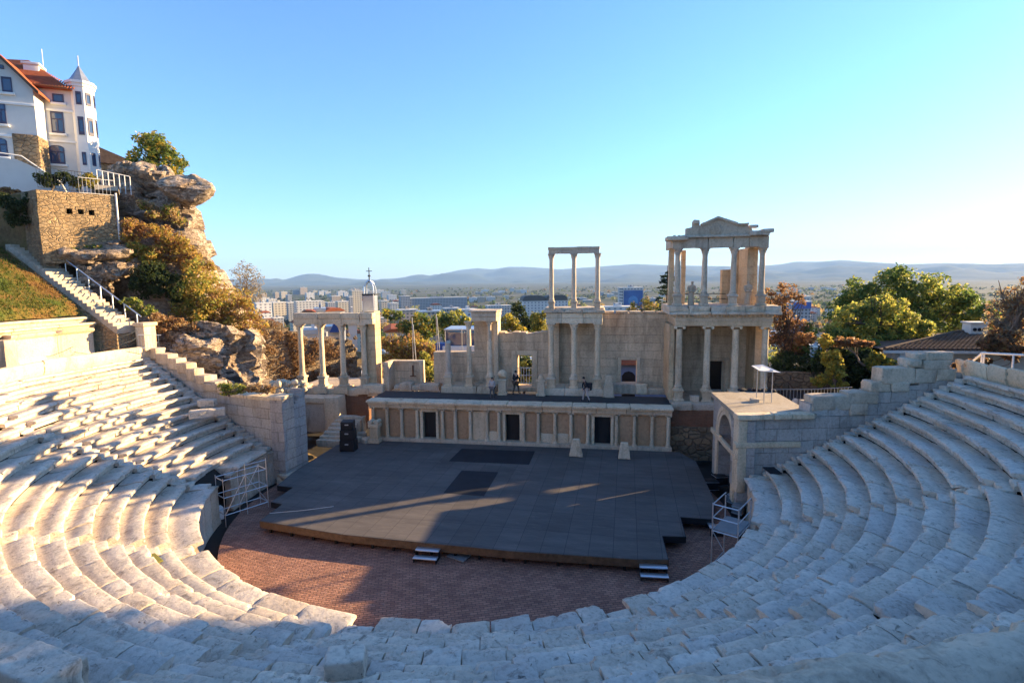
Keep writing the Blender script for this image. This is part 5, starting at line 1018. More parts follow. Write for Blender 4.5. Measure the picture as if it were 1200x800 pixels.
# hillside stair with railing
t = thing('hillside_stair', 'long straight stone stair with thin railing climbing beside the grass bank', 'stairs', p0); ns = 27
for i in range(ns):
    s0 = SL * i / ns; z1 = zs0 + (zs1 - zs0) * (i + 1) / ns; obj('step', bx(M(), SF, s0 - .03, s0 + SL / ns + .15, -.75, .75, z1 - .5, z1, .35, .03, .015), MT['roofslab'], t)
v, f = prism(SF.w([(0, -.8, 0), (SL, -.8, 0), (SL, -.5, 0), (0, -.5, 0)]), 7, [zs0 - .05, zs1 - .05, zs1 - .05, zs0 - .05]); obj('side_wall', M().add(v, f), MT['stonewall'], t)
v, f = prism(SF.w([(0, -.7, 0), (SL, -.7, 0), (SL, .78, 0), (0, .78, 0)]), 7, [zs0 - .35, zs1 - .35, zs1 - .35, zs0 - .35]); obj('stair_base', M().add(v, f), MT['stonewall'], t)
rl = obj('handrail', M().add(*tube(SF.w([(SL * k_, -.68, zs0 + (zs1 - zs0) * k_ + 1.0) for k_ in (-.04, .0, .5, .86)]), .04, 6)), MT['alu'], t)
for k_ in np.linspace(0, .86, 9): z_ = zs0 + (zs1 - zs0) * k_; obj('railing_post', M().add(*tube(SF.w([(SL * k_, -.68, z_ - .1), (SL * k_, -.68, z_ + 1.0)]), .04, 6)), MT['alu'], t)
obj('newel_post', bx(bx(M(), SF, -1.1, -.3, -1.1, -.25, 7.4, zs0 + .15, .2, .03, .015), SF, -1.2, -.2, -1.2, -.15, zs0 + .15, zs0 + .38, .2, .03, .015), MT['marble'], t)
# upper seating rows and their podium wall
t = thing('upper_podium', 'sunlit upper podium wall with two restored seat rows under the grass bank', 'wall', (-26.6, -1, 7)); UP_ = np.array([(.25, -.2), (.0, -.2), (.0, .0), (.05, .05), (.05, 1.25), (-.03, 1.32), (-.12, 1.4), (-.14, 1.55), (.5, 1.57), (.5, -.2)])
a = -183.4; j = 0
while a < -172.4:
    b = min(-172.3, a + math.degrees(rng.uniform(1.6, 3.2) / 26.6)); sd += 1; m = M(); v, f = arc_block(26.55, 7.55, a + .04, b - .04, .2, .15, sd, UP_, 1, .5); m.add(v, f); obj('wall_slab', m, MT['marble'], t, True, 45); a = b
for k_, (r_, z_) in enumerate(((26.75, 9.42), (27.4, 9.8))):
    a = -184.2
    while a < -158:
        b = min(-157.9, a + math.degrees(rng.uniform(1.8, 3.4) / 27)); sd += 1; m = M(); v, f = arc_block(r_, z_, a + .04, b - .04, .2, .2, sd, PROF, .85, .6); m.add(v, f); obj('seat_block', m, MT['marble'], t, True, 45); a = b
m = M(); aa_ = np.radians(np.linspace(-190, -152, 40)); 
for r0_, r1_, z_ in ((25.0, 26.8, 7.25),): v = np.concatenate([np.column_stack([r_ * np.cos(aa_), r_ * np.sin(aa_), np.full(40, z_)]) for r_ in (r0_, r1_)]); m.add(v, [(i, i + 1, 41 + i, 40 + i) for i in range(39)])
struct('diazoma_path', m, MT['roofslab'], False)
p = onz(6, 418, 7.3); q = Frame(-26.25, -4.0, 100); tag(obj('stone_block', bx(M(), q, -.35, .4, -.5, .6, 7.0, 8.9, .15, .05, .03, None, .15), MT['marble_grey'], None), 'upright marble pier at the left edge beside the upper podium', 'stone block')
# low curved railings on the landing
def railing(name, label, pts, h, step=.16, mat='iron', cat='railing'):
    t = thing(name, label, cat, pts[0]); m = M(); pts = np.array(pts, float)
    for dz in (.08, h): obj('rail', M().add(*tube(pts + np.array([0, 0, dz]), .022, 5)), MT[mat], t)
    L = 0
    for a, b in zip(pts[:-1], pts[1:]):
        n_ = max(1, int(np.linalg.norm(b - a) / step))
        for i in range(n_): q_ = a + (b - a) * i / n_; v, f = tube([q_ + np.array([0, 0, .05]), q_ + np.array([0, 0, h])], .012, 4); m.add(v, f)
    obj('bars', m, MT[mat], t); return t
railing('iron_railing', 'low dark railing above the curved backrests at left', [at(118, 411, 42), at(136, 407, 42), at(156, 400, 42.5), at(161, 396, 43)], .55); railing('iron_railing', 'short grey railing at the foot of the hillside stair', [at(163, 409, 43), at(190, 409, 43.5)], .95, mat='galv')

# rubble retaining wall under the house
q0 = at(48, 280, 50.0); RW = Frame(q0[0], q0[1], 58); x1 = RW.p(138, 280, 0)[0]; zt = RW.p(90, 226, 0)[1]; zb_ = RW.p(90, 284, 0)[1]
t = thing('rubble_wall', 'golden rubble retaining wall with small square drain openings below the house', 'wall', q0); hs = [(RW.p(u, 248, 0)[0] - .17, RW.p(u, 248, 0)[0] + .17, RW.p(u, 252, 0)[1], RW.p(u, 246, 0)[1]) for u in (81, 94.5, 107.5)]
v, f = wallgrid(0, x1, 0, 1.2, zb_ - 1.5, zt, hs, .35, None, .06, 41, .5); obj('stone_face', M().add(RW.w(v), f), MT['stonewall'], t); LWf = Frame(q0[0], q0[1], 70 + 78)
qe = at(-25, 278, 60); R2 = Frame(qe[0], qe[1], math.degrees(math.atan2(*(q0 - qe)[1::-1]))); v, f = wallgrid(0, float(np.linalg.norm((q0 - qe)[:2])) - .05, .0, .9, zb_ - 3.0, zt, (), .5, None, .05, 42, .5); obj('return_wall', M().add(R2.w(v), f), MT['stonewall'], t)
obj('earth_fill', M().add(*prism(np.concatenate([RW.w([(.3, 1.1, 0), (x1 - .3, 1.1, 0), (x1 - .3, 9, 0), (-6, 9, 0)])]), zb_ - 1, zt - .1)), MT['soil'], t)
obj('drain_backs', bx(M(), RW, .5, x1 - .5, 1.0, 1.1, zb_, zt - .5, amp=0), MT['black'], t); obj('drain_pipe', M().add(*tube(RW.w([(x1 + .1, -.1, zb_), (x1 + .1, -.1, zt + .2)]), .07, 6)), MT['whitemetal'], t)
t = railing('iron_railing', 'pale slatted fence along the top of the rubble wall', [tuple(RW.w([(x1 * .55, .3, zt)])[0]), tuple(RW.w([(x1 + .1, .3, zt)])[0])], 1.15, .22, 'whitemetal', 'fence'); railing('iron_railing', 'dark railing among the shrubs before the house', [tuple(RW.w([(.3, 1.6, zt + .3)])[0]), tuple(RW.w([(x1 * .8, 2.2, zt + .3)])[0])], 1.5, .2, 'iron', 'fence')
qa, qb = at(113, 199, 53), at(152, 207, 53); t = thing('viewing_terrace', 'small railed stone terrace beside the tower', 'terrace', qa); obj('slab', M().add(*prism([at(110, 207, 52), at(137, 211, 52), at(139, 211, 55), at(110, 206, 55)], qb[2] - 1.3, qb[2] - .95)), MT['roofslab'], t); m = M()
for k_ in range(7): p_ = qa + (qb - qa) * k_ / 6; v, f = tube([p_ - np.array([0, 0, 1.4]), p_], .035, 5); m.add(v, f)
v, f = tube([qa, qb], .035, 5); m.add(v, f); obj('rail', m, MT['whitemetal'], t)

# ------------------------------------------------------------------ the tall house
hq = at(60, 205, 60.0); H = Frame(hq[0], hq[1], 35); X_ = lambda u, v, y=0: H.p(u, v, y); t = thing('tower_house', 'tall pale house with a red tiled roof and an octagonal corner turret on the hill', 'house', hq)
zg = X_(60, 215)[1] - 4; xl_, xr_ = X_(40, 150)[0], X_(86, 150)[0]; ze = X_(60, 104)[1]; s1 = X_(60, 128.5)[1]; s2 = X_(60, 165)[1]
def opening(name, fr, x0, x1, z0, z1, y, parent, arch=False, sill=True, mull=1, trans=.65):
    """window in a wall whose face is at depth y: recessed pane, frame, sill"""
    m = M(); g_ = .07; th_ = np.linspace(0, math.pi, 9)
    top = [(x1, z1)] if not arch else [((x0 + x1) / 2 + (x1 - x0) / 2 * math.cos(a), z1 - (x1 - x0) * .22 + (x1 - x0) * .22 * math.sin(a)) for a in th_]
    out = [(x0, z0), (x1, z0)] + (top if arch else [(x1, z1), (x0, z1)]); c = np.mean(out, 0); inn = [tuple(c + (np.array(p) - c) * (1 - 2 * g_ / max(.4, min(x1 - x0, z1 - z0)))) for p in out]; n = len(out)
    vv = np.array([(p[0], y - .05, p[1]) for p in out] + [(p[0], y - .05, p[1]) for p in inn] + [(p[0], y + .04, p[1]) for p in out] + [(p[0], y + .04, p[1]) for p in inn]); ff = []
    for i in range(n): j_ = (i + 1) % n; ff += [(i, j_, n + j_, n + i), (i, 2 * n + i, 2 * n + j_, j_), (n + i, n + j_, 3 * n + j_, 3 * n + i)]
    m.add(fr.w(vv), ff)
    for k_ in range(mull): xm_ = x0 + (x1 - x0) * (k_ + 1) / (mull + 1); bx(m, fr, xm_ - .05, xm_ + .05, y - .045, y + .03, z0 + .04, z0 + (z1 - z0) * (trans if mull else 1), amp=0)
    if mull: bx(m, fr, x0 + .04, x1 - .04, y - .044, y + .03, z0 + (z1 - z0) * trans - .05, z0 + (z1 - z0) * trans + .05, amp=0)
    w = obj(name, m, MT['frame'], parent, False); n2 = len(inn); obj('pane', M().add(fr.w(np.array([(p[0], y - .012, p[1]) for p in inn])), [tuple(range(n2))]), MT['glass'], w, False)
    if sill: obj('sill', bx(M(), fr, x0 - .15, x1 + .15, y - .18, y + .02, z0 - .22, z0 - .04, amp=0), MT['plasterw'], w)
    return w
v, f = box(xl_ - 3, xr_ + .1, 0, 3.6, zg, ze); obj('main_wall', M().add(H.w(v), f), MT['plaster'], t, False)
part('string_course', H, 'plasterw', t, X_(54, 130)[0], xr_ + .3, -.1, .05, s1 - .12, s1 + .08, amp=0); part('string_course', H, 'plasterw', t, X_(54, 165)[0], xr_ + .3, -.1, .05, s2 - .1, s2 + .06, amp=0)
part('corner_strip', H, 'plaster', t, X_(43.5, 150)[0], X_(54, 150)[0], -.12, .05, zg, ze - .1, amp=0); part('stone_base', H, 'stonewall2', t, X_(41, 180)[0], X_(52, 180)[0], -.2, .05, zg, X_(45, 163)[1], amp=.03, res=.25)
for u0, u1, v0, v1, ar_, mu in ((62, 75, 120, 110.5, False, 0), (61, 76, 156, 131, False, 1), (59.5, 77, 192, 170.5, True, 1)): opening('window', H, X_(u0, v0)[0], X_(u1, v0)[0], X_((u0 + u1) / 2, v0)[1], X_((u0 + u1) / 2, v1)[1], 0, t, ar_, True, mu)
obj('downpipe', M().add(*tube(H.w([(X_(43.3, 110)[0], -.2, ze - .1), (X_(43.3, 110)[0], -.2, zg)]), .07, 6)), MT['rust'], t); obj('gutter', M().add(*tube(H.w([(X_(42, 104)[0], -.62, ze + .02), (xr_, -.62, ze - .02)]), .09, 6)), MT['rust'], t)
# main roof
zr = X_(40, 78, 4.5)[1]; vv = np.array([(xl_ - 3, -.6, ze - .05), (xr_ + .2, -.6, ze - .05), (xr_ + .2, 3.9, ze - .05), (xl_ - 3, 7.4, ze - .05), (xl_ - 3, 3.5, zr), (xr_ - 3.4, 3.0, zr)]); m = M().add(H.w(vv), [(0, 1, 5, 4), (1, 2, 5), (2, 3, 4, 5), (3, 0, 4), (0, 3, 2, 1)])
obj('main_roof', m, MT['rooftile'], t, False); m = M()
for i in range(26): a = i / 25; xa_ = xl_ - 2 + a * (xr_ - xl_ + 2.4); ft = min(1, max(.05, (xr_ + .6 - xa_) / 4.0)); v, f = tube(H.w([(xa_, -.62, ze), (xa_ if ft >= 1 else xa_, -.6 + 5.1 * ft, ze + (zr - ze) * ft + .02)]), .05, 5); m.add(v, f)
obj('tile_rolls', m, MT['rooftile'], t)
cx0, cz1 = X_(28, 74, 1.8); cx1 = X_(46, 74, 1.8)[0]; ch = obj('chimney', bx(bx(M(), H, cx0, cx1, 1.5, 2.9, ze + .6, cz1 - .15, amp=.01), H, cx0 - .1, cx1 + .1, 1.4, 3.0, cz1 - .15, cz1 + .05, amp=0), MT['plaster'], t); ax0 = X_(51.5, 85, 4.5)[0]; obj('antenna', M().add(*tube(H.w([(ax0, 4.5, zr - 1), (ax0, 4.5, X_(51.5, 58, 4.5)[1])]), .04, 5)), MT['galv'], t)
# gabled wing at the left, standing forward
yg = -2.2; G = lambda u, v: H.p(u, v, yg); gx1 = G(40, 120)[0]; gpk = G(-4, 64); gx0 = 2 * gpk[0] - gx1; gze = G(40, 104)[1]; gb = zg
v, f = extrude_xz([(gx0, gb), (gx1, gb), (gx1, gze), (gpk[0], gpk[1]), (gx0, gze)], yg, 4); obj('gable_wing', M().add(H.w(v), f), MT['plaster'], t, False)
for (xa_, za_, xb_, zb__) in ((gx0 - .45, gze - .42, gpk[0], gpk[1] + .1), (gpk[0], gpk[1] + .1, gx1 + .45, gze - .42)):
    v, f = extrude_xz([(xa_, za_), (xb_, zb__), (xb_, zb__ + .16), (xa_, za_ + .16)], yg - .35, 4.2); obj('wing_roof', M().add(H.w(v), f), MT['rooftile'], t, False); v, f = extrude_xz([(xa_, za_ - .12), (xb_, zb__ - .12), (xb_, zb__ + .15), (xa_, za_ + .15)], yg - .42, yg - .352); obj('barge_board', M().add(H.w(v), f), MT['bark'], t, False)
for z in (G(20, 122)[1], G(20, 160)[1]): part('string_course', H, 'plasterw', t, gx0, gx1 + .05, yg - .1, yg + .05, z - .1, z + .1, amp=0)
part('stone_base', H, 'stonewall2', t, G(17, 180)[0], gx1 + .06, yg - .12, yg + 2.0, gb, G(30, 158)[1], amp=.03, res=.25)
for u0, u1, v0, v1, ar_, mu in ((3, 15, 108, 90.5, False, 0), (-4, 8.5, 145, 120, False, 1), (-8, 10, 183, 162, True, 1), (-2, 5, 81, 76, True, 0)): opening('window', H, G(u0, v0)[0], G(u1, v0)[0], G((u0 + u1) / 2, v0)[1], G((u0 + u1) / 2, v1)[1], yg, t, ar_, v1 != 76, mu)
# turret
tc = X_(99, 150, .6); tr = (X_(114, 150, .6)[0] - X_(84, 150, .6)[0]) / 2 * .93; an = np.radians(np.arange(8) * 45 + 22.5); op = [(tc[0] + tr / math.cos(math.pi / 8) * math.cos(a), .6 + tr / math.cos(math.pi / 8) * math.sin(a)) for a in an]; ztt = X_(99, 103, .6)[1]
v, f = prism(op, zg - 1.5, ztt); tw = obj('turret', M().add(H.w(v), f), MT['plasterw'], t, False)
m = M(); rr2 = tr * 1.28
for (r_, z0, z1) in ((tr * 1.1, ztt - .15, ztt + .1), (tr * 1.22, ztt + .1, ztt + .3)): v, f = prism([(tc[0] + r_ / .92 * math.cos(a), .6 + r_ / .92 * math.sin(a)) for a in an], z0, z1); m.add(H.w(v), f)
obj('turret_cornice', m, MT['plasterw'], t, False); za_ = X_(98, 78, .6)[1]; prof = [(1.22, ztt + .3), (.94, ztt + (za_ - ztt) * .2), (.66, ztt + (za_ - ztt) * .42), (.3, ztt + (za_ - ztt) * .74), (.04, za_)]; m = M(); vs = np.concatenate([np.column_stack([tc[0] + tr * k_ / .92 * np.cos(an), .6 + tr * k_ / .92 * np.sin(an), np.full(8, z)]) for k_, z in prof]); m.add(H.w(vs), [(i * 8 + j_, i * 8 + (j_ + 1) % 8, (i + 1) * 8 + (j_ + 1) % 8, (i + 1) * 8 + j_) for i in range(4) for j_ in range(8)]); rf = obj('turret_roof', m, MT['zinc'], t, False); obj('finial', M().add(*tube(H.w([(tc[0], .6, za_ - .2), (tc[0], .6, za_ + .8)]), .05, 5)), MT['zinc'], rf)
for fa in (-112.5 + 22.5 - 45 + 45, -45, 0):
    aa_ = fa; fr_ = Frame(*H.w([(tc[0] + tr * math.cos(R(aa_)), .6 + tr * math.sin(R(aa_)), 0)])[0][:2], 35 + aa_ + 90)
    for v0, v1, wd in ((124, 109, .2), (159, 138, .2), (194, 179, .14)): z0, z1 = X_(99, v0, 0)[1], X_(99, v1, 0)[1]; opening('turret_window', fr_, -wd, wd, z0, z1, 0, t, False, False, 0)
# things in front of the house
t = thing('conservatory', 'pale glazed lean-to with a curved handrail at the left edge below the house', 'porch', at(5, 215, 56)); fr_ = Frame(*at(-14, 215, 56)[:2], 35); zz = at(5, 219, 56)[2]; obj('glazed_side', M().add(fr_.w(np.array([(0, 0, zz - 3), (4.2, 0, zz - 3), (4.2, 0, zz + .8), (1.8, 0, zz + 2.0), (0, 0, zz + 2.1), (0, 2.5, zz - 3), (4.2, 2.5, zz - 3), (4.2, 2.5, zz + .8), (1.8, 2.5, zz + 2.0), (0, 2.5, zz + 2.1)])), [(0, 1, 2, 3, 4), (9, 8, 7, 6, 5), (1, 6, 7, 2), (2, 7, 8, 3), (3, 8, 9, 4)]), MT['plaster'], t, False)
obj('handrail', M().add(*tube(fr_.w([(.2, -.3, zz + 2.4), (2.2, -.3, zz + 2.2), (4.4, -.3, zz + .4), (5.2, -.3, zz - 1.5)]), .06, 6)), MT['whitemetal'], t)
hb = at(122, 188, 74); t = thing('hillside_shed', 'small brown gabled building glimpsed behind the house terrace', 'house', hb); fr_ = Frame(hb[0], hb[1], 40); obj('wall', M().add(fr_.w(box(-3, 3, 0, 5, hb[2] - 5, hb[2])[0]), box(0, 1, 0, 1, 0, 1)[1]), MT['stonewall'], t, False); v, f = extrude_xz([(-3.5, hb[2]), (3.5, hb[2] - .6), (3.2, hb[2] - .2), (-.8, hb[2] + 1.5), (-3.5, hb[2] + 1.2)], -.4, 5.4); obj('roof', M().add(fr_.w(v), f), MT['oldtile'], t, False)

# ------------------------------------------------------------------ plants on the hill
tree('hilltop_tree', 'dense olive and gold tree on top of the outcrop', at(182, 205, 58), pix_blobs([(170, 178, 18), (186, 172, 19), (200, 186, 16), (190, 196, 16), (162, 194, 14), (206, 202, 10)], 58), 9000, .13, 'green', 1, .22, mixp='yellow')
def shrub(label, blobs, d, n, size, pal, seed, mixp=None, cat='shrub', **kw):
    B_ = pix_blobs(blobs, d); base = min((b[0] for b in B_), key=lambda p: p[2]) - np.array([0, 0, B_[0][1][2]]); t = thing('shrub', label, cat, base, 'shrubs on the western outcrop'); trunk(base, np.mean([b[0] for b in B_], 0), .07, seed, B_, 7, 'twig', t); crown('crown', B_, n, size, pal, seed, t, mixp=mixp, **kw)
shrub('dark dense evergreen shrub between the stair and the golden shrubs', [(166, 322, 17), (186, 325, 18), (203, 330, 17), (180, 340, 14), (205, 345, 12), (160, 336, 11)], 48.5, 9000, .1, 'dark', 2)
shrub('tall golden green shrub on the cliff edge', [(236, 328, 22), (222, 345, 22), (246, 350, 25), (232, 368, 20), (225, 314, 13), (214, 362, 16)], 48.2, 12000, .1, 'gold', 3, 'ygreen')
shrub('amber shrub hanging over the right end of the outcrop', [(268, 350, 22), (284, 364, 19), (272, 378, 20), (293, 382, 15), (254, 376, 18)], 48, 9000, .1, 'gold', 4, 'rust')
shrub('rust red creeper spreading down the rock beside the rubble wall', [(156, 262, 14, 0, .7), (150, 278, 13, 0, .7), (178, 270, 16, 0, .7), (196, 285, 16, 0, .7), (205, 300, 16, 0, .6), (222, 312, 13, 0, .6)], 50.5, 7500, .1, 'rust', 5, 'gold', hollow=.2)
shrub('yellow green creeper below the rust red one', [(158, 294, 14, 0, .7), (176, 302, 13, 0, .7), (150, 300, 9, 0, .7)], 50, 3600, .1, 'gold', 6, 'ygreen', hollow=.2)
shrub('pale dry bushes on the slope under the overhanging boulder', [(184, 250, 13, 0, .7), (200, 246, 12, 0, .7), (210, 258, 11, 0, .7), (170, 240, 10, 0, .7)], 51.5, 3600, .1, 'dry', 7, 'ygreen', hollow=.2)
shrub('bright green low bush at the foot of the hillside stair', [(160, 358, 10, 0, .6), (172, 364, 11, 0, .6), (150, 352, 8, 0, .6)], 46, 1800, .09, 'green', 8, 'ygreen')
shrub('dry orange scrub along the ledge above the lower outcrop', [(185, 372, 13, 0, .5), (205, 378, 14, 0, .5), (228, 384, 13, 0, .5), (190, 386, 10, 0, .5), (250, 392, 10, 0, .5)], 45.5, 5200, .09, 'rust', 9, 'dry', hollow=.1)
shrub('low plants trailing on the ledge under the rubble wall', [(85, 292, 12, 0, .4), (105, 290, 12, 0, .4), (70, 298, 8, 0, .5)], 50.5, 1800, .09, 'green', 10, 'gold')
shrub('dark clipped shrubs along the rubble wall before the house', [(52, 208, 10), (68, 209, 9), (82, 210, 9), (60, 214, 8)], 53, 2600, .1, 'dark', 11)
shrub('yellow leaved shrub before the turret', [(98, 210, 9), (106, 213, 9), (90, 216, 7)], 53, 1600, .1, 'yellow', 12)
shrub('dark ivy hanging over the shaded wall left of the rubble wall', [(8, 236, 12, -.6, .8), (22, 242, 10, -.6, .9), (36, 234, 9, -.6, .8), (14, 256, 10, -.6, .9), (30, 258, 7, -.6, 1)], 52, 4200, .1, 'dark', 17)
shrub('red leaved shrub at the left edge below the lean-to', [(4, 224, 8, 0, .6), (16, 225, 6, 0, .6)], 54, 900, .1, 'rust', 13)
shrub('yellow green weeds growing on the western entrance roof', [(262, 452, 9, 0, .5), (278, 456, 10, 0, .5), (268, 460, 8, 0, .5)], 36, 2000, .07, 'ygreen', 14, 'green'); shrub('dry reddish weeds beside the green ones on the western entrance roof', [(296, 455, 11, 0, .5), (314, 456, 9, 0, .5)], 36, 1800, .07, 'dry', 15, 'rust')
shrub('golden bushes on the upper face of the crag', [(212, 288, 15), (198, 276, 12), (228, 302, 11), (186, 292, 12), (240, 312, 10)], 49.6, 5200, .1, 'gold', 18, 'rust', hollow=.2)
tree('bare_bush', 'bare grey bush standing against the sky beyond the outcrop', at(288, 372, 62), pix_blobs([(285, 318, 16), (293, 332, 17), (280, 338, 14), (300, 345, 12)], 62), 2600, .09, 'bare', 16, .1, 14, 'bush', mat='twig', hollow=.1)
# ivy covered ancient wall beyond the west wing
q0, q1 = at(300, 450, 56), at(424, 452, 60); IW = Frame(q0[0], q0[1], math.degrees(math.atan2(*(q1 - q0)[1::-1]))); L_ = float(np.linalg.norm((q1 - q0)[:2])); zi = [IW.p(u, v_, 0) for u, v_ in ((300, 372), (318, 375), (345, 390), (360, 396), (395, 397), (413, 402), (424, 446))]
xi = np.array([p[0] for p in zi]); zz_ = np.array([p[1] for p in zi]); t = thing('ivy_wall', 'ancient wall covered in brown dry ivy beyond the white columns', 'wall', q0); v, f = wallgrid(0, L_, 0, 2.0, -2.5, 12, (), .45, lambda x: float(np.interp(x, xi, zz_)), .15, 51, .8); obj('wall_core', M().add(IW.w(v), f), MT['rubble'], t)
g = np.random.default_rng(5); bl = []
for k_ in range(90): x = g.uniform(.1, L_ * .86); zt_ = float(np.interp(x, xi, zz_)); bl.append((IW.w([(x, -.05, g.uniform(-.5, zt_ - .3))])[0], (.75, .4, .7)))
crown('dry_ivy', bl, 17000, .1, 'brown', 61, t, hollow=.1)
m = M()
for k_ in range(16): a_ = k_ / 15; u = 408 + 8 * math.sin(k_ * 1.7) + 6 * a_; p = IW.p(u, 392 + 50 * a_, -.3); v, f = rock(np.array(IW.w([(p[0], -.3, p[1])])[0]), .24, k_ + 70, 7, 2, .2); m.add(v, f)
obj('rubble_edge', m, MT['rubble'], t, True, 35)
m = M(); g = np.random.default_rng(8)
for k_ in range(60): u, v_ = g.uniform(318, 358), g.uniform(446, 462); p = onz(u, v_ - 2, 4.2) if False else at(u, v_, 37 + g.uniform(0, 4)); v, f = rock(p, g.uniform(.12, .3), 200 + k_, 6, 1, .2); m.add(v, f)
struct('rubble_scree', m, MT['marble'], True, 35, kind='stuff')
# ================================================================== EAST SIDE
RH0 = at(1037, 410, 46.0); RHF = Frame(RH0[0], RH0[1], 4); t = thing('tiled_house', 'low house with an old brown tiled roof and a pale chimney behind the eastern seats', 'house', RH0); zt = RH0[2]; pk = RHF.p(1143, 390, 5.0); LW_ = 22
v, f = box(.9, LW_, .9, 9, 2.0, zt - .12); obj('wall', M().add(RHF.w(v), f), MT['plaster'], t, False); v, f = box(-.05, LW_, -.05, .12, zt - .22, zt - .02); obj('eave_board', M().add(RHF.w(v), f), MT['whitemetal'], t, False)
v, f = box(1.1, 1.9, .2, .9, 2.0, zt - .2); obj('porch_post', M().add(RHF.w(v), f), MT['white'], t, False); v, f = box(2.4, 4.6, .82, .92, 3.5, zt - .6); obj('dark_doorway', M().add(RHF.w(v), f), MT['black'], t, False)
vv = np.array([(0, 0, zt), (LW_, 0, zt), (LW_, 10, zt), (0, 10, zt), (pk[0] * .86, 5, pk[1]), (LW_, 5, pk[1])]); rf = obj('roof', M().add(RHF.w(vv), [(0, 1, 5, 4), (2, 3, 4, 5), (3, 0, 4), (0, 3, 2, 1)]), MT['oldtile'], t, False); m = M()
x = .3
while x < LW_:
    fr_ = min(1.0, x / (pk[0] * .86)); n_ = 14
    for k_ in range(int(n_ * fr_) + 1):
        a, b = k_ / n_, min(fr_, (k_ + 1.15) / n_)
        if b - a > .02: v, f = tube(RHF.w([(x, 5 * a - .05, zt + (pk[1] - zt) * a + .09), (x, 5 * b - .05, zt + (pk[1] - zt) * b + .03)]), [.11, .09], 6); m.add(v, f)
    x += .3
obj('tile_rows', m, MT['oldtile'], rf); v, f = tube(RHF.w([(0, 0, zt + .08), (pk[0] * .86, 5, pk[1] + .1), (LW_, 5, pk[1] + .1)]), .14, 8); obj('ridge_tiles', M().add(v, f), MT['oldtile'], rf)
c0, cz = RHF.p(1134, 377, 4.6); c1 = RHF.p(1154, 377, 4.6)[0]; m = bx(bx(M(), RHF, c0, c1, 4.2, 5.2, pk[1] - .8, cz - .12, amp=.01), RHF, c0 - .08, c1 + .08, 4.1, 5.3, cz - .12, cz, amp=0); ch = obj('chimney', m, MT['plaster'], rf)
for k_ in (.22, .5, .78): v, f = lathe([(.01, 0), (.13, 0), (.13, .06), (.01, .06)], 12); v = np.column_stack([v[:, 0] + c0 + (c1 - c0) * k_, 4.19 - v[:, 2], v[:, 1] + cz - .55]); obj('smoke_hole', M().add(RHF.w(v), [q[::-1] for q in f]), MT['black'], ch)
v, f = rbox(c1 + 1.2, c1 + 2.8, .5, 2.2, zt + .6, zt + 1.6, .3, .2, .08, .5, 3); 
t = thing('guard_rail', 'pale metal guard rail with a sloping end above the eastern top seats', 'railing', at(1151, 432, 35.5)); pts = [at(1123, 438, 36.6), at(1151, 413.5, 35.6), at(1200, 416, 33.8), at(1290, 419, 31)]; obj('top_rail', M().add(*tube(pts, .055, 8)), MT['whitemetal'], t)
for u, d, v0 in ((1151, 35.6, 414), (1153.5, 35.6, 414), (1188, 34.2, 416), (1240, 32.6, 417)): p = at(u, v0, d); obj('post', M().add(*tube([p, p - np.array([0, 0, 1.15])], .045, 6)), MT['whitemetal'], t)
railing('iron_railing', 'dark railing behind the sunlit entrance roof under the creepers', [at(902, 476, 39.5), at(950, 477, 38.5), at(997, 476, 37.2)], 1.15, .2, 'galv')
p = at(932, 470, 38.4); tag(obj('round_sign', M().add(*lathe([(.01, -.02), (.2, -.02), (.2, .02), (.01, .02)], 16)), MT['white'], None), 'small round white sign on the railing under the creepers', 'sign'); o_ = bpy.data.objects['round_sign']; o_.location = [float(c) for c in p]; o_.rotation_euler = (R(90), 0, R(12))
p = at(945, 472, 38.2); tag(obj('grey_panel', bx(M(), Frame(p[0], p[1], 5), -.5, .6, 0, .08, p[2] - .6, p[2] + .25, amp=0), MT['greycover'], None), 'grey panel fixed to the railing under the creepers', 'panel')
p = at(918, 455, 44); tag(obj('grey_wall', bx(M(), Frame(p[0], p[1], 5), -2.5, 3.5, 0, .5, 2, p[2] + 1.2), MT['rubble'], None), 'dim grey wall beneath the creepers beside the pavilion', 'wall')
tree('broad_tree', 'broad dark green tree with golden lit edges behind the tiled house', at(1060, 440, 66), pix_blobs([(985, 365, 24), (1010, 345, 28), (1045, 338, 28), (1080, 345, 30), (1110, 355, 30), (1138, 362, 26), (1060, 370, 34), (1100, 382, 28), (1150, 378, 18)], 66), 40000, .15, 'green', 21, .4, 12, mixp='ygreen')
tree('lime_tree', 'yellow green leafy tree in front of the broad dark tree', at(1030, 450, 52), pix_blobs([(1000, 372, 22), (1025, 362, 22), (1050, 372, 22), (1070, 388, 20), (985, 388, 20), (1020, 390, 26), (1050, 402, 22)], 52), 26000, .12, 'ygreen', 22, .3, 10, mixp='green')
tree('red_leaved_tree', 'thin red brown tree with sparse top leaves beside the pavilion', at(918, 460, 48), pix_blobs([(912, 350, 15), (925, 340, 13), (915, 372, 18), (930, 385, 17), (905, 395, 15), (922, 405, 20), (938, 402, 14), (900, 342, 8), (938, 352, 8)], 48), 7000, .1, 'rust', 23, .18, 40, mixp='brown', hollow=.0)
def creeper(label, blobs, d, n, pal, seed, mixp=None, size=.13):
    B_ = pix_blobs(blobs, d); base = min((b[0] for b in B_), key=lambda p: p[2]) - np.array([0, 0, 1.5]); t = thing('creeper', label, 'creeper', base, 'creepers on the eastern terrace'); trunk(base, np.mean([b[0] for b in B_], 0), .08, seed, B_, 8, 'twig', t); crown('crown', B_, n, size, pal, seed, t, mixp=mixp, hollow=.15)
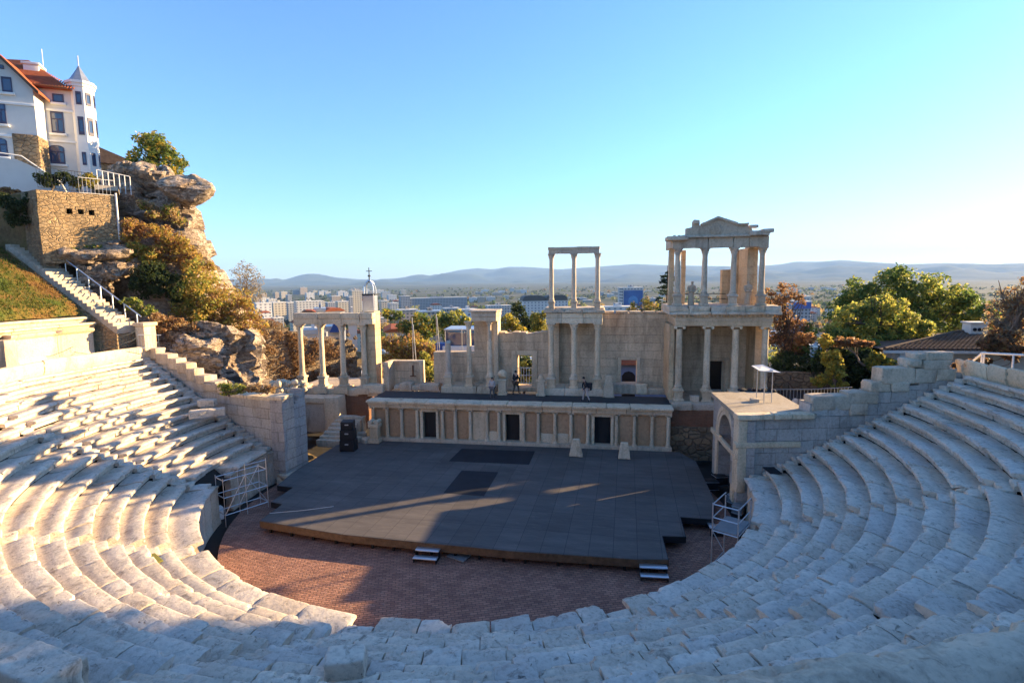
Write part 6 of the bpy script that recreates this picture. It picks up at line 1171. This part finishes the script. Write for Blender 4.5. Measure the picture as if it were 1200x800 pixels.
creeper('dark creeper mass filling the shade between the pavilion and the tiled house', [(930, 430, 22), (960, 440, 22), (990, 430, 24), (1015, 425, 22), (1035, 440, 20), (905, 440, 18), (975, 410, 18), (1010, 450, 18)], 46, 17000, 'dark', 24)
creeper('green leafy creepers between the pavilion and the lime tree', [(915, 425, 14), (940, 408, 15), (958, 424, 15), (1000, 414, 14), (1022, 404, 12), (985, 392, 12), (950, 388, 11), (1000, 436, 14)], 48.5, 9000, 'green', 30, 'ygreen')
creeper('yellow green sprays hanging before the dark creepers', [(968, 400, 10), (972, 418, 12), (978, 436, 12), (965, 445, 10), (985, 452, 9)], 43.5, 4600, 'ygreen', 25, 'yellow')
creeper('rusty creeper band on top of the dark creepers', [(985, 400, 10, 0, .5), (1000, 401, 11, 0, .4), (1015, 403, 9, 0, .4), (945, 398, 12, 0, .7)], 44.5, 2800, 'rust', 26)
creeper('bright yellow leaves left of the porch post of the tiled house', [(1022, 425, 9), (1030, 418, 8), (1044, 425, 7)], 45, 1500, 'yellow', 27, 'ygreen')
tree('brown_tree', 'thin brown leaved tree at the right edge above the tiled roof', at(1190, 425, 43), pix_blobs([(1172, 360, 18), (1190, 345, 18), (1205, 362, 22), (1180, 385, 20), (1205, 395, 22), (1165, 395, 14), (1196, 335, 12), (1162, 372, 12)], 43), 5600, .085, 'bare', 28, .2, 60, mixp='rust', hollow=.0, mat='twig')
creeper('dark red creeper over the right part of the tiled roof', [(1160, 402, 14, 0, .6), (1185, 408, 16, 0, .6), (1145, 425, 12, 0, .6), (1130, 430, 9, 0, .6)], 41, 4200, 'brown', 29, 'rust')
# unseen trees added past the right edge to shade the eastern seats
for i, (x, y, zt_, rr_, lab) in enumerate(((41, 6.5, 22.5, 7.0, 'unseen tree added for shade beyond the tiled house, northernmost of the eastern row'), (44, -6, 22, 7.5, 'unseen tall tree added for shade, second in the eastern row'), (45, -19, 22, 7.5, 'unseen tall tree added for shade, third in the eastern row'), (40, -31, 21, 7.5, 'unseen tall tree added for shade at the southern end of the eastern row'), (35, -7, 18, 5.5, 'unseen lower tree added for shade in front of the eastern row'), (47, 4, 23, 7, 'unseen tall tree added for shade behind the northern end of the row'), (49, -12, 23, 7.5, 'unseen tall tree added for shade behind the middle of the row'), (34, -17, 15.5, 5.5, 'unseen lower tree added for shade before the southern part of the row'))):
    bl = [((x + rr_ * .45 * math.cos(a), y + rr_ * .45 * math.sin(a), zt_ - rr_ * (.75 + .55 * (j % 3))), (rr_ * .62, rr_ * .62, rr_ * .6)) for j, a in enumerate(np.linspace(0, 6.28, 9)[:-1])] + [((x, y, zt_ - rr_ * .5), (rr_ * .6, rr_ * .6, rr_ * .5)), ((x, y, zt_ - rr_ * 1.4), (rr_ * .9, rr_ * .9, rr_ * .9)), ((x, y, zt_ - rr_ * 1.9), (rr_ * .9, rr_ * .9, rr_ * .9))]
    tree('added_shade_tree', lab, (x, y, 3.4), bl, 20000, .5, 'green', 40 + i, .5, 10, group='unseen trees added to shade the eastern seats', mixp='ygreen', clump=.9)
# ================================================================== TREES JUST BEHIND THE STAGE
def btree(name, lab, blobs, d, n, size, pal, seed, **kw):
    B_ = pix_blobs(blobs, d); c = np.mean([b[0] for b in B_], 0); tree(name, lab, (c[0], c[1], min(ground_h(c[0], c[1]), c[2] - 3)), B_, n, size, pal, seed, .18, 8, **kw)
btree('orange_tree', 'spreading orange gold tree behind the parapet wall', [(460, 402, 17), (480, 405, 20), (497, 410, 16), (470, 420, 18), (490, 425, 16), (503, 425, 10)], 62, 11000, .15, 'gold', 71, mixp='rust')
btree('green_tree', 'green tree touched with yellow behind the orange gold one', [(478, 384, 13), (492, 378, 14), (503, 386, 14), (485, 395, 14), (455, 368, 9), (465, 370, 8)], 88, 8000, .2, 'green', 72, mixp='yellow')
btree('green_tree', 'broad green and yellow tree behind the broken column stump', [(515, 375, 13), (532, 372, 13), (546, 380, 12), (525, 388, 14), (540, 392, 12)], 84, 8000, .2, 'ygreen', 73, mixp='green')
btree('yellow_tree', 'bright yellow tree seen above the wall left of the central columns', [(594, 378, 11), (604, 385, 12), (592, 390, 10), (612, 392, 9)], 62, 4500, .14, 'yellow', 74)
btree('dark_tree', 'dark green tree between the two yellow ones behind the wall', [(610, 368, 10), (618, 378, 11), (606, 360, 8), (620, 388, 9)], 70, 4000, .15, 'dark', 75)
btree('yellow_tree', 'golden tree right behind the central column screen', [(630, 375, 11), (636, 386, 11), (628, 392, 10), (640, 368, 8)], 64, 4200, .14, 'yellow', 76, mixp='ygreen')
btree('yellow_tree', 'small pale yellow tree above the wall beside the pavilion', [(742, 362, 9), (755, 358, 9), (764, 361, 8), (750, 368, 9)], 60, 1700, .12, 'yellow', 77, mixp='dry', hollow=.05)
btree('doorway_tree', 'leafy tree glimpsed through the gated doorway', [(606, 430, 12), (616, 425, 12), (612, 442, 12), (624, 438, 10)], 54, 4000, .12, 'ygreen', 78, mixp='dark')
btree('green_bush', 'green bush showing in the gap beside the parapet wall', [(500, 428, 8), (503, 438, 8), (498, 418, 7)], 52, 2200, .12, 'ygreen', 81, mixp='dark', cat='bush')
p = at(781, 372, 62); t = thing('conifer', 'dark ragged conifer behind the left edge of the pavilion', 'tree', (p[0], p[1], -1)); ztp = at(783, 311, 62)[2]; obj('trunk', M().add(*tube([(p[0], p[1], -1), (p[0], p[1], ztp)], [.22, .03], 7)), MT['bark'], t); bl = []; g = np.random.default_rng(4)
for k_ in range(90): h_ = g.uniform(.02, .8); a = g.uniform(0, 6.28); r_ = (.25 + 2.6 * h_) * g.uniform(.5, 1); bl.append(((p[0] + r_ * math.cos(a), p[1] + r_ * math.sin(a), ztp - h_ * 14 - r_ * .1), (.55, .55, .14)))
crown('crown', bl, 8000, .12, 'conifer', 79, t, hollow=0.0)
# masts and a kiosk behind the low wall
for i, (u0, v0, u1, v1, d, lab) in enumerate(((484, 432, 483, 372, 46, 'thin white pole standing at the parapet wall'), (492, 423, 484, 380, 46, 'leaning white stay beside the pole at the parapet wall'), (514, 412, 511, 368, 50, 'white mast left of the broken column stump'), (519, 408, 512, 372, 50, 'leaning white stay of the mast by the column stump'), (522, 410, 521.5, 388, 52, 'short white pole left of the kiosk'), (541.5, 408, 541, 385, 52, 'short white pole right of the kiosk'))):
    a, b = at(u0, v0, d), at(u1, v1, d); a[2] -= 6; tag(obj('white_pole', M().add(*tube([a, b], .035, 6)), MT['galv'], None), lab, 'pole')
p = at(522, 407, 58); KF = Frame(p[0], p[1], 8); t = thing('glazed_kiosk', 'dark glazed kiosk with a blue side panel behind the low wall', 'kiosk', (p[0], p[1], -3)); kx = KF.p(560, 400, 0)[0]; kz = KF.p(540, 387, 0)[1]; obj('body', bx(M(), KF, 0, kx, 0, 4, -3, kz, amp=0), MT['glass'], t); obj('roof_edge', bx(M(), KF, -.1, kx + .1, -.15, 4.1, kz, kz + .15, amp=0), MT['galv'], t); obj('pale_ledge', bx(M(), KF, -.2, kx + .2, -.6, -.1, p[2] - .6, p[2] + .2, amp=0), MT['plasterw'], t)
bt_ = KF.p(512, 402, 0)[1]; m = bx(M(), KF, -1.0, .2, -.3, 1, bt_ - 1.1, bt_, amp=0); obj('panel_base', bx(M(), KF, -.9, .1, -.2, .9, -3, bt_ - 1.1, amp=0), MT['greycover'], t); MT['blue'] = plain('blue_paint', (.03, .09, .33), .5); obj('blue_panel', m, MT['blue'], t)
# ================================================================== THE CITY ON THE PLAIN
def facade(name, wall, win, px=3.2, pz=3.0, fx=.5, fz=.5):
    k = N(name); sp = k.n('ShaderNodeSeparateXYZ'); k.l(k.wallvec(11.9), sp.inputs[0]); fr = lambda s, p: k.math('FRACT', k.math('DIVIDE', s, p)); w_ = k.math('MULTIPLY', k.math('LESS_THAN', fr(sp.outputs[0], px), fx), k.math('LESS_THAN', fr(sp.outputs[1], pz), fz)); return k.fin(k.mix(w_, wall, win), .8)
FA_ = [facade('pale_facade', (.5, .48, .44), (.13, .14, .17)), facade('cream_facade', (.5, .44, .34), (.15, .14, .14)), facade('grey_facade', (.3, .31, .33), (.07, .08, .1), 2.8, 2.9, .55, .55), facade('white_facade', (.55, .54, .52), (.17, .19, .22), 4, 3.2, .4, .5), facade('tan_facade', (.4, .32, .25), (.1, .1, .1))]
PLAIN = -46.0
def bldg(name, label, u0, u1, v1, d, mat, roof=None, depth=14, group=None, cat='building', turn=None, extra=None):
    turn = (15 if d > 250 else 0) if turn is None else turn
    p, q = at(u0, v1, d), at(u1, v1, d); fr = Frame(p[0], p[1], math.degrees(math.atan2(*(q - p)[1::-1])) + turn); L = float(np.linalg.norm((q - p)[:2])); zt = p[2]; t = thing(name, label, cat, (p[0], p[1], PLAIN), group)
    v, f = box(0, L, 0, depth, PLAIN - 1, zt); obj('walls', M().add(fr.w(v), f), mat, t, False)
    if roof == 'tile': v, f = extrude_xz([(-.5, zt), (L + .5, zt), (L * .75, zt + L * .16), (L * .25, zt + L * .16)], -.6, depth + .6); obj('roof', M().add(fr.w(v), f), MT['rooftile'], t, False)
    else: v, f = box(-.4, L + .4, -.4, depth + .4, zt + .01, zt + 1.0); obj('parapet', M().add(fr.w(v), f), MT['galv'] if roof == 'metal' else MT['plaster'], t, False); v, f = box(L * .4, L * .6, depth * .3, depth * .7, zt + 1.0, zt + 3.2); obj('stair_head', M().add(fr.w(v), f), mat, t, False)
    return t, fr, L, zt
BG = 'buildings of the city on the plain'
bldg('apartment_tower', 'tall pale tower block left of the bell frame', 412.5, 424, 341, 900, FA_[1], None, 22, BG); bldg('apartment_tower', 'lower grey tower joined to the pale tower block', 409, 413.5, 348, 890, FA_[2], None, 18, BG)
bldg('apartment_block', 'long grey apartment slab behind the green trees', 477, 551, 350, 1050, FA_[2], None, 16, BG); bldg('apartment_tower', 'grey tower at the left end of the long slab', 469.5, 481, 347.5, 1040, FA_[2], None, 16, BG)
bldg('apartment_block', 'white apartment block at the far left under the mountains', 300, 319, 356, 700, FA_[3], None, 14, BG); bldg('apartment_block', 'cream apartment block next to the far left white one', 320, 336, 355, 760, FA_[1], None, 14, BG); bldg('apartment_block', 'grey apartment block between the cream ones at left', 337, 346, 355, 800, FA_[2], None, 14, BG); bldg('apartment_block', 'wide cream apartment block above the west wing', 347.5, 380, 354, 720, FA_[0], None, 14, BG); bldg('apartment_block', 'pale short apartment block right of the wide cream one', 396, 409, 354, 760, FA_[1], None, 14, BG); bldg('apartment_block', 'bluish grey block behind the short pale one', 384, 398, 355, 860, FA_[2], None, 14, BG)
bldg('apartment_block', 'far white slab on the left skyline', 306, 316, 349, 1700, FA_[3], None, 20, BG); bldg('terraced_building', 'cream building above the right end of the west wing', 447, 456, 353, 800, FA_[1], None, 14, BG); bldg('terraced_building', 'pale stepped building right of the bell frame', 457, 467, 356, 760, FA_[0], None, 14, BG)
t, fr, L, zt = bldg('hotel', 'white hotel with a dark rounded attic behind the upper central columns', 613, 668, 354, 620, FA_[3], 'metal', 20, BG)
m = M(); th = np.linspace(0, math.pi, 10)
for a, b in ((0, .5), (.52, 1)): v, f = extrude_xz([(L * ((a + b) / 2) + L * (b - a) / 2 * math.copysign(abs(math.cos(q)) ** .5, math.cos(q)), zt + 1 + 6.5 * math.sin(q) ** .6) for q in th], 1, 18); m.add(fr.w(v), f)
obj('dark_attic', m, MT['iron'], t, False)
t, fr, L, zt = bldg('billboard_building', 'building wrapped in a big blue banner right of the central columns', 729, 755, 338, 560, FA_[0], None, 18, BG); obj('banner', M().add(fr.w(box(L * .08, L * .97, -.5, -.2, zt - 20, zt - 2)[0]), box(0, 1, 0, 1, 0, 1)[1]), plain('blue_banner', (.02, .11, .33), .6, 0, .5, .12), t, False)
v, f = lathe([(.01, 0), (5.0, 0), (5.0, .1), (.01, .1)], 24); v = np.column_stack([v[:, 0] + L * .52, -.52 - v[:, 2], v[:, 1] + zt - 12.5]); obj('banner_disc', M().add(fr.w(v), [q[::-1] for q in f]), plain('pale_blue_print', (.06, .22, .45), .6, 0, .5, .3), t, False)
bldg('arcaded_building', 'low white building with paired windows under the blue banner', 706, 748, 361, 380, FA_[3], None, 12, BG); t, fr, L, zt = bldg('stadium_stand', 'building with a blue hoarding right of the pavilion', 931, 951, 354, 520, FA_[2], None, 14, BG); obj('blue_hoarding', M().add(fr.w(box(-.3, L + .3, -.5, -.05, zt - 5.5, zt)[0]), box(0, 1, 0, 1, 0, 1)[1]), MT['blue'], t, False); bldg('apartment_block', 'cream building rising behind the blue hoarding', 937, 951, 348, 700, FA_[0], None, 14, BG); bldg('apartment_block', 'grey block low behind the red leaved tree', 915, 931, 356, 640, FA_[2], None, 14, BG)
bldg('tiled_building', 'red roofed house between the west wing and the orange tree', 452, 476, 389, 105, MT['plaster'], 'tile', 12, BG); bldg('tiled_building', 'long red roofed house just above the west wing beam', 381, 405, 365, 260, MT['plaster'], 'tile', 10, BG); bldg('tiled_building', 'pink red roofed house left of the long red one', 355, 369, 366, 240, FA_[1], 'tile', 10, BG); bldg('metal_roofed_building', 'grey metal roofed house left of the long red roof', 369, 381, 364, 250, FA_[0], 'metal', 10, BG); bldg('white_house', 'white house with round windows seen between the first two white columns', 358, 376, 392, 120, MT['plasterw'], None, 8, BG); bldg('blue_roofed_shed', 'blue roofed shed seen between the second and third white columns', 384, 402, 388, 118, MT['plasterw'], 'metal', 8, BG); 
BW = Frame(*at(722, 440, 58)[:2], 8); t = thing('blue_house', 'blue walled house with a red roof glimpsed through the wall window', 'house', (BW.o[0], BW.o[1], -2)); zq2 = at(737, 427, 58)[2]; obj('wall', M().add(BW.w(box(-1, 6, 0, 4, -2, zq2)[0]), box(0, 1, 0, 1, 0, 1)[1]), plain('pale_blue_wall', (.16, .24, .42), .8), t, False); obj('roof', M().add(BW.w(np.array([(-1.5, -.5, zq2), (6.5, -.5, zq2), (6.5, 4.5, zq2), (-1.5, 4.5, zq2), (-1, 2, zq2 + 1.3), (6, 2, zq2 + 1.3)])), [(0, 1, 5, 4), (1, 2, 5), (2, 3, 4, 5), (3, 0, 4), (0, 3, 2, 1)]), MT['rooftile'], t, False); obj('archway', M().add(BW.w(np.column_stack([[.6, 2.0, 2.0, 1.7, 1.3, .9, .6], np.full(7, -.02), np.array([-2, -2, zq2 - 1.2, zq2 - .85, zq2 - .75, zq2 - .85, zq2 - 1.2])])), [tuple(range(7))]), MT['black'], t, False)
m = M(); p, q = at(386, 386, 116), at(401, 386, 116); fr = Frame(p[0], p[1], math.degrees(math.atan2(*(q - p)[1::-1]))); L = float(np.linalg.norm((q - p)[:2])); v, f = extrude_xz([(0, p[2] - .6), (L, p[2] - .6), (L * .7, p[2] + .9), (L * .5, p[2] + 1.5), (L * .3, p[2] + .9)], -.2, 4); tag(obj('blue_tent', m.add(fr.w(v), f), MT['blue'], None, False), 'blue tent top glimpsed between the white columns', 'tent'); bldg('white_house', 'pale house stub seen between the third and fourth white columns', 408, 418, 380, 110, MT['plaster'], None, 8, BG)
bldg('white_house', 'bluish white jumble of houses right of the long grey slab', 541, 560, 364, 420, FA_[3], None, 12, BG); bldg('white_house', 'white building before the hotel at left', 572, 600, 359, 640, FA_[0], None, 12, BG); bldg('apartment_block', 'tan building at the left foot of the long grey slab', 468, 490, 364, 480, FA_[4], None, 12, BG); bldg('apartment_block', 'small dark roofed building between the green trees and the slab', 492, 520, 366, 430, FA_[4], 'metal', 12, BG); bldg('apartment_block', 'grey flat building left of the bluish white houses', 522, 540, 362, 560, FA_[2], None, 12, BG)
# many small distant buildings along the horizon, each its own object
g = np.random.default_rng(12); CN = ['pale', 'cream', 'grey', 'white', 'tan']; LM = [(320, 'below the left mountains'), (430, 'near the bell frame'), (560, 'right of the long grey slab'), (690, 'beyond the central columns'), (770, 'beside the conifer'), (950, 'right of the pavilion')]
i = 0
for u in np.concatenate([np.linspace(300, 470, 24), np.linspace(552, 612, 10), np.linspace(668, 730, 12), np.linspace(757, 785, 6), np.linspace(905, 985, 12)]):
    d = g.uniform(1300, 2600); ci = int(g.integers(0, 5)); w_ = g.uniform(4, 11); vb = 400 - FPX * math.tan(R(6.54) - math.atan((CAM[2] - PLAIN) / d)); vt = vb - g.uniform(1.5, 5) ; lm = min(LM, key=lambda q: abs(q[0] - u))[1]
    t, fr, L, zt = bldg('distant_building', 'tiny distant %s building %s on the skyline of the plain' % (CN[ci], lm), u, u + w_, vt, d, FA_[ci], 'metal' if i % 5 == 0 else None, 20, 'tiny buildings on the far plain'); i += 1

g = np.random.default_rng(33)
for i in range(90):
    u = g.uniform(300, 700) if i % 4 else g.uniform(900, 985); d = math.exp(g.uniform(5.6, 7.3)); ci = int(g.integers(0, 5)); lm = min(LM, key=lambda q: abs(q[0] - u))[1]; w_ = g.uniform(9, 18) / d * FPX; p = at(u, 0, d); rt = 'tile' if g.random() < .45 else None
    vt = 400 - FPX * math.tan(R(6.54) - math.atan((CAM[2] - PLAIN - g.uniform(7, 16)) / d))
    bldg('town_house', 'small %s %s town house %s on the plain' % (CN[ci], 'red roofed' if rt else 'flat roofed', lm), u, u + w_, vt, d, FA_[ci], rt, 11, 'town houses between the city trees')
g = np.random.default_rng(15)
for i in range(80):
    u = g.uniform(300, 990); d = g.uniform(300, 1100); c = at(u, 0, d); r_ = g.uniform(5, 9); c[2] = PLAIN + r_ * .9; pal = ['dark', 'green', 'ygreen', 'gold'][i % 4]; lm = min(LM, key=lambda q: abs(q[0] - u))[1]
    t = thing('city_tree', 'distant %s tree among the houses %s' % (['dark', 'green', 'lime green', 'golden'][i % 4], lm), 'tree', (c[0], c[1], PLAIN), 'trees among the city houses'); obj('trunk', M().add(*tube([(c[0], c[1], PLAIN), (c[0], c[1], c[2])], .5, 5)), MT['bark'], t); crown('crown', [((c[0], c[1], c[2] + r_ * .5), (r_, r_, r_ * .9)), ((c[0] + r_ * .8, c[1], c[2]), (r_ * .8, r_ * .8, r_ * .7))], 500, 1.0, pal, 100 + i, t, clump=.9)

# the town's tree cover, one mass
g = np.random.default_rng(90); n = 5200; u_ = g.uniform(250, 1250, n); d_ = np.exp(g.uniform(math.log(260), math.log(3600), n)); bl = []
pc = np.array([at(u, 300, d)[:2] for u, d in zip(u_, d_)]); kp = fbm(np.column_stack([pc / 130, pc[:, 0] * 0]), 5, 3) > -.12; pc, d_ = pc[kp], d_[kp]; n = len(pc); per = 16; r_ = g.uniform(3.5, 7.5, n); k_ = np.repeat(np.arange(n), per); dd = g.normal(size=(n * per, 3)); dd /= np.linalg.norm(dd, axis=1, keepdims=True); dd[:, 2] = np.abs(dd[:, 2]); p = np.column_stack([pc[k_], np.full(n * per, PLAIN + 1.0)]) + dd * (r_[k_] * g.uniform(.6, 1, n * per))[:, None] * np.array([1, 1, 1.1])
nm = dd + g.normal(0, .5, dd.shape); nm /= np.linalg.norm(nm, axis=1, keepdims=True); uu = np.cross(nm, g.normal(size=nm.shape)); uu /= np.linalg.norm(uu, axis=1, keepdims=True); ww = np.cross(nm, uu); ss = (r_[k_] * .42)[:, None]; v = np.stack([p - uu * ss, p - ww * ss, p + uu * ss, p + ww * ss], 1).reshape(-1, 3)
pal = np.array(PAL['dark'] + PAL['green'] + [PAL['ygreen'][0], PAL['gold'][1]]); cc = pal[g.integers(0, len(pal), n)][k_] * g.uniform(.7, 1.3, (n * per, 1)); struct('town_treetops', M().add(v, np.arange(n * per * 4).reshape(-1, 4).tolist()), MT['leaf'], False, col=np.repeat(cc, 4, 0), kind='stuff')
# bell frame with a cross
p = at(433.5, 346, 120); BF = Frame(p[0], p[1], 12); t = thing('bell_frame', 'grey bell tower topped by an open metal arch and a thin cross', 'tower', (p[0], p[1], -20)); sc_ = 120 * math.cos(R(15)) / FPX; w_ = 7 * sc_; z0 = p[2]
obj('tower', bx(M(), BF, -w_, w_, -w_, w_, -20, z0, amp=.01), MT['zinc'], t); obj('tower_cap', bx(M(), BF, -w_ * 1.1, w_ * 1.1, -w_ * 1.1, w_ * 1.1, z0, z0 + .35, amp=0), MT['iron'], t); zap = at(433.5, 330, 120)[2]; zcr = at(433.5, 313.5, 120)[2]; m = M()
for a in np.radians([45, 135, 225, 315]): v, f = tube(BF.w([(w_ * k_ * math.cos(a) * 1.1, w_ * k_ * math.sin(a) * 1.1, z0 + .3 + (zap - z0) * h_) for k_, h_ in ((1, 0), (1, .35), (.92, .55), (.65, .78), (.25, .93), (.0, 1.0))]), .14, 6); m.add(v, f)
obj('open_arch', m, MT['alu'], t); m = M(); v, f = tube(BF.w([(0, 0, zap - .2), (0, 0, zcr)]), [.13, .09], 6); m.add(v, f); v, f = tube(BF.w([(-.6, 0, zcr - .75), (.6, 0, zcr - .75)]), .09, 6); m.add(v, f); v, f = lathe([(.01, zap + .9), (.3, zap + 1.1), (.3, zap + 1.3), (.01, zap + 1.5)], 10); m.add(BF.w(v), f); obj('cross', m, MT['iron'], t)
p = at(438.5, 372, 100); tag(obj('white_pole', M().add(*tube([(p[0], p[1], -10), (p[0], p[1], at(438.5, 345, 100)[2])], .08, 6)), MT['white'], None), 'white pole just right of the bell tower', 'pole')
# ================================================================== MOUNTAINS
def mountain(name, prof, d0, seed, foot=.55, back=1.16, fall=0):
    uu = np.concatenate([np.linspace(-900, 2100, 420)]); pu_ = np.array([p[0] for p in prof], float); pv = np.array([p[1] for p in prof], float); vv = np.interp(uu, pu_, pv)
    ds = np.concatenate([np.linspace(foot, 1, 34), np.linspace(1.02, back, 8)]); V = np.zeros((len(uu), len(ds), 3))
    for i, (u, v_) in enumerate(zip(uu, vv)):
        r_ = ray(u, 327); zr = CAM[2] + d0 * (ray(u, v_)[2]); 
        for j, s in enumerate(ds): V[i, j, :2] = CAM[:2] + r_[:2] * d0 * s; k_ = (max(0, (s - foot) / (1 - foot)) ** 1.25) if s <= 1 else 1 - ((s - 1) / (back - 1)) ** 1.1; V[i, j, 2] = PLAIN + (zr - PLAIN) * k_
    v = V.reshape(-1, 3); rel = (v[:, 2] - PLAIN); mid = np.tile(np.where(ds <= 1, np.sin(np.pi * np.clip((ds - foot) / (1 - foot), 0, 1)), 0), len(uu)); ridge = np.abs(fbm(v * np.array([1, 1, 0]) / (d0 * .075), seed, 4)); v[:, 2] += (ridge - .25) * 230 * (d0 / 12000) * mid - 3
    n = len(ds); i = np.arange((len(uu) - 1) * (n - 1)); i = (i // (n - 1)) * n + i % (n - 1); m = M(); m.v = [v]; m.f = np.column_stack([i, i + n, i + n + 1, i + 1]).tolist(); m.n = len(v); m.mi = [0] * len(m.f); return struct(name, m, MT['mount'], True, 0)
mountain('mountain_range', [(-900, 322), (0, 322), (250, 327), (300, 328), (318, 327), (332, 328), (352, 322), (395, 325), (432, 328), (470, 328), (480, 326), (510, 322), (540, 316), (560, 314), (578, 315.5), (595, 312.5), (615, 312.5), (640, 314), (655, 315.5), (690, 313), (745, 309), (775, 310.5), (800, 311), (860, 312), (897, 311), (915, 309.5), (930, 306.5), (960, 306.5), (985, 304.5), (1010, 306.5), (1060, 309.5), (1110, 308), (1150, 310), (1200, 308), (1400, 312), (2100, 320)], 14000, 3)
mountain('foothills', [(-900, 340), (250, 350), (315, 347), (350, 340), (400, 334), (430, 330), (470, 329.5), (490, 332), (540, 338), (590, 342), (630, 338), (690, 331), (740, 325), (790, 321), (850, 322), (900, 316), (940, 322), (980, 330), (1030, 334), (1100, 330), (1150, 326), (1300, 330), (2100, 340)], 10500, 9, .62, 1.2)
# ================================================================== AIR, SKY, SUN, CAMERA
v, f = box(-17600, 17600, -17600, 17600, -50.5, 720); hz = struct('haze', M().add(v, f), [bpy.data.materials.new('haze')], False, kind='stuff'); hm = hz.data.materials[0]; hm.use_nodes = True; nt = hm.node_tree; nt.nodes.clear(); ou = nt.nodes.new('ShaderNodeOutputMaterial'); pv = nt.nodes.new('ShaderNodeVolumePrincipled'); pv.inputs['Color'].default_value = (.36, .6, 1, 1); pv.inputs['Density'].default_value = HAZE; pv.inputs['Anisotropy'].default_value = .0; nt.links.new(pv.outputs[0], ou.inputs['Volume'])
w = bpy.data.worlds.new('World'); scene.world = w; w.use_nodes = True; nt = w.node_tree; nt.nodes.clear(); ou = nt.nodes.new('ShaderNodeOutputWorld'); bg = nt.nodes.new('ShaderNodeBackground'); sk = nt.nodes.new('ShaderNodeTexSky'); sk.sky_type = 'NISHITA'; sk.sun_disc = False; sk.sun_elevation = R(SUN_EL); sk.sun_rotation = R(90 - SUN_AZ); sk.air_density = 1.0; sk.dust_density = .2; sk.ozone_density = 6.2; sk.altitude = 200
nt.links.new(sk.outputs[0], bg.inputs[0]); bg.inputs[1].default_value = SKY; nt.links.new(bg.outputs[0], ou.inputs[0])
sl = bpy.data.lights.new('sun', 'SUN'); sl.energy = SUN; sl.angle = R(.53); sl.color = (1.0, .71, .37); so = bpy.data.objects.new('sun', sl); C.objects.link(so); so.rotation_euler = Vector((math.cos(R(SUN_AZ)) * math.cos(R(SUN_EL)), math.sin(R(SUN_AZ)) * math.cos(R(SUN_EL)), math.sin(R(SUN_EL)))).to_track_quat('Z', 'Y').to_euler()
cd = bpy.data.cameras.new('camera'); co = bpy.data.objects.new('camera', cd); C.objects.link(co); cd.sensor_width = 36; cd.lens = 36 * FPX / 1200; cd.clip_start = .1; cd.clip_end = 60000
co.matrix_world = Matrix(((CR[0], CU[0], -FW[0], CAM[0]), (CR[1], CU[1], -FW[1], CAM[1]), (CR[2], CU[2], -FW[2], CAM[2]), (0, 0, 0, 1))); scene.camera = co
scene.view_settings.view_transform = 'Standard'; scene.view_settings.look = 'None'; scene.view_settings.exposure = EXPO; scene.view_settings.gamma = 1
scene.cycles.max_bounces = 6; scene.cycles.volume_bounces = 0
